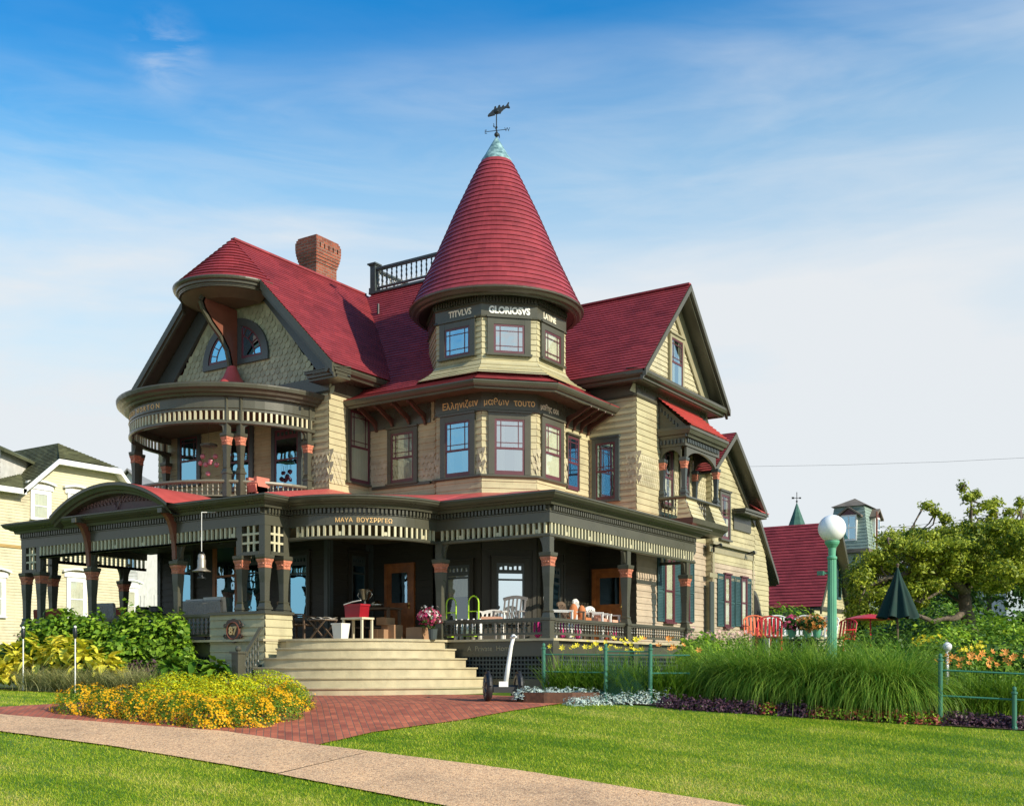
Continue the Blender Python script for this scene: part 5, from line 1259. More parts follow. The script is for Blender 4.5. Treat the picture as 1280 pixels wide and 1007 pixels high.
def pebble():
    m, nt, b = newmat('exposed_aggregate'); g = N(nt, 'ShaderNodeNewGeometry')
    vo = N(nt, 'ShaderNodeTexVoronoi'); vo.inputs['Scale'].default_value = 55; L(nt, g.outputs['Position'], vo.inputs['Vector'])
    r = ramp(nt, [(0, (.30, .18, .11)), (.35, (.68, .40, .21)), (.7, (.82, .53, .30)), (1, (.46, .29, .18))]); sp_ = N(nt, 'ShaderNodeSeparateColor'); L(nt, vo.outputs['Color'], sp_.inputs[0]); L(nt, sp_.outputs[0], r.inputs['Fac'])
    n = N(nt, 'ShaderNodeTexNoise'); n.inputs['Scale'].default_value = .9; n.inputs['Detail'].default_value = 9; n.inputs['Roughness'].default_value = .7; L(nt, g.outputs['Position'], n.inputs['Vector'])
    r2_ = ramp(nt, [(.30, (.60, .59, .60)), (.45, (.92, .92, .92)), (.7, (1.18, 1.14, 1.08))]); L(nt, n.outputs['Fac'], r2_.inputs['Fac'])
    mx = N(nt, 'ShaderNodeMix', data_type='RGBA', blend_type='MULTIPLY'); mx.inputs['Factor'].default_value = 1; L(nt, r.outputs['Color'], mx.inputs['A']); L(nt, r2_.outputs['Color'], mx.inputs['B']); L(nt, mx.outputs['Result'], b.inputs['Base Color'])
    bp = N(nt, 'ShaderNodeBump'); bp.inputs['Strength'].default_value = .7; bp.inputs['Distance'].default_value = .008; L(nt, vo.outputs['Distance'], bp.inputs['Height']); bp.invert = True; L(nt, bp.outputs['Normal'], b.inputs['Normal']); b.inputs['Roughness'].default_value = .85
    return m
PEB = pebble()
SWU = [(-90, 880), (0, 893), (130, 903), (280, 914), (395, 931), (640, 961.5), (820, 990), (928, 1007), (1100, 1040)]
SWL = [(-90, 898), (0, 914), (140, 932.5), (300, 959), (555, 1007), (760, 1050)]
strip('sidewalk', SWU[:5]+[(463.2, 939.15)], SWL[:4]+[(346.3, 967.3)], PEB, .012)
strip('sidewalk', [(464, 939.3)]+SWU[5:], [(347, 967.5)]+SWL[4:], PEB, .010)
for (xa, xb, ya, yb, xc, xd, yc, yd, Ln) in ((-90, -30, 880, 887.5, -90, -30, 898, 908.5, 14), (1100, 1040, 1040, 1028, 760, 720, 1050, 1041, 9)):
    a, a2, b, b2 = G(xa, ya), G(xb, yb), G(xc, yc), G(xd, yd); va = (Vector(a)-Vector(a2)).normalized(); mb = MB(); rows_ = []
    for i in range(int(Ln)+1): rows_.append([mb.V((p[0]+va.x*i, p[1]+va.y*i, gz(p[0]+va.x*i, p[1]+va.y*i)+.012)) for p in (a, ((a[0]+b[0])/2, (a[1]+b[1])/2), b)])
    for p, q in zip(rows_, rows_[1:]):
        for j in (0, 1): mb.F((p[j], p[j+1], q[j+1], q[j]))
    obj('sidewalk', mb, PEB, kind='structure')
BRU = [(-90, 876), (0, 883.5), (60, 880), (200, 872), (330, 868), (600, 868), (690, 872), (709, 877)]
BRL = [(-90, 884), (0, 893), (130, 903), (280, 914), (395, 931), (470, 914), (577, 899.5), (640, 888), (709, 878)]
strip('brick_plaza', BRU, BRL, M['paver'], .006)
# bed soil
soil = paint('mulch', (.05, .03, .018), rough=.9, var=.4, nscale=30, bump=.6, bscale=40)
fdp = lambda x, o=0.: (-2.9-CAM[1])/_ray(x)[1]-o           # distance of the porch front along a sight line
def gd(x, d): p = onD(x, HYP, d); return np.array([p.x, p.y, gz(p.x, p.y)])
def strip_d(name, up, lo, mat, dz, n=40, rows=6):
    mb = MB(); G0 = []
    for i in range(n):
        t = i/(n-1); xu = up[0][0]+(up[-1][0]-up[0][0])*t; xl = lo[0][0]+(lo[-1][0]-lo[0][0])*t
        a = gd(xu, np.interp(xu, [p[0] for p in up], [p[1] for p in up])); b = gd(xl, np.interp(xl, [p[0] for p in lo], [p[1] for p in lo]))
        G0.append([mb.V((a[0]+(b[0]-a[0])*j/rows, a[1]+(b[1]-a[1])*j/rows, gz(a[0]+(b[0]-a[0])*j/rows, a[1]+(b[1]-a[1])*j/rows)+dz)) for j in range(rows+1)])
    for i in range(n-1):
        for j in range(rows): mb.F((G0[i][j], G0[i][j+1], G0[i+1][j+1], G0[i+1][j]))
    return obj(name, mb, mat, kind='structure')
strip_d('planting_bed', [(x, fdp(x, -.3)) for x in range(-60, 331, 30)], [(x, fdp(x, 3.3 if x < 200 else 2.6)) for x in range(-60, 331, 30)], soil, .004)
strip_d('planting_bed', [(640, 22.6), (690, 21.9), (800, 24.5), (900, 27), (1400, 28)], [(640, 19.3), (709, 19.1), (760, 18.9), (850, 18.2), (1000, 17.4), (1150, 16.8), (1280, 16.3), (1400, 16)], soil, .004)

# ------------------------------------------------------------------ vegetation tools
def toppx(X, Y):
    dx = X-CAM[0]; dy = Y-CAM[1]; d = dx*FW[0]+dy*FW[1]; l = dx*RT[0]+dy*RT[1]
    return CXP+FP*l/d, HYP-FP*(gzv(d)-EYE)/d, d
def blades(P, Lh, W, lean, droop, segs=3, az=None, tw=None):
    """curved strap leaves: P base points; Lh length; lean start angle from upright; droop extra bend to the tip"""
    n = len(P); az = rng.uniform(0, 2*pi, n) if az is None else az; W = np.full(n, W, float) if np.isscalar(W) else W
    V = np.zeros((n, (segs+1)*2, 3)); cur = P.copy(); hx = np.cos(az); hy = np.sin(az); sx_, sy_ = -hy, hx
    fa = az+pi/2+rng.normal(0, .5, n); sx_, sy_ = np.cos(fa), np.sin(fa)
    for i in range(segs+1):
        t = i/segs; w = W*(1-t**1.6)*.5+.0004; 
        V[:, 2*i, :] = cur+np.stack([sx_*w, sy_*w, 0*w], 1); V[:, 2*i+1, :] = cur-np.stack([sx_*w, sy_*w, 0*w], 1)
        th = lean+droop*(t+.5/segs); s = Lh/segs
        cur = cur+np.stack([hx*np.sin(th)*s, hy*np.sin(th)*s, np.cos(th)*s], 1)
    F_ = []; base = (np.arange(n)*(segs+1)*2)[:, None]
    for i in range(segs): F_.append(base+np.array([[2*i, 2*i+1, 2*i+3, 2*i+2]]))
    return V.reshape(-1, 3), np.concatenate(F_, 0)
def leafquads(C, size, nrm=None, aspect=.55, up=.5, fold=True):
    n = len(C); d = rng.normal(0, 1, (n, 3)) if nrm is None else nrm+rng.normal(0, .55, (n, 3)); d[:, 2] += up
    d /= np.linalg.norm(d, axis=1)[:, None]; r = rng.normal(0, 1, (n, 3)); a = np.cross(d, r); a /= np.linalg.norm(a, axis=1)[:, None]; b = np.cross(d, a)
    s = (size*rng.uniform(.65, 1.3, n))[:, None] if np.isscalar(size) else (size*rng.uniform(.8, 1.2, n))[:, None]
    V = np.stack([C-a*s, C-a*s*.1+b*s*aspect+d*s*.12, C+a*s, C-a*s*.1-b*s*aspect+d*s*.12], 1).reshape(-1, 3)
    return V, np.arange(n*4).reshape(n, 4)
def shell(c, r, n, lump=.25, lo=.55, zmin=None, seed=0):
    """points through the outer part of a lumpy mound, with outward directions"""
    d = rng.normal(0, 1, (n, 3)); d /= np.linalg.norm(d, axis=1)[:, None]
    ph = rng.uniform(0, 6, 6); w = 1+lump*(np.sin(d[:, 0]*5+ph[0])*np.sin(d[:, 1]*6+ph[1])+.6*np.sin(d[:, 2]*9+ph[2]+d[:, 0]*7))
    t = rng.uniform(lo**2, 1, n)**.5*w; P = np.array(c)+d*np.array(r)*t[:, None]
    if zmin is not None: k = P[:, 2] > zmin; P, d = P[k], d[k]
    return P, d
def flowers(P, size, petals=5, nrm=None, cup=.25):
    n = len(P); d = rng.normal(0, .5, (n, 3)) if nrm is None else nrm+rng.normal(0, .35, (n, 3)); d[:, 2] += .3; d /= np.linalg.norm(d, axis=1)[:, None]
    a = np.cross(d, rng.normal(0, 1, (n, 3))); a /= np.linalg.norm(a, axis=1)[:, None]; b = np.cross(d, a); s = (size*rng.uniform(.75, 1.2, n))[:, None]
    Vs = []; 
    for k in range(petals):
        t0, t1, t2 = 2*pi*(k-.35)/petals, 2*pi*k/petals, 2*pi*(k+.35)/petals
        e = lambda t, r, h: P+(a*cos(t)+b*sin(t))*s*r+d*s*h
        Vs.append(np.stack([P, e(t0, .62, cup*.6), e(t1, 1.0, cup), e(t2, .62, cup*.6)], 1))
    V = np.stack(Vs, 1).reshape(-1, 3); return V, np.arange(n*petals*4).reshape(-1, 4)
def merge(*vf):
    V = []; F_ = []; I = []; k = 0
    for i, (v, f) in enumerate(vf): V.append(v); F_.append(f+k); k += len(v); I.append(np.full(len(f), i))
    return np.concatenate(V), np.concatenate(F_), np.concatenate(I)
def ptz(P): return gzv((P[:, 0]-CAM[0])*FW[0]+(P[:, 1]-CAM[1])*FW[1])

# ------------------------------------------------------------------ lawn blades (uncountable: one object)
def inlawn(px, py, d):
    up = np.interp(px, [p[0] for p in SWU], [p[1] for p in SWU]); lo = np.interp(px, [p[0] for p in SWL], [p[1] for p in SWL])
    bl = np.interp(px, [p[0] for p in BRL], [p[1] for p in BRL]); bu = np.interp(px, [p[0] for p in BRU], [p[1] for p in BRU])
    front = py > lo-1.6
    right = (px > 395) & (py < up+1.2) & np.where(px < 709, py > bl-.8, py > np.interp(px, [700, 760, 850, 1000, 1150, 1280, 1400], [879, 880, 888, 897, 906, 914, 922]))
    left = (px < 135) & (py < bu-1) & (py > np.interp(px, [-60, 60, 200], [856, 859, 866]))
    return front | right | left
n = 2900000
u = np.sqrt(rng.uniform(8.8**2, 30**2, n)); l = rng.uniform(-.60, .60, n)*u
k = rng.uniform(0, 1, n) < np.clip(1.25-(u-9)/11, .2, 1); u, l = u[k], l[k]
pxx = CXP+FP*l/u; pyy = HYP-FP*(gzv(u)-EYE)/u; k = inlawn(pxx, pyy, u) & (pyy < 1040); u, l = u[k], l[k]
P = np.stack([CAM[0]+u*FW[0]+l*RT[0], CAM[1]+u*FW[1]+l*RT[1], gzv(u)-.015], 1)
V, F_ = blades(P, rng.uniform(.022, .048, len(P)), .0055, rng.uniform(.2, 1.1, len(P)), rng.uniform(.2, .9, len(P)), 1)
bigmesh('lawn_grass', V, F_, grassmat('grass_blades', True), kind='stuff', label='short green lawn grass in mown patches', cat='grass')

# ------------------------------------------------------------------ plants
LM = {}
LM['gold'] = leafmat('golden_leaf', (.46, .52, .01), (.82, .70, .015)); LM['hosta'] = leafmat('yellow_hosta_leaf', (.60, .58, .03), (.95, .82, .12), trans=.3)
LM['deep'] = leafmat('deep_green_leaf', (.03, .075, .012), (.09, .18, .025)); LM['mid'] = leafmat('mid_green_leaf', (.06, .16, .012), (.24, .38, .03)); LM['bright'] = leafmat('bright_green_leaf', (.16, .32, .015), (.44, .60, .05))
LM['misc'] = leafmat('ornamental_grass_leaf', (.05, .19, .015), (.42, .58, .08), trans=.42, nscale=5); LM['varieg'] = leafmat('striped_grass_leaf', (.20, .22, .06), (.60, .56, .24), trans=.35)
LM['yellow'] = leafmat('yellow_petal', (.84, .40, .005), (.94, .54, .01), trans=.2); LM['orange'] = leafmat('orange_petal', (.80, .26, .04), (.90, .42, .10), trans=.25); LM['lemon'] = leafmat('lemon_petal', (.85, .68, .02), (.92, .78, .06), trans=.25)
LM['silver'] = leafmat('silver_leaf', (.32, .42, .38), (.60, .68, .62), trans=.1); LM['purple'] = leafmat('purple_leaf', (.045, .02, .035), (.13, .06, .085), trans=.15); LM['redleaf'] = leafmat('red_leaf', (.20, .03, .03), (.42, .10, .06), trans=.2)
LM['tree'] = leafmat('tree_leaf', (.07, .13, .012), (.50, .55, .05), trans=.4, nscale=.7); LM['pink'] = leafmat('pink_petal', (.7, .35, .4), (.85, .55, .5), trans=.2); LM['whitef'] = leafmat('white_petal', (.7, .68, .62), (.85, .83, .8), trans=.1)
LM['magenta'] = leafmat('magenta_petal', (.45, .03, .12), (.70, .10, .22), trans=.2)
stem = paint('green_stem', (.06, .11, .02), rough=.6); bark = paint('grey_bark', (.11, .085, .06), rough=.9, var=.45, nscale=9, bump=.8, bscale=14)
def plant(name, label, cat, parts, group=None, loc=None):
    """parts: [(part name, (V,F), material)] -> one thing"""
    a = np.concatenate([p[1][0] for p in parts]); base = (a[:, 0].mean(), a[:, 1].mean(), a[:, 2].min()) if loc is None else loc
    e = empty(name, base, label, cat, group)
    for pn, (V, F_), mt in parts: bigmesh(pn, V, F_, mt, parent=e, loc=base)
    return e
def gpt(x, y): X, Y = G(x, y); return np.array([X, Y, gz(X, Y)])
def off(p, du=0, dl=0):                                    # step back / sideways on the ground
    q = np.array([p[0]+FW[0]*du+RT[0]*dl, p[1]+FW[1]*du+RT[1]*dl, 0.]); q[2] = gz(q[0], q[1]); return q
# the long low mound of golden foliage with yellow daisies along its front
A_, B_ = gpt(92, 893), gpt(352, 908)
def mound(p, rx, ry, rz_, n, size, lump=.12, lo=.6, up=.5, zs=0, rot=0, asp=.55):
    P_, d = shell((0, 0, 0), (rx, ry, rz_), n, lump, lo); k = P_[:, 2] > -.05; P_, d = P_[k], d[k]
    c, s = cos(A0+rot), sin(A0+rot); X = P_[:, 0]*c-P_[:, 1]*s+p[0]; Y = P_[:, 0]*s+P_[:, 1]*c+p[1]; dd = np.stack([d[:, 0]*c-d[:, 1]*s, d[:, 0]*s+d[:, 1]*c, d[:, 2]], 1)
    return np.stack([X, Y, P_[:, 2]+p[2]+zs], 1), dd
spots = [gpt(x, y) for x, y in ((98, 893), (134, 897), (176, 901), (218, 905), (260, 910), (302, 909), (334, 902), (350, 891))]
for i, p in enumerate(spots):
    q = off(p, .32)
    P1, d1 = mound(q, .49, .41, .44, 5200, .03, lump=.08, lo=.75); v1 = leafquads(P1, .022, d1, .3)
    P2, d2 = mound(q, .51, .43, .46, 5200, .03, lump=.10, lo=.9); k = (d2[:, 0]*-FW[0]+d2[:, 1]*-FW[1] > -.35); P2, d2 = P2[k], d2[k]
    kk = rng.uniform(0, 1, len(P2)) < np.clip(.35+.35*np.sin(P2[:, 0]*9+P2[:, 1]*5)+.5*np.sin(P2[:, 0]*23+P2[:, 2]*19), .06, .9); v2 = flowers(P2[kk], .018, 6, d2[kk], .1)
    where = ['leftmost', 'second', 'third', 'fourth', 'fifth', 'sixth', 'seventh', 'last'][i]
    plant('yellow_daisy_clump', 'clump of small yellow daisies at the front of the flower mound, %s from the left' % where, 'flowers', [('foliage', v1, LM['mid']), ('blossoms', v2, LM['yellow'])], 'yellow daisy clumps edging the mound')
for i, (x, y, rx) in enumerate(((206, 893, .85), (262, 895, .85), (318, 890, .75))):
    q = off(gpt(x, y), .75); P1, d1 = mound(q, rx, .7, .56, 9000, .03, lump=.05, lo=.7); v1 = leafquads(P1, .024, d1, .5)
    P2, d2 = mound(q, rx*1.02, .72, .58, 1800, .03, lump=.06, lo=.92); v2 = leafquads(P2, .02, d2, .5)
    plant('golden_shrub', ['golden leaved low shrub behind the daisies, left part of the mound', 'golden leaved low shrub at the middle of the mound', 'golden leaved low shrub nearest the stairs'][i], 'shrub', [('foliage', v1, LM['gold']), ('young_leaves', v2, LM['bright'])], 'golden shrubs of the mound')
# hostas: big cupped leaves
def hosta(p, R, n, ls, mat, label, name='hosta', hgt=.5, wav=1.0):
    V = []; F_ = []; k = 0
    for i in range(n):
        az = rng.uniform(0, 2*pi); rr = R*rng.uniform(.15, 1); h = hgt*(1-.55*(rr/R)**2)*rng.uniform(.75, 1.1); L_ = ls*rng.uniform(.75, 1.2); w = L_*.30
        hx_, hy_ = cos(az), sin(az); tilt = rng.uniform(-.1, .9)
        ns, nw = 9, 6
        for a in range(ns+1):
            t = a/ns; ww = w*sin(pi*min(1, t*.93+.05))**.7*(1-t*.25); s_ = L_*t; zz_ = h+s_*sin(.5-tilt)-s_*s_*.9/L_*tilt; xr = rr*.6+s_*cos(.4)
            for b in range(nw+1):
                q = (b/nw-.5)*2; cup = .28*ww*q*q+.02*sin(t*14+b)*wav*ww/.06*.3
                V.append((p[0]+hx_*xr-hy_*ww*q, p[1]+hy_*xr+hx_*ww*q, p[2]+zz_+cup))
        for a in range(ns):
            for b in range(nw):
                o = k+a*(nw+1)+b; F_.append((o, o+1, o+nw+2, o+nw+1))
        k += (ns+1)*(nw+1)
    o = bigmesh(name, np.array(V), np.array(F_), mat, label=label, cat='plant', loc=tuple(p)); 
    for pl in o.data.polygons: pl.use_smooth = True
    return o
hl = ['at the far left edge', 'second from the left', 'largest one in the middle of the row', 'behind the right hand torch', 'right of the torches', 'at the right end of the row', 'low at the bottom left']
for i, (x, y, du, R, h) in enumerate(((-12, 858, 2.0, .5, .85), (22, 857, 1.9, .5, .95), (52, 857, 1.7, .5, 1.05), (84, 858, 1.7, .5, 1.15), (108, 858, 1.7, .5, 1.0), (134, 858, 1.8, .35, .75), (4, 858, 2.5, .4, .5))):
    hosta(gd(x, fdp(x, du+.25)), R, 60, .29, LM['hosta'], 'yellow leaved hosta %s' % hl[i], hgt=h)
for i, (x, y, du, R) in enumerate(((212, 862, 1.5, .45), (244, 864, 1.1, .45), (270, 866, 1.0, .35))):
    hosta(gd(x, fdp(x, du)), R, 34, .30, LM['mid'], ['large leaved green plant left of the golden mound', 'large leaved green plant below the number plaque', 'large leaved green plant beside the stair newel'][i], name='broadleaf_plant', hgt=.62, wav=2)
# striped grass
for i, (x, y, du) in enumerate(((44, 858, 2.7), (72, 859, 2.65), (100, 861, 2.6), (130, 863, 2.5), (160, 865, 2.4), (188, 866, 2.2))):
    q = gd(x, fdp(x, du)); n = 800; P = q+np.stack([rng.normal(0, .18, n), rng.normal(0, .11, n), np.zeros(n)], 1); v1 = blades(P, rng.uniform(.4, .75, n), .012, rng.uniform(.05, .5, n), rng.uniform(.6, 1.9, n), 5)
    bigmesh('striped_grass', *v1, LM['varieg'], label='tuft of pale striped grass, %s in the row by the left lawn' % ['first', 'second', 'third', 'fourth', 'fifth', 'last'][i], cat='ornamental grass', group='tufts of striped grass')
# hydrangeas against the porch
for i, (x, d, top, rx) in enumerate(((52, 25.2, 776, .6), (80, 25.0, 764, .7), (108, 24.8, 770, .6), (140, 24.6, 780, .7), (172, 24.3, 762, .8), (205, 24.0, 768, .75), (150, 24.0, 790, .8), (225, 23.6, 800, .35))):
    p = onD(x, HYP, d); z0 = gz(p.x, p.y); zt_ = EYE+(HYP-top)/FP*d; hgt = zt_-z0; q = np.array([p.x, p.y, z0+hgt*.5])
    P1, d1 = shell(q, (rx, rx*.8, hgt*.5), 2300, .18, .5); v1 = leafquads(P1, .075, d1, .6)
    P2, d2 = shell(q+np.array([0, 0, .06]), (rx*1.02, rx*.82, hgt*.5), 480, .18, .9); k = d2[:, 2] > 0; v2 = leafquads(P2[k], .06, d2[k], .6)
    plant('hydrangea', 'green hydrangea bush by the left porch, %s' % ['at the porch corner', 'below the left cluster of columns', 'behind the yellow hostas', 'before the curved bracket', 'tallest one below the wicker chair', 'right of the tallest one', 'low one in front', 'beside the parapet'][i], 'shrub', [('foliage', v1, LM['mid']), ('young_leaves', v2, LM['bright'])], 'bushes along the left porch')
for i, (x, d) in enumerate(((142, 23.7), (165, 23.5), (186, 23.3))):
    p = onD(x, HYP, d); q = np.array([p.x, p.y, gz(p.x, p.y)]); P1, d1 = shell(q+np.array([0, 0, .3]), (.35, .3, .34), 700, .2, .3); v = leafquads(P1, .05, d1, .3)
    bigmesh('purple_shrub', *v, LM['purple'], label='dusky purple leaved plant behind the striped grass, %s' % ['left', 'middle', 'right'][i], cat='plant')
p = onD(36, 797, 25.4); P1, d1 = shell(np.array(p), (.45, .2, .12), 60, .2, .5); v = flowers(P1, .035, 5, d1); P2 = P1.copy(); P2[:, 2] = .15; vs = blades(np.stack([P1[:, 0], P1[:, 1], np.full(len(P1), .1)], 1), P1[:, 2]-.1, .004, np.full(len(P1), .0), np.full(len(P1), .0), 2)
plant('pale_wildflower', 'tall pale pink flowers behind the yellow hostas', 'flowers', [('blossoms', v, LM['pink']), ('stems', vs, LM['mid'])])

# ornamental grass bank on the right
gl = ['at the left end', 'second from the left', 'third from the left', 'left of the lamp post', 'at the foot of the lamp post', 'right of the lamp post', 'before the closed umbrella', 'next to the right end', 'at the right end by the fence post']
for i, (x, y, du, tz, sc) in enumerate(((893, 872, .7, 799, .9), (920, 878, .5, 795, 1), (955, 884, .6, 797, 1), (992, 888, .7, 796, 1), (1030, 893, .7, 800, 1), (1065, 896, .8, 800, .95), (1098, 898, .6, 799, 1), (1133, 901, .6, 800, 1), (1160, 902, .9, 803, .85))):
    q = off(gpt(x, y), du); d = depth(q[0], q[1]); hgt = (EYE+(HYP-tz)/FP*d)-q[2]; n = 1700
    P = q+np.stack([rng.normal(0, .12, n), rng.normal(0, .10, n), np.zeros(n)], 1)
    az = rng.uniform(0, 2*pi, n); k = rng.uniform(0, 1, n) < .25; az[k] = A0-pi/2+rng.normal(0, .9, k.sum())
    v1 = blades(P, hgt*rng.uniform(.75, 1.5, n), .015, np.abs(rng.normal(0, .2, n)), rng.uniform(.9, 3.0, n), 9, az=az)
    bigmesh('maiden_grass', *v1, LM['misc'], label='tall arching green grass clump %s of the bank' % gl[i], cat='ornamental grass', group='tall grass clumps by the lamp post')
# low purple and red edging
xs = list(range(838, 1292, 21)); 
for i, x in enumerate(xs):
    y = np.interp(x, [830, 850, 1000, 1150, 1280], [885, 888, 897, 906, 913]); q = off(gpt(x, y-2), .16)
    red = 1010 < x < 1180 or 955 < x < 985; P1, d1 = mound(q, .22, .20, .20 if not red else .17, 620, .03, .15); v = leafquads(P1, .026, d1, .6)
    if red:
        k = rng.uniform(0, 1, len(P1)) < .5; plant('red_edging_plant', 'low red and green leaved edging plant in the row along the right lawn', 'plant', [('foliage', leafquads(P1[k], .026, d1[k], .6), LM['bright']), ('red_leaves', leafquads(P1[~k], .026, d1[~k], .6), LM['redleaf'])], 'red and green edging plants')
    else: bigmesh('purple_edging_plant', *v, LM['purple'], label='low purple leaved edging plant in the row along the right lawn', cat='plant', group='purple edging plants')
for i, x in enumerate((1068, 1086, 1200, 1225, 1250, 1276, 868, 1020, 1110)):
    y = np.interp(x, [850, 1280], [872, 893]); q = off(gpt(x, y+4), .4); P1, d1 = mound(q, .24, .24, .36 if x < 1190 else .5, 700, .03, .2); v = leafquads(P1, .04, d1, .5)
    bigmesh('sedum', *v, LM['bright'], label='bright green mounded sedum %s' % ['before the grass bank, left', 'before the grass bank, right', 'right of the fence post', 'below the fence rail', 'below the orange daylilies', 'at the right edge', 'at the left end of the grass bank', 'low at the centre of the bank', 'under the right part of the bank'][i], cat='plant')
# silver foliage
for i, (x, y, du) in enumerate(((655, 872, .35), (672, 872, .35), (690, 872, .35), (708, 872, .35), (726, 870, .35), (742, 868, .35))):
    q = gd(x, 19.15+.2*(i == 5)); q[2] += .10; P1, d1 = mound(q, .2, .2, .15, 420, .03, .2); bigmesh('dusty_miller', *leafquads(P1, .035, d1, .35), LM['silver'], label='silver leaved plant inside the steel edging, %s from the left' % ['first', 'second', 'third', 'fourth', 'fifth', 'last'][i], cat='plant', group='silver plants in the raised bed')
for i, (x, y, du) in enumerate(((722, 882, .2), (742, 881, .25), (762, 881, .35), (782, 882, .4), (802, 882, .45), (822, 883, .5), (838, 880, .5), (790, 876, .7), (815, 874, .8), (765, 877, .5))):
    q = off(gpt(x, y), du); P1, d1 = mound(q, .24, .22, .13+.02*i*(i < 7), 480, .03, .2); bigmesh('silver_groundcover', *leafquads(P1, .03, d1, .3), LM['silver'], label='low silver grey plant at the lawn corner by the gate, %s' % ['first', 'second', 'third', 'fourth', 'fifth', 'sixth', 'seventh', 'back left', 'back right', 'back middle'][i], cat='plant', group='silver plants at the lawn corner')
m = MB(); pts = [tuple(gd(x, d)[:2]) for x, d in ((649, 19.35), (655, 19.0), (680, 18.85), (715, 18.85), (745, 19.05), (754, 19.5))]
m.sweep([p for p in pts], [(0, -.1), (.012, -.1), (.012, .14), (0, .14)]); obj('steel_edging', m, paint('rusty_steel', (.10, .04, .02), rough=.7, var=.4, nscale=14), label='low rusty steel edging round the silver plants', cat='edging')
# daylilies
def daylily(x, y, du, hgt, label, nfl, mat, nb=260):
    q = gd(x, du); P = q+np.stack([rng.normal(0, .12, nb), rng.normal(0, .12, nb), np.zeros(nb)], 1); v1 = blades(P, hgt*rng.uniform(.6, 1.02, nb), .022, np.abs(rng.normal(0, .25, nb)), rng.uniform(.4, 1.9, nb), 5)
    T = q+np.stack([rng.normal(0, .17, nfl), rng.normal(0, .17, nfl), hgt*rng.uniform(.85, 1.12, nfl)], 1); S = np.stack([T[:, 0], T[:, 1], np.full(nfl, q[2])], 1)
    vs = blades(S, T[:, 2]-q[2], .01, np.zeros(nfl), np.zeros(nfl), 2); vf = flowers(T, .060, 6, np.tile([-FW[0]*.7, -FW[1]*.7, .3], (nfl, 1)), .45)
    plant('daylily', label, 'flowers', [('leaves', v1, LM['mid']), ('flower_stalks', vs, LM['mid']), ('blossoms', vf, mat)], 'daylilies behind the fence')
for i, (x, c, n) in enumerate(((702, 'lemon', 4), (722, 'lemon', 6), (742, 'lemon', 4), (762, 'lemon', 4), (782, 'lemon', 6), (802, 'lemon', 8), (822, 'orange', 4), (845, 'orange', 6))):
    daylily(x, 856, 19.75-.004*(x-700), .98, '%s daylily behind the green fence, %s from the left' % ('yellow' if c == 'lemon' else 'orange', ['first', 'second', 'third', 'fourth', 'fifth', 'sixth', 'seventh', 'eighth'][i]), n, LM[c])
for i, x in enumerate((1195, 1215, 1236, 1256, 1276)): daylily(x, 884, 17.6, .88, 'orange daylily behind the right fence, %s' % ['beside the post', 'second', 'third', 'fourth', 'at the right edge'][i], 7, LM['orange'])
p = gd(702, 19.9); P1, d1 = mound(p, .3, .3, .5, 500, .03, .25); P2 = P1[:8]; plant('rose_bush', 'small pink rose bush before the green fence', 'shrub', [('foliage', leafquads(P1, .04, d1, .5), LM['deep']), ('blossoms', flowers(P2, .05, 6, d1[:8]), LM['pink'])])
# shrubs and hedges further back on the right
SH = [(1085, 785, 25, 1.0, .9, 'mid'), (1055, 800, 24, .7, .7, 'deep'), (1110, 795, 25, .8, .7, 'deep'), (1150, 790, 25, .8, .8, 'deep'), (1178, 782, 26, .9, .9, 'bright'), (1215, 772, 30, 1.8, 1.5, 'mid'), (1252, 770, 28, 1.5, 1.6, 'mid'), (1290, 765, 28, 1.6, 1.8, 'bright'), (1215, 800, 22, .7, .8, 'deep'), (1245, 805, 21.5, .8, .8, 'mid'), (1278, 800, 21.5, .7, .9, 'deep'), (1165, 745, 40, 2.5, 2.0, 'mid'), (1145, 760, 36, 2.0, 1.8, 'deep'), (877, 795, 22.5, .55, .5, 'bright'), (1010, 795, 23, .8, .6, 'deep'), (975, 757, 38, 1.4, 1.1, 'bright')]
SN = ['left of the closed umbrella', 'behind the lamp post', 'below the closed umbrella', 'right of the closed umbrella', 'bright and feathery, right of the umbrella', 'under the spreading tree, left', 'under the spreading tree, middle', 'at the right edge under the tree', 'behind the white gazing ball', 'behind the orange daylilies', 'low at the right edge', 'farthest, behind the tree trunk', 'far one left of the tree', 'at the end of the porch', 'between the chairs and the lamp post', 'before the red roofed carriage house']
for (x, top, d, rx, rz_, mt), nm in zip(SH, SN):
    p = onD(x, HYP, d); z0 = gz(p.x, p.y); zt_ = EYE+(HYP-top)/FP*d; q = np.array([p.x, p.y, zt_-rz_]); n = int(1400*rx*rx+900)
    P1, d1 = shell(q, (rx, rx, rz_), n, .2, .55); P1 = P1[P1[:, 2] > z0-.1] if False else P1; v1 = leafquads(P1, .06+.012*(d > 27), d1, .55)
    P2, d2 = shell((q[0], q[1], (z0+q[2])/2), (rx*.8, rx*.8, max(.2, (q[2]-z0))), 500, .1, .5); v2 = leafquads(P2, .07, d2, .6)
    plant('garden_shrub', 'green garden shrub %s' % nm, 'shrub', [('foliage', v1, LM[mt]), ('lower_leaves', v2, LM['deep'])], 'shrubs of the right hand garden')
for i, x in enumerate((870, 885, 900, 917, 930)):
    p = onD(x, 795, 22.8); P1, d1 = shell(np.array(p), (.3, .25, .18), 25, .2, .3); Pg, dg = shell(np.array(p)-np.array([0, 0, .25]), (.35, .3, .35), 350, .2, .4)
    plant('pale_perennial', 'pale pink flowering perennial before the shuttered windows, %s from the left' % ['first', 'second', 'third', 'fourth', 'last'][i], 'flowers', [('foliage', leafquads(Pg, .04, dg, .4), LM['mid']), ('blossoms', flowers(P1, .04, 5, d1), LM['pink'])])
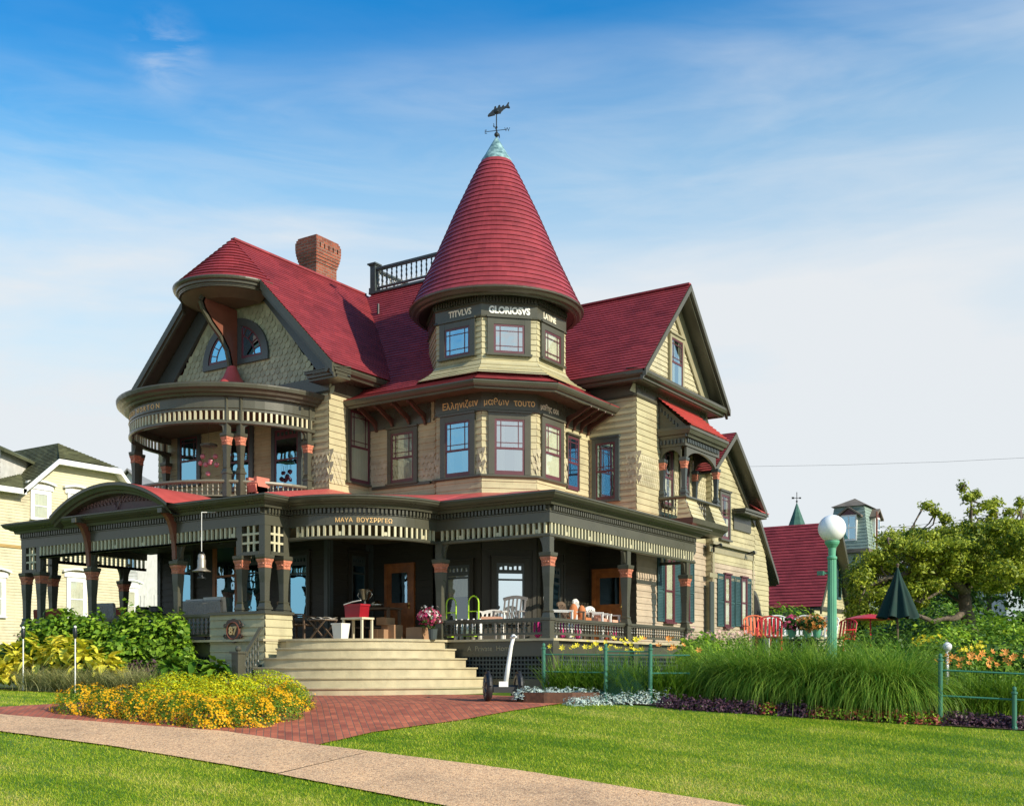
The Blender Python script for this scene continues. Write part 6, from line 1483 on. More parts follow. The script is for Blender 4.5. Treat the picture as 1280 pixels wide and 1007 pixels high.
for i, (x, y) in enumerate(((1150, 800), (1168, 797), (1205, 812), (1222, 808))):
    p = onD(x, y, 20.5+i*.2); P1, d1 = shell(np.array(p), (.18, .18, .1), 22, .2, .3); Pg, dg = shell(np.array(p)-np.array([0, 0, .3]), (.25, .25, .35), 300, .2, .4)
    plant('lemon_perennial', 'pale yellow flowers near the gazing ball, %s' % ['far left', 'left', 'right', 'far right'][i], 'flowers', [('foliage', leafquads(Pg, .04, dg, .4), LM['mid']), ('blossoms', flowers(P1, .04, 5, d1), LM['lemon'])])

# ------------------------------------------------------------------ the spreading tree
def tree(name, label, d0, limbs, clusters, leafmat_, nleaf, size, loc):
    e = empty(name, loc, label, 'tree'); t = MB()
    for pts, r0, r1 in limbs:
        P = [onD(x, y, d0+dd) for x, y, dd in pts]
        Q = []
        for a, b in zip(P, P[1:]):
            for k in range(3): Q.append(a.lerp(b, k/3)+Vector((random.gauss(0, .03), random.gauss(0, .03), random.gauss(0, .03))))
        Q.append(P[-1]); t.tube(Q, [r0+(r1-r0)*i/(len(Q)-1) for i in range(len(Q))], 8)
    J = [onD(x, y, d0+dd) for pts, _, _ in limbs for x, y, dd in pts[1:]]
    for x, y, dd, rx, rz_, w_ in clusters:                  # twigs out to every leaf cluster
        c = onD(x, y, d0+dd); j = min(J, key=lambda q: (q-c).length)
        if .1 < (j-c).length < 1.25: mid_ = j.lerp(c, .5)+Vector((random.gauss(0, .12), random.gauss(0, .12), random.gauss(-.05, .05))); t.tube([j, mid_, c, c+(c-mid_)*.05], [.035, .022, .012, .005], 5)
    o = obj('trunk', t, bark, e, smooth=True); V = []; N_ = []
    for x, y, dd, rx, rz_, w in clusters:
        c = np.array(onD(x, y, d0+dd)); P1, d1 = shell(c, (rx, rx, rz_), int(nleaf*w), .35, .25); V.append(P1); N_.append(d1)
    V = np.concatenate(V); N_ = np.concatenate(N_); bigmesh('crown', *leafquads(V, size, N_, .5, .4), leafmat_, parent=e, loc=loc)
    return e
limbs = [([(1216, 808, 0), (1210, 775, 0), (1205, 742, .2)], .24, .17), ([(1205, 742, .2), (1190, 722, -.5), (1150, 712, -1.0), (1110, 722, -1.5), (1082, 735, -1.6)], .14, .03),
         ([(1207, 765, .1), (1190, 772, -.8), (1165, 776, -1.3), (1140, 768, -1.5), (1120, 762, -1.8)], .11, .03), ([(1205, 742, .2), (1222, 720, .6), (1250, 708, 1.2), (1290, 700, 1.6), (1330, 690, 2)], .14, .04),
         ([(1205, 742, .2), (1200, 700, .6), (1190, 668, .9), (1170, 640, 1), (1155, 632, 1)], .11, .015), ([(1200, 700, .6), (1215, 660, .2), (1213, 625, 0), (1205, 606, 0)], .07, .012), ([(1222, 720, .6), (1238, 680, 1), (1245, 645, 1.2), (1240, 622, 1.2)], .07, .012),
         ([(1250, 708, 1.2), (1262, 670, 1), (1275, 635, .6)], .06, .012), ([(1150, 712, -1), (1135, 690, -1.4), (1110, 672, -1.8)], .06, .012), ([(1190, 722, -.5), (1165, 745, -1), (1150, 752, -1.3), (1120, 742, -1.6)], .05, .015), ([(1207, 755, 0), (1180, 738, .8), (1150, 730, 1.4), (1115, 735, 1.8)], .05, .015)]
cl = []
for i in range(210):
    x = rng.uniform(1070, 1330); t = (x-1070)/240; ytop = np.interp(x, [1065, 1090, 1110, 1160, 1200, 1260, 1330], [735, 690, 672, 662, 668, 655, 650]); yb = np.interp(x, [1065, 1100, 1150, 1190, 1230, 1330], [770, 775, 765, 735, 740, 755]); y = ytop+(yb-ytop)*rng.uniform(0, 1)**1.5
    if 1175 < x < 1240 and y > 725: continue
    cl.append((x, y, rng.uniform(-2.2, 2.2), rng.uniform(.22, .60), rng.uniform(.14, .36), rng.uniform(.35, .9)))
for x, y in ((1160, 632), (1170, 640), (1183, 648), (1203, 608), (1210, 622), (1220, 618), (1216, 640), (1208, 655), (1232, 632), (1244, 628), (1236, 650), (1250, 655), (1262, 640), (1275, 628), (1283, 645), (1268, 655), (1225, 660), (1192, 662), (1290, 625), (1180, 665), (1258, 665), (1242, 640)):
    cl.append((x, y, rng.uniform(-.8, 1.2), rng.uniform(.16, .30), rng.uniform(.13, .22), .28))
p = onD(1216, 808, 33); tree('spreading_tree', 'gnarled spreading tree with layered yellow green crown behind the garden', 33, limbs, cl, LM['tree'], 680, .056, (p.x, p.y, .1))

# a few fallen leaves and bits of litter on the path, bricks and lawn: uncountable
n = 420; pxl = rng.uniform(0, 1280, n); uu_ = rng.uniform(11.5, 19, n); P = np.array([[CAM[0]+u_*FW[0]+(x_-CXP)/FP*u_*RT[0], CAM[1]+u_*FW[1]+(x_-CXP)/FP*u_*RT[1], 0] for x_, u_ in zip(pxl, uu_)]); P[:, 2] = gzv(uu_)+.022
bigmesh('leaf_litter', *leafquads(P, .016, np.tile([0, 0, 2.], (n, 1)), .5, 1.), leafmat('dry_leaf', (.22, .12, .03), (.60, .42, .10)), kind='stuff', label='scattered dry leaves and litter on the path and lawn', cat='litter')
# ================================================================== free-standing things
green = paint('green_fence_paint', (.045, .17, .11), rough=.4, var=.15); lampg = paint('green_lamp_paint', (.10, .33, .20), rough=.4, var=.1)
def post_at(x, ybase, ytop, d, name, label, r=.032, group='green fence posts and rails'): pass
# --- iron fence
fe = empty('garden_fence', tuple(gpt(757, 862)), 'green painted metal fence with a wire mesh gate panel before the daylilies', 'fence')
def fpost(x, d, parent, h=1.0):
    p = onD(x, HYP, d); z = gz(p.x, p.y); m = MB(); m.lathe(p.x, p.y, [(.045, -.05), (.045, .02), (.034, .04), (.034, h-.12), (.046, h-.11), (.046, h-.085), (.022, h-.075), (.03, h-.045), (.026, h-.015), (0, h+.0)], 10, z0=z); m.smooth = True
    obj('post', m, green, parent); return Vector((p.x, p.y, z))
a = fpost(679.5, 19.6, fe); b = fpost(757, 19.2, fe); c = fpost(813, 18.9, fe)
def frail(p, q, zs, parent, r=.014):
    for z in zs:
        m = MB(); m.tube([p+Vector((0, 0, z)), q+Vector((0, 0, z))], r, 6); obj('rail', m, green, parent)
frail(a, b, (.80, .50, .15), fe); frail(b, c, (.86, .80, .12), fe)
m = MB(); n = 16
for i in range(-n, n+1):
    for s in (-1, 1):                                      # diagonal wire mesh clipped to the panel
        pts = []
        for t in np.linspace(0, 1, 25):
            u = i/n+t*s*.9
            if 0 <= u <= 1: pts.append(b+(c-b)*u+Vector((0, 0, .14+.64*t)))
        if len(pts) > 1: m.tube([pts[0], pts[-1]], .0035, 3)
obj('wire_mesh', m, green, fe)
dd = onD(862, HYP, 18.9); frail(c, Vector((dd.x, dd.y, gz(dd.x, dd.y))), (.80, .5), fe)
f2 = empty('garden_fence', tuple(gpt(1176, 885)), 'green fence with thin rails running to the right edge before the orange daylilies', 'fence')
a = fpost(1175.5, 16.8, f2, 1.05); b = fpost(1268, 16.4, f2, .62); c = fpost(1330, 16.2, f2, 1.05); frail(a, c, (.80, .42), f2, .016)
# --- lamp post
p = onD(1040, HYP, 19.2); z = gz(p.x, p.y); lp = empty('lamp_post', (p.x, p.y, z), 'green fluted lamp post with a white globe above the tall grass', 'street lamp')
H1 = EYE+(HYP-676)/FP*19.2-z
m = MB(); k = 16; R = []
for zz_, rr in [(0, .17), (.1, .17), (.12, .14), (.45, .13), (.5, .10), (.55, .085), (H1-.32, .072), (H1-.30, .085), (H1-.27, .085), (H1-.25, .06), (H1-.12, .065), (H1-.05, .115), (H1-.02, .125), (H1, .125)]:
    R.append([m.V((p.x+rr*(1-.10*(q % 2)*(zz_ > .5 and zz_ < H1-.3))*cos(pi*q/k), p.y+rr*(1-.10*(q % 2)*(zz_ > .5 and zz_ < H1-.3))*sin(pi*q/k), z+zz_)) for q in range(2*k)])
for a, b in zip(R, R[1:]):
    for q in range(2*k): m.F((a[q], a[(q+1) % (2*k)], b[(q+1) % (2*k)], b[q]))
m.F(R[-1]); obj('post', m, lampg, lp)
m = MB(); m.ball((p.x, p.y, z+H1+.215), .232, 36); obj('globe', m, M['lamp'], lp, smooth=True)
m = MB(); m.box(p.x-.19*RT[0]-.05, p.x-.19*RT[0]+.05, p.y-.19*RT[1]-.05, p.y-.19*RT[1]+.05, z+H1-.58, z+H1-.51); m.bar((p.x, p.y, z+H1-.545), (p.x-.18*RT[0], p.y-.18*RT[1], z+H1-.545), .03, .03); obj('light_sensor', m, green, lp)
# --- torches
for x, base, nm in ((29, 857, 'left hand one'), (94, 859, 'right hand one')):
    q = gd(x, fdp(x, 3.15)); t = empty('garden_torch', tuple(q), 'slim white garden torch pole with a black head, %s' % nm, 'garden torch', 'torch poles at the edge of the left lawn')
    m = MB(); m.tube([tuple(q-np.array([0, 0, .05])), tuple(q+np.array([0, 0, 1.12]))], .013, 8); obj('pole', m, M['white'], t)
    m = MB(); m.lathe(q[0], q[1], [(.02, 1.08), (.042, 1.12), (.045, 1.26), (.03, 1.29)], 12, z0=q[2]); obj('head', m, M['iron'], t, smooth=True)
    m = MB(); m.ball((q[0], q[1], q[2]+1.31), .03, 10); obj('cap', m, M['white'], t, smooth=True)
# --- two-wheeled electric scooter parked by the steps
sw = onD(629, HYP, 19.4); sz = gz(sw.x, sw.y); e = empty('self_balancing_scooter', (sw.x, sw.y, sz), 'white and black two wheeled self balancing scooter parked beside the stairs', 'scooter')
ax = Vector((RT[0]*.98+FW[0]*.2, RT[1]*.98+FW[1]*.2, 0)).normalized(); fw_ = Vector((-ax.y, ax.x, 0)); o = Vector((sw.x, sw.y, sz)); blk = paint('black_plastic', (.018, .018, .02), rough=.5)
for s in (-1, 1):
    c = o+ax*(s*.27)+Vector((0, 0, .24)); m = MB(); ns = 28; R = []
    for rr, w in [(.16, -.045), (.215, -.05), (.238, -.03), (.242, 0), (.238, .03), (.215, .05), (.16, .045)]:
        R.append([m.V(c+ax*w+(fw_*cos(2*pi*k/ns)+Vector((0, 0, 1))*sin(2*pi*k/ns))*rr) for k in range(ns)])
    for a, b in zip(R, R[1:]):
        for k in range(ns): m.F((a[k], a[(k+1) % ns], b[(k+1) % ns], b[k]))
    w = obj('wheel', m, blk, e, smooth=True); m = MB(); cc_ = [m.V(c+ax*(s*.05)+(fw_*cos(2*pi*k/ns)+Vector((0, 0, 1))*sin(2*pi*k/ns))*.165) for k in range(ns)]; m.F(cc_)
    cc_ = [m.V(c-ax*(s*.03)+(fw_*cos(2*pi*k/ns)+Vector((0, 0, 1))*sin(2*pi*k/ns))*.165) for k in range(ns)]; m.F(cc_)
    for k in range(5): v = fw_*cos(2*pi*k/5)+Vector((0, 0, 1))*sin(2*pi*k/5); m.bar(c+v*.03+ax*(s*.055), c+v*.16+ax*(s*.055), .03, .02)
    m.tube([c-ax*.06*s, c+ax*.065*s], .035, 10); obj('rim', m, paint('grey_rim', (.12, .12, .12), rough=.4), w)
    m = MB(); m.tube([c+(fw_*cos(t)+Vector((0, 0, 1))*sin(t))*.262+ax*(s*.0) for t in np.linspace(.1, pi-.1, 12)], .03, 6); obj('fender', m, blk, e)
m = MB(); m.hexa([o+ax*a+fw_*b+Vector((0, 0, z_)) for z_ in (.15, .25) for a, b in ((-.20, -.17), (.20, -.17), (.20, .17), (-.20, .17))]); m.tube([o+ax*-.27+Vector((0, 0, .24)), o+ax*.27+Vector((0, 0, .24))], .04, 8); obj('platform', m, blk, e)
m = MB(); m.hexa([o+ax*a+fw_*b+Vector((0, 0, z_)) for z_ in (.25, .34) for a, b in ((-.10, -.14), (.06, -.14), (.04, -.02), (-.08, -.02))]); obj('base_cover', m, M['white'], e)
m = MB(); st_ = o+ax*.04+fw_*.02; m.tube([st_+Vector((0, 0, .24)), st_+ax*.05+Vector((0, 0, .6)), st_+ax*.10+fw_*-.03+Vector((0, 0, .95)), st_+ax*.135+fw_*-.05+Vector((0, 0, 1.10))], [.045, .04, .032, .03], 10); obj('steering_column', m, M['white'], e, smooth=True)
m = MB(); h = st_+ax*.135+fw_*-.05+Vector((0, 0, 1.11)); m.tube([h-fw_*.22+Vector((0, 0, -.01)), h, h+fw_*.22+Vector((0, 0, -.01))], .02, 8); m.ball(h, .045, 8); obj('handlebar', m, M['white'], e)
# --- number plaque
pq = onY(291.5, 788, -2.66); e = empty('house_number_plaque', (pq[0], -2.63, pq[1]-.25), 'round carved dark wood plaque with gilt 87 on the porch parapet', 'sign')
fr = ((pq[0], -2.625), (1, 0), (0, -1)); cz = pq[1]; wood = paint('carved_dark_wood', (.06, .032, .022), rough=.45, var=.3, nscale=12)
m = MB()
for sg in (-1, 1):
    for tb in (-1, 1):
        P = [(.25*cos(a)*sg*(1+.06*sin(a*9)), cz+.25*sin(a)*tb*(1+.05*cos(a*7))) for a in np.linspace(.35, pi/2, 12)]; Q = [(.17*cos(a)*sg, cz+.17*sin(a)*tb) for a in np.linspace(pi/2, .35, 12)]
        for i in range(11): m.fprism(fr, [P[i], P[i+1], Q[10-i], Q[11-i]], 0, .05)
    P = []
    for j in range(16): a = j*.42; rr = .05*(1-j/18); P.append(m.fp(fr, sg*.24+rr*cos(a), cz+.10+rr*sin(a), .04))
    m.tube(P, .014, 5); m.tube([(x, y, 2*cz-z_) for x, y, z_ in P], .014, 5)
m.fprism(fr, [(.185*cos(a), cz+.185*sin(a)) for a in np.linspace(0, 2*pi, 32, endpoint=False)], 0, .04); obj('plaque', m, wood, e)
m = MB(); m.tube([m.fp(fr, .175*cos(a), cz+.175*sin(a), .045) for a in np.linspace(0, 2*pi, 33)], .018, 6, caps=False); obj('rim', m, M['brack'], e)
obj('numerals', text_mb('87', .23, lambda x, y, z: (fr[0][0]+x, fr[0][1]-.048-z, cz-.075+y), .008, bold=.008), M['gold'], e)
# --- ship lantern hanging at the porch
lx, lz = onY(252, 705, -3.0); cord = M['white']; brass = paint('weathered_lantern_metal', (.38, .33, .26), rough=.4, metal=.6, var=.3)
e = empty('hanging_lantern', (lx, -3.0, lz), 'pale metal ship lantern hanging on a cord from the left porch eave', 'lantern')
zt_ = onY(252, 640, -3.0)[1]; m = MB(); m.tube([(lx, -3.0, zt_), (lx, -3.0, lz+.26)], .007, 6); m.tube([(lx, -3.0, zt_), (lx, -2.56, zt_+.05)], .007, 5); obj('cord', m, cord, e)
m = MB(); m.tube([(lx+.075*cos(a), -3.0, lz+.16+.10*sin(a)) for a in np.linspace(0, pi, 12)], .008, 5); obj('bail_handle', m, M['iron'], e)
m = MB(); m.lathe(lx, -3.0, [(.0, .22), (.06, .21), (.075, .17), (.075, .10), (.085, .09), (.085, -.06), (.11, -.10), (.19, -.14), (.19, -.15), (.08, -.15)], 20, z0=lz); obj('shade', m, brass, e, smooth=True)
m = MB(); m.lathe(lx, -3.0, [(.05, -.15), (.06, -.20), (.03, -.25), (.07, -.26), (.10, -.29), (.0, -.30)], 16, z0=lz); obj('burner', m, M['iron'], e, smooth=True)
# --- porch things, left
FZ = 1.145
wick = paint('grey_wicker', (.30, .28, .25), rough=.8, var=.3, nscale=40, bump=.8, bscale=60); cushm = paint('pale_cushion', (.55, .52, .47), rough=.9); redc = paint('brick_red_cushion', (.28, .05, .03), rough=.8)
def P3(x, y, d): v = onD(x, y, d); return v
def framed(e_loc, yaw): 
    c, s = cos(yaw), sin(yaw); return lambda a, b, z: (e_loc[0]+a*c-b*s, e_loc[1]+a*s+b*c, e_loc[2]+z)
def seatthing(name, label, cat, loc, yaw, w, dp, sh, bh, mat, cush=None, arms=True, style='wicker', group=None):
    """chair or sofa: local x = width, y = back"""
    T = framed(loc, yaw); e = empty(name, loc, label, cat, group)
    def bx(m, x0, x1, y0, y1, z0, z1, dy=0): m.hexa([T(a, b+(dy if z == z1 else 0), z) for z in (z0, z1) for a, b in ((x0, y0), (x1, y0), (x1, y1), (x0, y1))])
    if style == 'wicker':
        m = MB(); bx(m, -w/2, w/2, -dp/2, dp/2, .12, sh); obj('seat', m, mat, e)
        m = MB(); bx(m, -w/2, w/2, dp/2-.08, dp/2, .12, bh, .06)
        for i in range(int(w/.05)+1): x = -w/2+i*.05; m.tube([T(x, dp/2-.005, .14), T(x, dp/2+.055, bh-.03)], .012, 4)
        m.tube([T(-w/2, dp/2+.03, bh), T(w/2, dp/2+.03, bh)], .03, 6); obj('backrest', m, mat, e)
        for s in (-1, 1): m = MB(); a, b = sorted((s*w/2, s*(w/2-.1))); bx(m, a, b, -dp/2, dp/2, .12, sh+.22); obj('arm', m, mat, e)
    else:
        m = MB()
        for i in range(6): y = -dp/2+dp*i/6; bx(m, -w/2, w/2, y, y+dp/6-.015, sh-.03, sh)
        obj('seat', m, mat, e); m = MB(); ns = max(4, int(w/.085))
        for i in range(ns): x = -w/2+.04+(w-.08)*i/(ns-1); m.hexa([T(a, b, z) for z, b0 in ((sh, dp/2-.03), (bh-.04, dp/2+.12)) for a, b in ((x-.018, b0), (x+.018, b0), (x+.018, b0+.02), (x-.018, b0+.02))])
        top = [T(-w/2+w*t, dp/2+.13, bh-.05+.05*sin(pi*t)) for t in np.linspace(0, 1, 9)]
        for a, b in zip(top, top[1:]): m.bar(a, b, .03, .07)
        obj('backrest', m, mat, e)
        if arms:
            for s in (-1, 1): m = MB(); m.bar(T(s*w/2, -dp/2, sh+.2), T(s*w/2, dp/2+.05, sh+.22), .06, .03); m.bar(T(s*w/2, -dp/2+.03, sh), T(s*w/2, -dp/2+.03, sh+.2), .04, .04); obj('arm', m, mat, e)
    for sx_ in (-1, 1):
        for sy in (-1, 1): m = MB(); m.bar(T(sx_*(w/2-.03), sy*(dp/2-.03), 0), T(sx_*(w/2-.03), sy*(dp/2-.03), sh if style != 'wicker' else .13), .045, .045, up=(1, 0, 0)); obj('leg', m, mat, e)
    if style == 'rocker':
        pass
    if cush:
        m = MB(); 
        for z0_, y0_, y1_ in ((sh, -dp/2, dp/2-.08),): bx(m, -w/2+.06, w/2-.06, y0_, y1_, z0_, z0_+.09)
        obj('seat_cushion', m, cush, e)
        if style != 'wicker': return e
        m = MB(); k = 2 if w > 1 else 1
        for i in range(k):
            x0 = -w/2+.05+(w-.1)*i/k; x1 = x0+(w-.1)/k-.02; m.hexa([T(a, b, z) for z, g in ((sh+.08, 0), (bh+.09-.03*i, .05)) for a, b in ((x0, dp/2-.20+g), (x1, dp/2-.20+g), (x1, dp/2-.06+g), (x0, dp/2-.06+g))])
        obj('back_cushion', m, cush, e)
    return e
def porch_pt(x, Y, z=FZ): X, _ = onY(x, 700, Y); return (X, Y, z)
seatthing('wicker_sofa', 'grey wicker sofa with pale cushions, its back to the railing beside the corner parapet', 'sofa', porch_pt(267, -1.5), pi, 1.25, .65, .42, .88, wick, cushm)
seatthing('wicker_chair', 'grey wicker armchair seen from behind at the left end of the porch', 'chair', porch_pt(144, -1.6), pi+.1, .62, .6, .42, .92, wick, None)
seatthing('cushioned_bench', 'brick red upholstered settee at the far left of the porch', 'settee', porch_pt(75, -1.5), pi, 1.15, .6, .42, .86, redc, None)
seatthing('upholstered_chair', 'brick red chair behind the grey wicker armchair', 'chair', porch_pt(163, -.6), pi-.3, .5, .5, .42, .9, redc, None)
p = porch_pt(186, -.9); e = empty('pot_table', p, 'dark low table with two black pots behind the hydrangeas', 'table'); m = MB(); m.box(p[0]-.5, p[0]+.5, p[1]-.3, p[1]+.3, FZ+.68, FZ+.72); obj('table_top', m, M['iron'], e)
for sx_ in (-1, 1):
    for sy in (-1, 1): m = MB(); m.box(p[0]+sx_*.45-.02, p[0]+sx_*.45+.02, p[1]+sy*.25-.02, p[1]+sy*.25+.02, FZ, FZ+.68); obj('leg', m, M['iron'], e)
for i, dx in enumerate((-.24, .26)):
    q = empty('black_pot', (p[0]+dx, p[1], FZ+.72), 'round black pot with thin sticks on the dark table, %s one' % ('left' if i == 0 else 'right'), 'pot', 'pots on the dark table'); m = MB(); m.lathe(p[0]+dx, p[1], [(0, .0), (.13, 0), (.17, .05), (.16, .16), (.17, .18), (.14, .18), (.13, .10), (0, .10)], 18, z0=FZ+.72); obj('bowl', m, M['iron'], q)
    m = MB(); 
    for k in (-1, 1): m.tube([(p[0]+dx+k*.06, p[1], FZ+.8), (p[0]+dx+k*.07, p[1], FZ+1.18)], .006, 4)
    obj('stick', m, M['white'], q)
# --- porch things at the top of the stairs
teak = paint('weathered_teak', (.13, .085, .055), rough=.7, var=.25)
seatthing('garden_bench', 'brown slatted garden bench left of the stair head', 'bench', porch_pt(375, .1), pi/2+.5, 1.0, .5, .42, .93, teak, None, style='slat')
p = porch_pt(403, -.7); e = empty('folding_table', p, 'small brown folding table with crossed legs at the stair head', 'table'); m = MB(); m.box(p[0]-.26, p[0]+.26, p[1]-.2, p[1]+.2, FZ+.44, FZ+.46); obj('table_top', m, teak, e)
for sy in (-1, 1):
    m = MB(); m.bar((p[0]-.24, p[1]+sy*.18, FZ), (p[0]+.24, p[1]+sy*.18, FZ+.44), .03, .03); m.bar((p[0]+.24, p[1]+sy*.15, FZ), (p[0]-.24, p[1]+sy*.15, FZ+.44), .03, .03); obj('leg', m, teak, e)
m = MB(); m.smooth = True
g = [[m.V((p[0]-.28+.56*i/9, p[1]-.2+.4*j/5, FZ+.465+.05*abs(sin(i*.9+j*.6)))) for j in range(6)] for i in range(10)]
for i in range(9):
    for j in range(5): m.F((g[i][j], g[i+1][j], g[i+1][j+1], g[i][j+1]))
m.box(p[0]-.27, p[0]+.27, p[1]-.19, p[1]+.19, FZ+.461, FZ+.468); obj('folded_cloth', m, cushm, label='pale folded cushion lying on the small folding table', cat='cushion')
p = porch_pt(426, -.9); m = MB(); h = .36
for z0_, z1_, w0, w1 in ((0, h, .105, .14),):
    m.hexa([(p[0]+a*w, p[1]+b*w, FZ+z) for z, w in ((0, w0), (h, w1)) for a, b in ((-1, -1), (1, -1), (1, 1), (-1, 1))])
m.box(p[0]-.15, p[0]+.15, p[1]-.15, p[1]-.13, FZ+h-.03, FZ+h); obj('waste_bin', m, paint('white_plastic', (.7, .68, .62), rough=.5), label='white square waste bin at the top of the stairs', cat='bin')
p = porch_pt(447, -.35); crm = paint('cream_enamel', (.66, .58, .42), rough=.4); e = empty('side_table', p, 'small cream side table carrying a red cooler', 'table'); m = MB(); m.box(p[0]-.3, p[0]+.3, p[1]-.2, p[1]+.2, FZ+.46, FZ+.50); obj('table_top', m, crm, e)
for sx_ in (-1, 1):
    for sy in (-1, 1): m = MB(); m.box(p[0]+sx_*.26-.022, p[0]+sx_*.26+.022, p[1]+sy*.16-.022, p[1]+sy*.16+.022, FZ, FZ+.46); obj('leg', m, crm, e)
e = empty('picnic_cooler', (p[0], p[1], FZ+.5), 'red picnic cooler with a white handle on the cream side table', 'cooler'); m = MB(); m.hexa([(p[0]-.02+a*w, p[1]+b*.15, FZ+.5+z) for z, w in ((0, .20), (.25, .225)) for a, b in ((-1, -1), (1, -1), (1, 1), (-1, 1))]); obj('body', m, paint('shaded_cooler_red', (.28, .006, .015), rough=.3), e)  # body and lid reds are darkened: porch shade put into the colour
m = MB(); m.box(p[0]-.26, p[0]+.22, p[1]-.16, p[1]+.16, FZ+.75, FZ+.79); obj('lid', m, paint('shaded_cooler_lid_red', (.32, .01, .02), rough=.3), e); m = MB(); m.tube([(p[0]-.24, p[1]-.17, FZ+.78), (p[0], p[1]-.18, FZ+.83), (p[0]+.24, p[1]-.17, FZ+.86)], .012, 6); obj('handle', m, M['white'], e)
p = porch_pt(470, 1.5); e = empty('buffet_table', p, 'dark wooden buffet table beside the front door', 'table'); m = MB(); m.box(p[0]-.6, p[0]+.6, p[1]-.25, p[1]+.25, FZ+.78, FZ+.82); m.box(p[0]-.56, p[0]+.56, p[1]-.22, p[1]+.22, FZ+.35, FZ+.38); obj('table_top', m, teak, e)
for sx_ in (-1, 1):
    for sy in (-1, 1): m = MB(); m.box(p[0]+sx_*.54-.03, p[0]+sx_*.54+.03, p[1]+sy*.2-.03, p[1]+sy*.2+.03, FZ, FZ+.78); obj('leg', m, teak, e)
silver = paint('polished_silver', (.7, .68, .62), rough=.2, metal=1, var=.1)
q = (p[0]-.25, p[1]-.1); m = MB(); m.lathe(q[0], q[1], [(0, 0), (.13, 0), (.12, .04), (.05, .08), (.04, .14), (.08, .2), (.12, .3), (.17, .42), (.18, .44), (.15, .43), (.1, .3), (0, .24)], 20, z0=FZ+.82); m.smooth = True
for s in (-1, 1): m.tube([(q[0]+s*(.12+.10*sin(t)), q[1], FZ+.82+.22+.20*t/pi) for t in np.linspace(0, pi, 9)], .012, 5)
obj('silver_urn', m, silver, label='polished silver two handled urn on the dark buffet table', cat='urn')
m = MB(); m.lathe(p[0]+.12, p[1]-.12, [(0, 0), (.13, 0), (.16, .06), (.17, .07), (.1, .12), (.03, .17), (0, .17)], 16, z0=FZ+.82); obj('covered_dish', m, silver, label='low covered silver dish right of the urn', cat='dish', smooth=True)
card = paint('cardboard', (.30, .17, .09), rough=.85, var=.15)
for i, (x, Y, z0_, w, h, nm) in enumerate(((476, .3, 0, .42, .26, 'bottom left one of the stack'), (490, .45, 0, .36, .36, 'right one of the stack'), (482, .38, .36, .28, .16, 'small top one of the stack'), (523, -.15, 0, .42, .26, 'alone at the right end of the stair head'))):
    p = porch_pt(x, Y); m = MB(); m.box(p[0]-w/2, p[0]+w/2, Y-.15, Y+.15, FZ+z0_, FZ+z0_+h); m.box(p[0]-.03, p[0]+.03, Y-.153, Y+.153, FZ+z0_+.01, FZ+z0_+h+.002)
    m.prism([(p[0]-w/2, Y-.15, FZ+z0_+h), (p[0], Y-.15, FZ+z0_+h+.012), (p[0]+w/2, Y-.15, FZ+z0_+h)], (0, .3, 0)); obj('cardboard_box', m, card, label='brown cardboard box, %s' % nm, cat='box', group='cardboard boxes by the door')
p = porch_pt(541, -.35); e = empty('flower_pot', p, 'white pot of magenta flowers by the right end of the stair head', 'potted plant'); m = MB(); m.lathe(p[0], p[1], [(0, 0), (.08, 0), (.10, .2), (.11, .22), (0, .22)], 14, z0=FZ); obj('pot', m, M['blue'], e)
P1, d1 = shell((p[0]-.1, p[1], FZ+.46), (.26, .2, .2), 260, .2, .5); V_, F2 = flowers(P1, .035, 5, d1); bigmesh('blossoms', V_, F2, LM['magenta'], parent=e, loc=p); P1, d1 = shell((p[0]-.1, p[1], FZ+.40), (.2, .17, .2), 200, .2, .3); bigmesh('foliage', *leafquads(P1, .04, d1), LM['deep'], parent=e, loc=p)
P1, d1 = shell((p[0]-.1, p[1], FZ+.52), (.25, .2, .18), 60, .2, .6); bigmesh('pale_blossoms', *flowers(P1, .035, 5, d1), LM['whitef'], parent=e, loc=p)
# lime hoops: hand carts leaning behind the railing
lime = paint('lime_green_tube', (.45, .72, .03), rough=.35)
for x, Y, nm in ((564, 1.0, 'left'), (592, .75, 'right')):
    p = porch_pt(x, Y); e = empty('lime_hand_cart', p, 'lime green tubular hand cart behind the porch railing, %s one' % nm, 'hand cart', 'lime hand carts behind the railing'); w = .13
    m = MB(); m.tube([(p[0]-w, Y, FZ+.1), (p[0]-w, Y, FZ+.80)]+[(p[0]-w*cos(t), Y, FZ+.80+w*1.1*sin(t)) for t in np.linspace(0, pi, 10)]+[(p[0]+w, Y, FZ+.80), (p[0]+w, Y, FZ+.1)], .016, 8); m.tube([(p[0]-w, Y, FZ+.62), (p[0]+w, Y, FZ+.62)], .014, 6); obj('frame', m, lime, e)
    m = MB(); m.box(p[0]-w-.02, p[0]+w+.02, Y-.2, Y, FZ+.08, FZ+.11); obj('toe_plate', m, lime, e)
    for s in (-1, 1):
        m = MB(); m.tube([(p[0]+s*(w+.02), Y, FZ+.08), (p[0]+s*(w+.06), Y, FZ+.08)], .08, 14); obj('wheel', m, blk, e)
for i, (x, Y) in enumerate(((570, .7), (577, .72), (585, .7), (592, .68), (600, .7))):
    p = porch_pt(x, Y); m = MB(); m.lathe(p[0], Y, [(0, 0), (.045, 0), (.045, .34), (.02, .40), (.022, .46), (0, .46)], 12, z0=FZ); obj('white_jug', m, M['white'], label='white jug behind the railing, %s in the row' % ['first', 'second', 'third', 'fourth', 'last'][i], cat='jug', group='white jugs behind the railing', smooth=True)
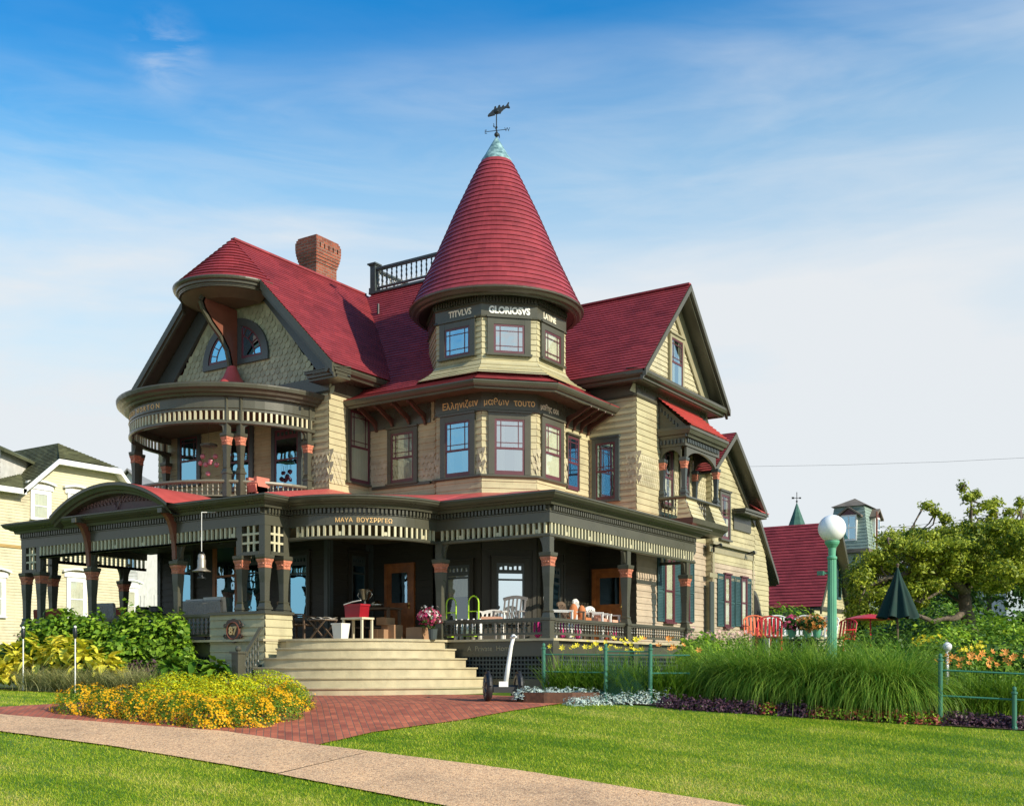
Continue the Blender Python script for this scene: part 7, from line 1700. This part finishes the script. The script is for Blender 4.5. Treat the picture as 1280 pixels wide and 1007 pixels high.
whc = paint('white_chair_paint', (.72, .70, .66), rough=.45); dkc = paint('grey_rocker_paint', (.22, .20, .19), rough=.5); pinkc = paint('salmon_cushion', (.60, .32, .22), rough=.85); orc = paint('orange_cushion', (.50, .17, .06), rough=.85)
hot = paint('magenta_cushion', (.55, .03, .18), rough=.8)
seatthing('rocking_chair', 'grey slat back chair by the diagonal bay window', 'chair', porch_pt(637, 1.35), .25, .55, .5, .42, .96, dkc, None, style='slat')
seatthing('cane_chair', 'white armchair with a salmon cushion behind the front railing', 'chair', porch_pt(615, 1.2), .5, .55, .5, .42, .66, whc, pinkc, style='slat')
def side_pt(x, X, z=FZ): Y, _ = onX(x, 700, X); return (X, Y, z)
seatthing('white_armchair', 'white wooden armchair just right of the corner column', 'chair', side_pt(705, -.95), pi/2+.35, .52, .5, .42, .94, whc, None, style='slat')
seatthing('brown_chair', 'brown chair with an orange cushion between the white chairs', 'chair', side_pt(722, -.95), pi/2+.2, .5, .5, .42, .84, teak, orc, style='slat')
seatthing('white_lounger', 'white tubular reclining chair with a salmon cushion on the side porch', 'chair', side_pt(742, -.85), pi/2+.3, .5, .55, .42, .92, whc, pinkc, style='slat')
seatthing('low_armchair', 'white low armchair with brown seat next to the side column', 'chair', side_pt(757, -.8), pi/2+.1, .5, .5, .40, .78, whc, pinkc, style='slat')
for i, (x, Y, c, nm) in enumerate(((672, .62, hot, 'left of the corner column'), (680, .62, hot, 'beside the corner column'))):
    p = porch_pt(x, Y); m = MB(); m.smooth = True; m.ball((p[0], Y, FZ+.22), .2, 14, (.5, .32, 1.0)); obj('magenta_bolster', m, c, label='magenta bolster leaning behind the railing %s' % nm, cat='cushion')
for i, (x, c, nm) in enumerate(((703, hot, 'magenta'), (712, whc, 'white'), (722, hot, 'dark pink'), (757, redc, 'red'), (768, hot, 'bright pink'), (777, redc, 'brick red'))):
    p = side_pt(x, -.62); m = MB(); m.smooth = True; m.ball((p[0], p[1], FZ+.2), .19, 14, (.35, .5, 1.0)); obj('stored_cushion', m, c, label='%s cushion stored behind the side railing, %s of six' % (nm, ['first', 'second', 'third', 'fourth', 'fifth', 'last'][i]), cat='cushion', group='cushions behind the side railing')
for i, (x, zz_, c, nm, sc_) in enumerate(((717, .62, orc, 'orange pillow on the white chair nearest the corner column', (.5, .5, 1)), (727, .60, orc, 'rust orange pillow on the brown chair', (.5, .5, 1)), (748, .52, pinkc, 'salmon pillow on the white reclining chair', (.6, .7, .8)), (768, .44, pinkc, 'long salmon cushion lying by the side column', (.5, 1.5, .45)), (775, .44, orc, 'orange cushion beside the long salmon one', (.5, 1.2, .45)))):
    p = side_pt(x, -.9); m = MB(); m.smooth = True; m.ball((p[0], p[1], FZ+zz_), .19, 14, sc_); obj('throw_pillow', m, c, label=nm, cat='pillow')
# --- balcony things
bx_, bz_ = onY(261, 575, -.2); e = empty('wind_chime', (bx_, -.2, bz_), 'wind chime of pink glass floats hanging in the round balcony', 'wind chime'); m = MB(); m.tube([(bx_, -.2, 6.6), (bx_, -.2, bz_+.35)], .006, 4); m.lathe(bx_, -.2, [(0, 0), (.20, 0), (.2, .05), (0, .06)], 16, z0=bz_+.33); obj('crown', m, M['trim'], e)
flo = paint('pink_glass_float', (.55, .18, .22), rough=.15)
for dx, dz in ((-.16, .10), (.17, .08), (-.22, -.06), (-.08, -.1), (.20, -.12), (.03, -.06), (-.02, -.32), (.05, -.02)):
    m = MB(); m.ball((bx_+dx, -.2+dx*.3, bz_+dz), .062, 10); m.tube([(bx_+dx, -.2+dx*.3, bz_+dz+.05), (bx_+dx*.8, -.2, bz_+.33)], .003, 3); obj('glass_float', m, flo, e, smooth=True)
px1 = onY(322, 602, -.2); seatthing('balcony_chair', 'red and white armchair behind the balcony railing', 'chair', (px1[0], -.2, 4.5), pi, .36, .4, .25, .33, paint('faded_coral', (.5, .16, .11), rough=.7), None)
# --- closed parasol
p = onD(1122, HYP, 26); z = gz(p.x, p.y); e = empty('closed_parasol', (p.x, p.y, z), 'closed dark green parasol standing in the right garden', 'parasol'); gcl = paint('dark_green_canvas', (.003, .028, .020), rough=.9, var=.2)
zt_ = EYE+(HYP-709)/FP*26; zb = EYE+(HYP-772)/FP*26; m = MB(); m.tube([(p.x, p.y, z), (p.x, p.y, zt_+.05)], .022, 8); obj('pole', m, teak, e)
m = MB(); R = []; nk = 48
for i in range(13):
    t = i/12; z_ = zt_-(zt_-zb)*t; rr = .02+.40*t**1.05
    R.append([m.V((p.x+rr*(1+.24*cos(8*2*pi*k/nk+t*.6)*min(1, 2*t))*cos(2*pi*k/nk), p.y+rr*(1+.24*cos(8*2*pi*k/nk+t*.6)*min(1, 2*t))*sin(2*pi*k/nk), z_+(.03*cos(8*2*pi*k/nk) if i == 12 else 0))) for k in range(nk)])
for a, b in zip(R, R[1:]):
    for k in range(nk): m.F((a[k], a[(k+1) % nk], b[(k+1) % nk], b[k]))
obj('canopy', m, gcl, e, smooth=True); m = MB(); m.ball((p.x, p.y, zt_+.06), .04, 8); obj('finial', m, teak, e)
# --- terrace chairs
redp = paint('red_chair_paint', (.55, .02, .025), rough=.4); grp = paint('green_chair_paint', (.10, .22, .15), rough=.4)
def metalchair(x, ytop, d, mat, label, yaw):
    p = onD(x, HYP, d); zt_ = EYE+(HYP-ytop)/FP*d; loc = (p.x, p.y, zt_-.88); T = framed(loc, yaw); e = empty('metal_chair', loc, label, 'chair', 'metal chairs on the terrace')
    m = MB(); w = .24
    m.tube([T(-w, .22, 0), T(-w, .22, .45), T(-w, .30, .75)]+[T(-w*cos(t), .32+.02*sin(t), .75+.13*sin(t)) for t in np.linspace(.2, pi-.2, 9)]+[T(w, .30, .75), T(w, .22, .45), T(w, .22, 0)], .017, 6); m.tube([T(-w, -.2, 0), T(-w, -.2, .62), T(-w, .27, .64)], .015, 6); m.tube([T(w, -.2, 0), T(w, -.2, .62), T(w, .27, .64)], .015, 6); obj('frame', m, mat, e)
    m = MB(); 
    for i in range(5): xx = -.16+.08*i; m.bar(T(xx, .24, .46), T(xx, .33, .84), .045, .008, up=(0, 0, 1))
    obj('backrest', m, mat, e); m = MB(); m.hexa([T(a, b, z) for z in (.42, .45) for a, b in ((-w, -.22), (w, -.22), (w, .22), (-w, .22))]); obj('seat', m, mat, e)
metalchair(947, 768, 25.0, paint('coral_chair_paint', (.75, .16, .06), rough=.4), 'coral red metal chair close to the house wall', .6)
metalchair(961, 769, 23.0, redp, 'red metal chair, the nearest one', .3)
metalchair(974, 768, 24.0, whc, 'white metal chair right behind the red one', .5)
metalchair(986, 772, 25, grp, 'green metal chair behind the flower pots', .2)
metalchair(1006, 768, 24.0, whc, 'white metal chair left of the orange flowers', .3)
metalchair(1026, 769, 24.4, whc, 'white metal chair left of the lamp post', -.3)
metalchair(1049, 773, 25.0, redp, 'red metal chair right of the lamp post', -.3)
for i, (x, d, c) in enumerate(((1009, 22.3, 'orange'), (1021, 22.0, 'orange'), (990, 22.5, 'magenta'))):
    p = onD(x, 790, d); e = empty('flower_pot', (p.x, p.y, p.z-.1), 'pot of %s flowers on the terrace, %s' % ('orange' if i < 2 else 'dark red', ['left orange one', 'right orange one', 'beside the green chair'][i]), 'potted plant'); m = MB(); m.lathe(p.x, p.y, [(0, -.10), (.06, -.10), (.09, .03), (.095, .05), (0, .05)], 14, z0=p.z); obj('pot', m, lampg, e)
    m = MB(); m.lathe(p.x, p.y, [(.03, -p.z+.1), (.03, -.14)], 6, z0=p.z); m.lathe(p.x, p.y, [(.25, -.16), (.25, -.14), (0, -.14)], 14, z0=p.z); obj('stand', m, M['iron'], e)
    P1, d1 = shell((p.x, p.y, p.z+.17), (.2, .2, .14), 240, .2, .4); bigmesh('foliage', *leafquads(P1, .04, d1), LM['deep'], parent=e, loc=tuple(p)); P1, d1 = shell((p.x, p.y, p.z+.2), (.21, .21, .16), 60, .2, .8); bigmesh('blossoms', *flowers(P1, .045, 5, d1), LM[c], parent=e, loc=tuple(p))
p = onD(1184, 808, 20.6); m = MB(); m.ball(tuple(p), .085, 20); m.smooth = True; m.tube([(p.x, p.y, gz(p.x, p.y)), (p.x, p.y, p.z-.08)], .03, 8); obj('gazing_ball', m, paint('pearl_ball', (.75, .74, .76), rough=.15), label='white gazing ball on a short stand at the right', cat='garden ball', smooth=True)
p = onD(1088, 772, 27.5); m = MB(); m.lathe(p.x, p.y, [(0, .10), (.3, .06), (.62, -.02), (.64, -.04), (.6, -.04), (0, .04)], 24, z0=p.z); m.tube([(p.x, p.y, .1), (p.x, p.y, p.z+.05)], .02, 6); obj('red_sunshade', m, redp, label='low flat red sunshade left of the closed green parasol', cat='sunshade')

# ================================================================== neighbours
# yellow house on the left
YH = empty('yellow_house', (-27, 12, .1), 'pale yellow clapboard house with a mossy green roof on the left', 'house')
yel = shingle_mat('yellow_clapboard', (.60, .54, .36), rough=.6, var=.04, w=3, h=.12, jdark=.9); ygab = paint('yellow_gable', (.62, .56, .37), rough=.6, var=.05); moss = shingle_mat('mossy_roof', (.10, .105, .055), rough=.8, var=.3, w=.25, h=.14, jdark=.6)
def yp(name, mb, mat, par=None, **k): return obj(name, mb, mat, par or YH, **k)
XP = -31.0
def yX(x, y, X=None): return onX(x, y, XP if X is None else X)
def pt(x, y, dx=0): Y, z = yX(x, y); return (XP+dx, Y, z)
# wall outline of the clipped gable and the body left of it
w = MB(); Yl, zl_ = yX(28, 609); Yr, zr_ = yX(157, 607); Ya, za = yX(66, 574); Yb, zb = yX(143, 587)
Y0 = Yl-9; 
w.courses([(XP, Y0, 0), (XP, Yr, 0), (XP, Yr, zl_-.1), (XP, Y0, zl_-.1)], .12, .015, nrm=(1, 0, 0)); yp('wall', w, yel)
w = MB(); w.courses([(XP+.001, Yl, zl_-.15), (XP+.001, Yr+.05, zl_-.15), (XP+.001, Yr+.05, zr_-.1), (XP+.001, Yb, zb-.1), (XP+.001, Ya, za-.1)], .12, .012, nrm=(1, 0, 0)); yp('gable_wall', w, ygab)
w = MB(); w.box(XP-10, XP-.02, Y0, Yr-.02, 0, zl_-.1); yp('body', w, ygab); w = MB(); w.courses([(XP-10, Y0-.01, 0), (XP, Y0-.01, 0), (XP, Y0-.01, zl_-.1), (XP-10, Y0-.01, zl_-.1)], .12, .015, nrm=(0, -1, 0)); yp('side_wall', w, yel)
tz_ = yX(20, 683)[1]; w = MB(); w.box(XP, XP+.05, Y0, Yr, tz_-.06, tz_+.06); yp('belt_board', w, paint('ochre_trim', (.42, .27, .09)))
# roof
apY, apz = yX(76, 542); Ymid = (Ya+Yb)/2; ridz = apz+.0
rf = MB(); o = .45
E1, E2, E3, E4 = (XP+o, Yl-.25, zl_-.12), (XP+o, Ya, za), (XP+o, Yb, zb), (XP+o, Yr+.1, zr_-.1)
AP = (XP-1.9, Ymid, apz)
rf.courses([E2, E3, AP], .15, .03, nrm=(.7, 0, .7))
BK = (XP-10, Ymid, apz)
for a, b, s in ((E1, E2, -1), (E4, E3, 1)):
    rf.courses([(a[0], a[1], a[2]), (b[0], b[1], b[2]), AP, BK, (XP-10, a[1], a[2])], .15, .03, nrm=(0, s*.7, .7))
# the long slope to the left of the gable
rf.courses([(XP+o, Y0, zl_-.1), (XP+o, Yl, zl_-.1), (XP-4.2, Yl+2.0, apz-.3), (XP-4.2, Y0, apz-.3)], .15, .03, nrm=(.7, 0, .7)); yp('roof', rf, moss)
f = MB()
for a, b in ((E1, E2), (E2, E3), (E3, E4), ((XP+o, Y0, zl_-.1), (XP+o, Yl-.1, zl_-.1))):
    a = Vector(a); b = Vector(b); f.prism([a+Vector((.02, 0, -.02)), b+Vector((.02, 0, -.02)), b+Vector((.02, 0, -.24)), a+Vector((.02, 0, -.24))], (-.06, 0, 0)); f.prism([a+Vector((0, 0, -.20)), b+Vector((0, 0, -.20)), b+Vector((-o, 0, -.20)), a+Vector((-o, 0, -.20))], (0, 0, .02))
yp('fascia', f, M['white'])
def ywin(x0, x1, yt, yb_, head=True):
    a, zt1 = yX(x0, yt); b, _ = yX(x1, yt); z0 = yX((x0+x1)/2, yb_)[1]; fr = frE(XP+.02)
    w_ = window(fr, a-.14, b+.14, z0, zt1+.14, style='plain', cas=.14, cmat=M['white'], smat=M['white'], glass=M['glassc'], curtain='full')
    w_.parent = YH; w_.location = Vector(w_.location)+H.location-YH.location
    if head:
        m = MB(); 
        for i in range(8):
            t0, t1 = i/8, (i+1)/8; ya = a-.35+(b-a+.7)*t0; yb2 = a-.35+(b-a+.7)*t1; h0 = .12*sin(pi*t0); h1 = .12*sin(pi*t1)
            m.hexa([(XP+.02, ya, zt1+.34+h0), (XP+.18, ya, zt1+.34+h0), (XP+.18, yb2, zt1+.34+h1), (XP+.02, yb2, zt1+.34+h1), (XP+.02, ya, zt1+.42+h0), (XP+.18, ya, zt1+.42+h0), (XP+.18, yb2, zt1+.42+h1), (XP+.02, yb2, zt1+.42+h1)])
        m.fbox(fr, a-.25, b+.25, zt1+.14, zt1+.36, 0, .05); o_ = obj('window_hood', m, M['white'], w_)
ywin(41, 59, 615, 649); ywin(87, 105, 621, 655); ywin(86, 104, 725, 772, True); ywin(157, 168, 738, 775, True); ywin(-12, 2, 725, 770)
# carriage house
CHp = onD(1048, 652, 50); XC = CHp.x
CHs = empty('carriage_house', (XC, CHp.y, .1), 'cream outbuilding with a steep red roof behind the terrace', 'outbuilding')
aY, aZ = onX(1048, 652, XC); lY, lZ = onX(1015, 755, XC-.3); rY, rZ = onX(1080, 763, XC); rY = aY+(aY-lY); lZ = rZ = min(lZ, rZ)
def cp(n, m, mt): return obj(n, m, mt, CHs)
m = MB(); m.courses([(XC-.4, lY+.3, 0), (XC-.4, rY-.3, 0), (XC-.4, rY-.3, lZ), (XC-.4, lY+.3, lZ)], .155, .02, nrm=(1, 0, 0)); m.courses([(XC-.4, lY+.3, lZ), (XC-.4, rY-.3, lZ), (XC-.4, aY, aZ-.3)], .155, .02, nrm=(1, 0, 0)); m.courses([(XC-12, lY+.3, 0), (XC-.4, lY+.3, 0), (XC-.4, lY+.3, lZ), (XC-12, lY+.3, lZ)], .155, .02, nrm=(0, -1, 0)); m.box(XC-12, XC-.43, lY+.33, rY-.33, 0, lZ-.05); cp('wall', m, M['siding'])
m = MB()
for s, yy in ((-1, lY), (1, rY)): m.courses([(XC+.1, yy, lZ-.1), (XC-12, yy, lZ-.1), (XC-12, aY, aZ), (XC+.1, aY, aZ)], .17, .03, nrm=(0, s*.7, .7))
cp('roof', m, M['red'])
m = MB()
for yy in (lY, rY): P = [(XC+.12, yy, lZ-.12), (XC+.12, aY, aZ-.02), (XC+.12, aY, aZ-.35), (XC+.12, yy, lZ-.42)]; m.prism(P, (-.08, 0, 0)); m.prism([(XC+.05, y, z+.05) for _, y, z in P], (-.4, 0, 0)) if False else None; m.prism([(XC+.05, yy, lZ-.18), (XC+.05, aY, aZ-.1), (XC+.05, aY, aZ-.16), (XC+.05, yy, lZ-.24)], (-.46, 0, 0))
cp('rake_board', m, M['trim'])
m = MB(); m.box(XC-.42, XC-.32, lY+.2, rY-.2, lZ-.18, lZ-.02); m.box(XC-12, XC-.3, lY+.2, lY+.32, lZ-.7, lZ-.2); cp('belt_course', m, M['trim'])
a, z1 = onX(1046, 701, XC-.4); b, _ = onX(1049.5, 701, XC-.4); z0 = onX(1047, 746, XC-.4)[1]; m = MB(); m.fbox(frE(XC-.38), a-.1, b+.1, z0-.1, z1+.1, 0, .04); cp('window_frame', m, M['shut']); m = MB(); m.fbox(frE(XC-.34), a, b, z0, z1, 0, .01); cp('pane', m, M['glass'])
# green spire further back
p = onD(996, 655, 58); e = empty('green_spire', (p.x, p.y, .1), 'pointed dark green turret roof with a vane beyond the red outbuilding', 'turret'); zt_ = EYE+(HYP-627)/FP*58
sg_ = shingle_mat('green_spire_shingle', (.05, .13, .10), rough=.7, w=.3, h=.2)
m = MB(); m.lathe(p.x, p.y, [(.62, p.z-.6), (.45, p.z-.05), (.22, p.z+.55), (0, zt_)], 8); obj('roof', m, sg_, e); m = MB(); m.lathe(p.x, p.y, [(.5, 0), (.5, p.z-.55)], 8); obj('wall', m, M['white'], e)
m = MB(); m.tube([(p.x, p.y, zt_-.1), (p.x, p.y, zt_+.5)], .02, 5); v = Vector((RT[0], RT[1], 0)); c = Vector((p.x, p.y, zt_+.2)); m.bar(c-v*.22, c+v*.22, .02, .03); m.bar(c-v*.26, c-v*.14, .02, .10); m.bar(c+v*.12, c+v*.22, .02, .08); m.ball((p.x, p.y, zt_+.02), .06, 6); obj('vane', m, M['iron'], e)
# grey-green mansard tower
gs = shingle_mat('sage_shingle', (.22, .29, .25), rough=.7, w=.3, h=.18, var=.12); gr = shingle_mat('brown_roof_shingle', (.17, .14, .11), rough=.8, w=.3, h=.18, var=.2)
D_ = 60; cP = onD(1080, 631, D_); e = empty('mansard_tower', (cP.x, cP.y, .1), 'sage green shingled tower house with dormers and a small hipped cap behind the garden', 'house')
X1 = cP.x; Y1 = cP.y; X0 = onY(1043, 632, Y1)[0]; Y2 = onX(1090, 632, X1)[0]+.6; zt_ = cP.z; zm = EYE+(HYP-686)/FP*D_
m = MB(); fl_ = .35
for P, nr in (([(X0-fl_, Y1-fl_, zm), (X1+fl_, Y1-fl_, zm), (X1, Y1, zt_), (X0, Y1, zt_)], (0, -1, .1)), ([(X1+fl_, Y1-fl_, zm), (X1+fl_, Y2+fl_, zm), (X1, Y2, zt_), (X1, Y1, zt_)], (1, 0, .1))): m.courses(P, .18, .02, nrm=nr)
m.box(X0-.2, X1+.2, Y1-.2, Y2, 0, zm-.2); obj('wall', m, gs, e)
m = MB(); c = ((X0+X1)/2, (Y1+Y2)/2, zt_+.55)
for a, b in (((X0-.15, Y1-.15), (X1+.15, Y1-.15)), ((X1+.15, Y1-.15), (X1+.15, Y2+.15)), ((X1+.15, Y2+.15), (X0-.15, Y2+.15)), ((X0-.15, Y2+.15), (X0-.15, Y1-.15))): m.poly([(*a, zt_), (*b, zt_), c])
m.box(X0-.4, X1+.4, Y1-.5, Y2+.4, zm-.2, zm); obj('roof', m, gr, e)
def dormer(fr, u0, u1, z0, z1):
    m = MB(); m.fbox(fr, u0-.08, u1+.08, z0-.1, z1+.1, -.9, .32); obj('dormer', m, M['white'], e)
    g = MB(); g.fbox(fr, u0, u1, z0, z1, .32, .33); obj('pane', g, M['glass'], e); g = MB(); g.fbox(fr, (u0+u1)/2-.025, (u0+u1)/2+.025, z0, z1, .33, .35); g.fbox(fr, u0, u1, (z0+z1)/2-.025, (z0+z1)/2+.025, .33, .349); obj('muntin', g, M['white'], e)
    uc = (u0+u1)/2; r = MB()
    for s in (-1, 1): r.prism([r.fp(fr, uc, z1+.55, .45), r.fp(fr, uc+s*((u1-u0)/2+.35), z1+.06, .45), r.fp(fr, uc+s*((u1-u0)/2+.35), z1-.04, .45), r.fp(fr, uc, z1+.45, .45)], tuple(-1.3*q for q in (*fr[2], 0)))
    obj('dormer_roof', r, gr, e); t = MB(); t.fprism(fr, [(u0-.08, z1+.1), (u1+.08, z1+.1), (uc, z1+.42)], .25, .33); obj('dormer_gable', t, M['plum'], e)
fr = frF(Y1); a, z1 = onY(1055, 647, Y1); b, _ = onY(1071, 647, Y1); z0 = onY(1063, 674, Y1)[1]; dormer(fr, a, b, z0, z1)
fr = frE(X1); a, z1 = onX(1087, 648, X1); dormer(fr, a, a+.8, z0, z1)
m = MB(); m.tube([(X1+.5, Y1+.6, zt_-.3), (X1+.5, Y1+.6, zm)], .05, 6); obj('downpipe', m, M['brack'], e)
# pale houses glimpsed through the tree
def simplehouse(x0, x1, ytop, yeave, d, wallc, roofc, label, gable=True):
    a = onD(x0, HYP, d); b = onD(x1, HYP, d); v = Vector((b.x-a.x, b.y-a.y, 0)); Lw = v.length; u = v.normalized(); n = Vector((u.y, -u.x, 0)); fr = ((a.x, a.y), (u.x, u.y), (n.x, n.y)); ze = EYE+(HYP-yeave)/FP*d; zt2 = EYE+(HYP-ytop)/FP*d
    h = empty('distant_house', (a.x, a.y, .1), label, 'house'); m = MB()
    m.courses([m.fp(fr, q, z, 0) for q, z in rect(0, Lw, 0, ze)], .2, .02, nrm=(n.x, n.y, 0)); m.fbox(fr, 0, Lw, 0, ze-.02, -6, -.03)
    if gable: m.fprism(fr, [(0, ze), (Lw, ze), (Lw/2, zt2-.12)], -6, 0)
    obj('wall', m, wallc, h); m = MB()
    if gable:
        for s in (0, 1):
            e_ = (-.3 if s == 0 else Lw+.3, ze-.2); P = [m.fp(fr, e_[0], e_[1], .35), m.fp(fr, Lw/2, zt2, .35), m.fp(fr, Lw/2, zt2, -6.2), m.fp(fr, e_[0], e_[1], -6.2)]; m.prism(P, (0, 0, .12))
    else: m.prism([m.fp(fr, -.3, ze, .35), m.fp(fr, Lw+.3, ze, .35), m.fp(fr, Lw+.3, zt2, -3), m.fp(fr, -.3, zt2, -3)], (0, 0, .12)); m.prism([m.fp(fr, -.3, ze, -6.3), m.fp(fr, Lw+.3, ze, -6.3), m.fp(fr, Lw+.3, zt2, -3), m.fp(fr, -.3, zt2, -3)], (0, 0, .12))
    obj('roof', m, roofc, h); nw = max(1, int(Lw/2.2))
    for i in range(nw):
        for k_ in range(max(1, int(ze/3.2))):
            uc = Lw*(i+.5)/nw; z0_ = 1.2+k_*3.0
            if z0_+1.4 > ze: continue
            m = MB(); m.fbox(fr, uc-.5, uc+.5, z0_-.1, z0_+1.5, 0, .05); f_ = obj('window', m, M['white'], h); m = MB(); m.fbox(fr, uc-.38, uc+.38, z0_, z0_+1.38, .05, .06); obj('pane', m, M['glass'], f_)
    return h
wc = [paint('far_white_wall', (.62, .60, .56)), paint('far_pink_wall', (.55, .42, .38)), paint('far_grey_wall', (.35, .38, .38)), paint('far_blue_wall', (.40, .46, .50))]; rcx = [paint('far_grey_roof', (.22, .21, .20)), paint('far_brown_roof', (.16, .12, .09))]
simplehouse(1078, 1118, 700, 718, 75, wc[2], rcx[0], 'grey house with white windows between the tower house and the tree')
simplehouse(1120, 1160, 706, 728, 72, wc[0], rcx[0], 'white gabled house seen through the left part of the tree crown')
simplehouse(1152, 1196, 700, 722, 80, wc[1], rcx[1], 'pinkish house seen through the middle of the tree crown', False)
simplehouse(1198, 1262, 690, 716, 76, wc[0], rcx[0], 'white house behind the tree trunk')
simplehouse(1258, 1325, 700, 730, 70, wc[3], rcx[1], 'pale blue house at the right edge behind the tree', False)
simplehouse(150, 172, 588, 604, 75, wc[0], rcx[0], 'small white gable seen left of the round balcony')
simplehouse(-70, 1, 545, 560, 46, wc[0], moss, 'white gable corner beyond the mossy roof at the left edge')
for i, (x, ytop, d, r) in enumerate(((1235, 658, 62, 2.4), (1290, 662, 60, 2.8), (1190, 700, 66, 2.4), (1130, 726, 64, 2.0), (1330, 640, 60, 3), (1080, 742, 64, 1.6), (1062, 750, 56, 1.3))):
    p = onD(x, HYP, d); zt2 = EYE+(HYP-ytop)/FP*d; e = empty('background_tree', (p.x, p.y, .1), 'dark rounded tree far behind the garden, %s' % ['above the white house', 'near the right edge', 'middle one', 'left one', 'tallest, at the right edge', 'small, beside the grey house', 'smallest, beside the red outbuilding'][i], 'tree', 'trees far behind the garden')
    m = MB(); m.tube([(p.x, p.y, 0), (p.x+.1, p.y, zt2-r)], [.2, .1], 6); obj('trunk', m, bark, e); P1, d1 = shell((p.x, p.y, zt2-r*.8), (r, r, r*.8), 1500, .25, .4); bigmesh('crown', *leafquads(P1, .2, d1, .5), LM['deep'], parent=e, loc=(p.x, p.y, .1))
# hedges closing the far view
for i, (x0, x1, d, yt) in enumerate(((940, 1060, 62, 770), (1060, 1180, 58, 778), (1180, 1340, 56, 772), (-60, 40, 40, 812))):
    a = onD(x0, HYP, d); b = onD(x1, HYP, d); n = 5000; t = rng.uniform(0, 1, n); z1 = EYE+(HYP-yt)/FP*d; P1 = np.stack([a.x+(b.x-a.x)*t+rng.normal(0, .4, n), a.y+(b.y-a.y)*t+rng.normal(0, .4, n), rng.uniform(0, 1, n)**.7*z1*(1+.12*np.sin(t*21))], 1)
    bigmesh('hedge', *leafquads(P1, .16, None, .5, .5), LM['deep'], label='dense dark hedge far back, %s' % ['behind the red outbuilding', 'behind the closed parasol', 'behind the spreading tree', 'at the far left'][i], cat='hedge')
# overhead wires
def wire(pts, label):
    m = MB(); m.tube([onD(*q) for q in pts], .009, 5); obj('overhead_wire', m, M['iron'], label=label, cat='wire')
wire([(1060, 661, 62), (1130, 658, 60), (1200, 650, 58), (1340, 638, 55)], 'lower overhead wire crossing the tree top')
wire([(925, 583, 80), (1050, 581, 80), (1180, 577, 78), (1340, 569, 75)], 'thin upper overhead wire against the pale sky')
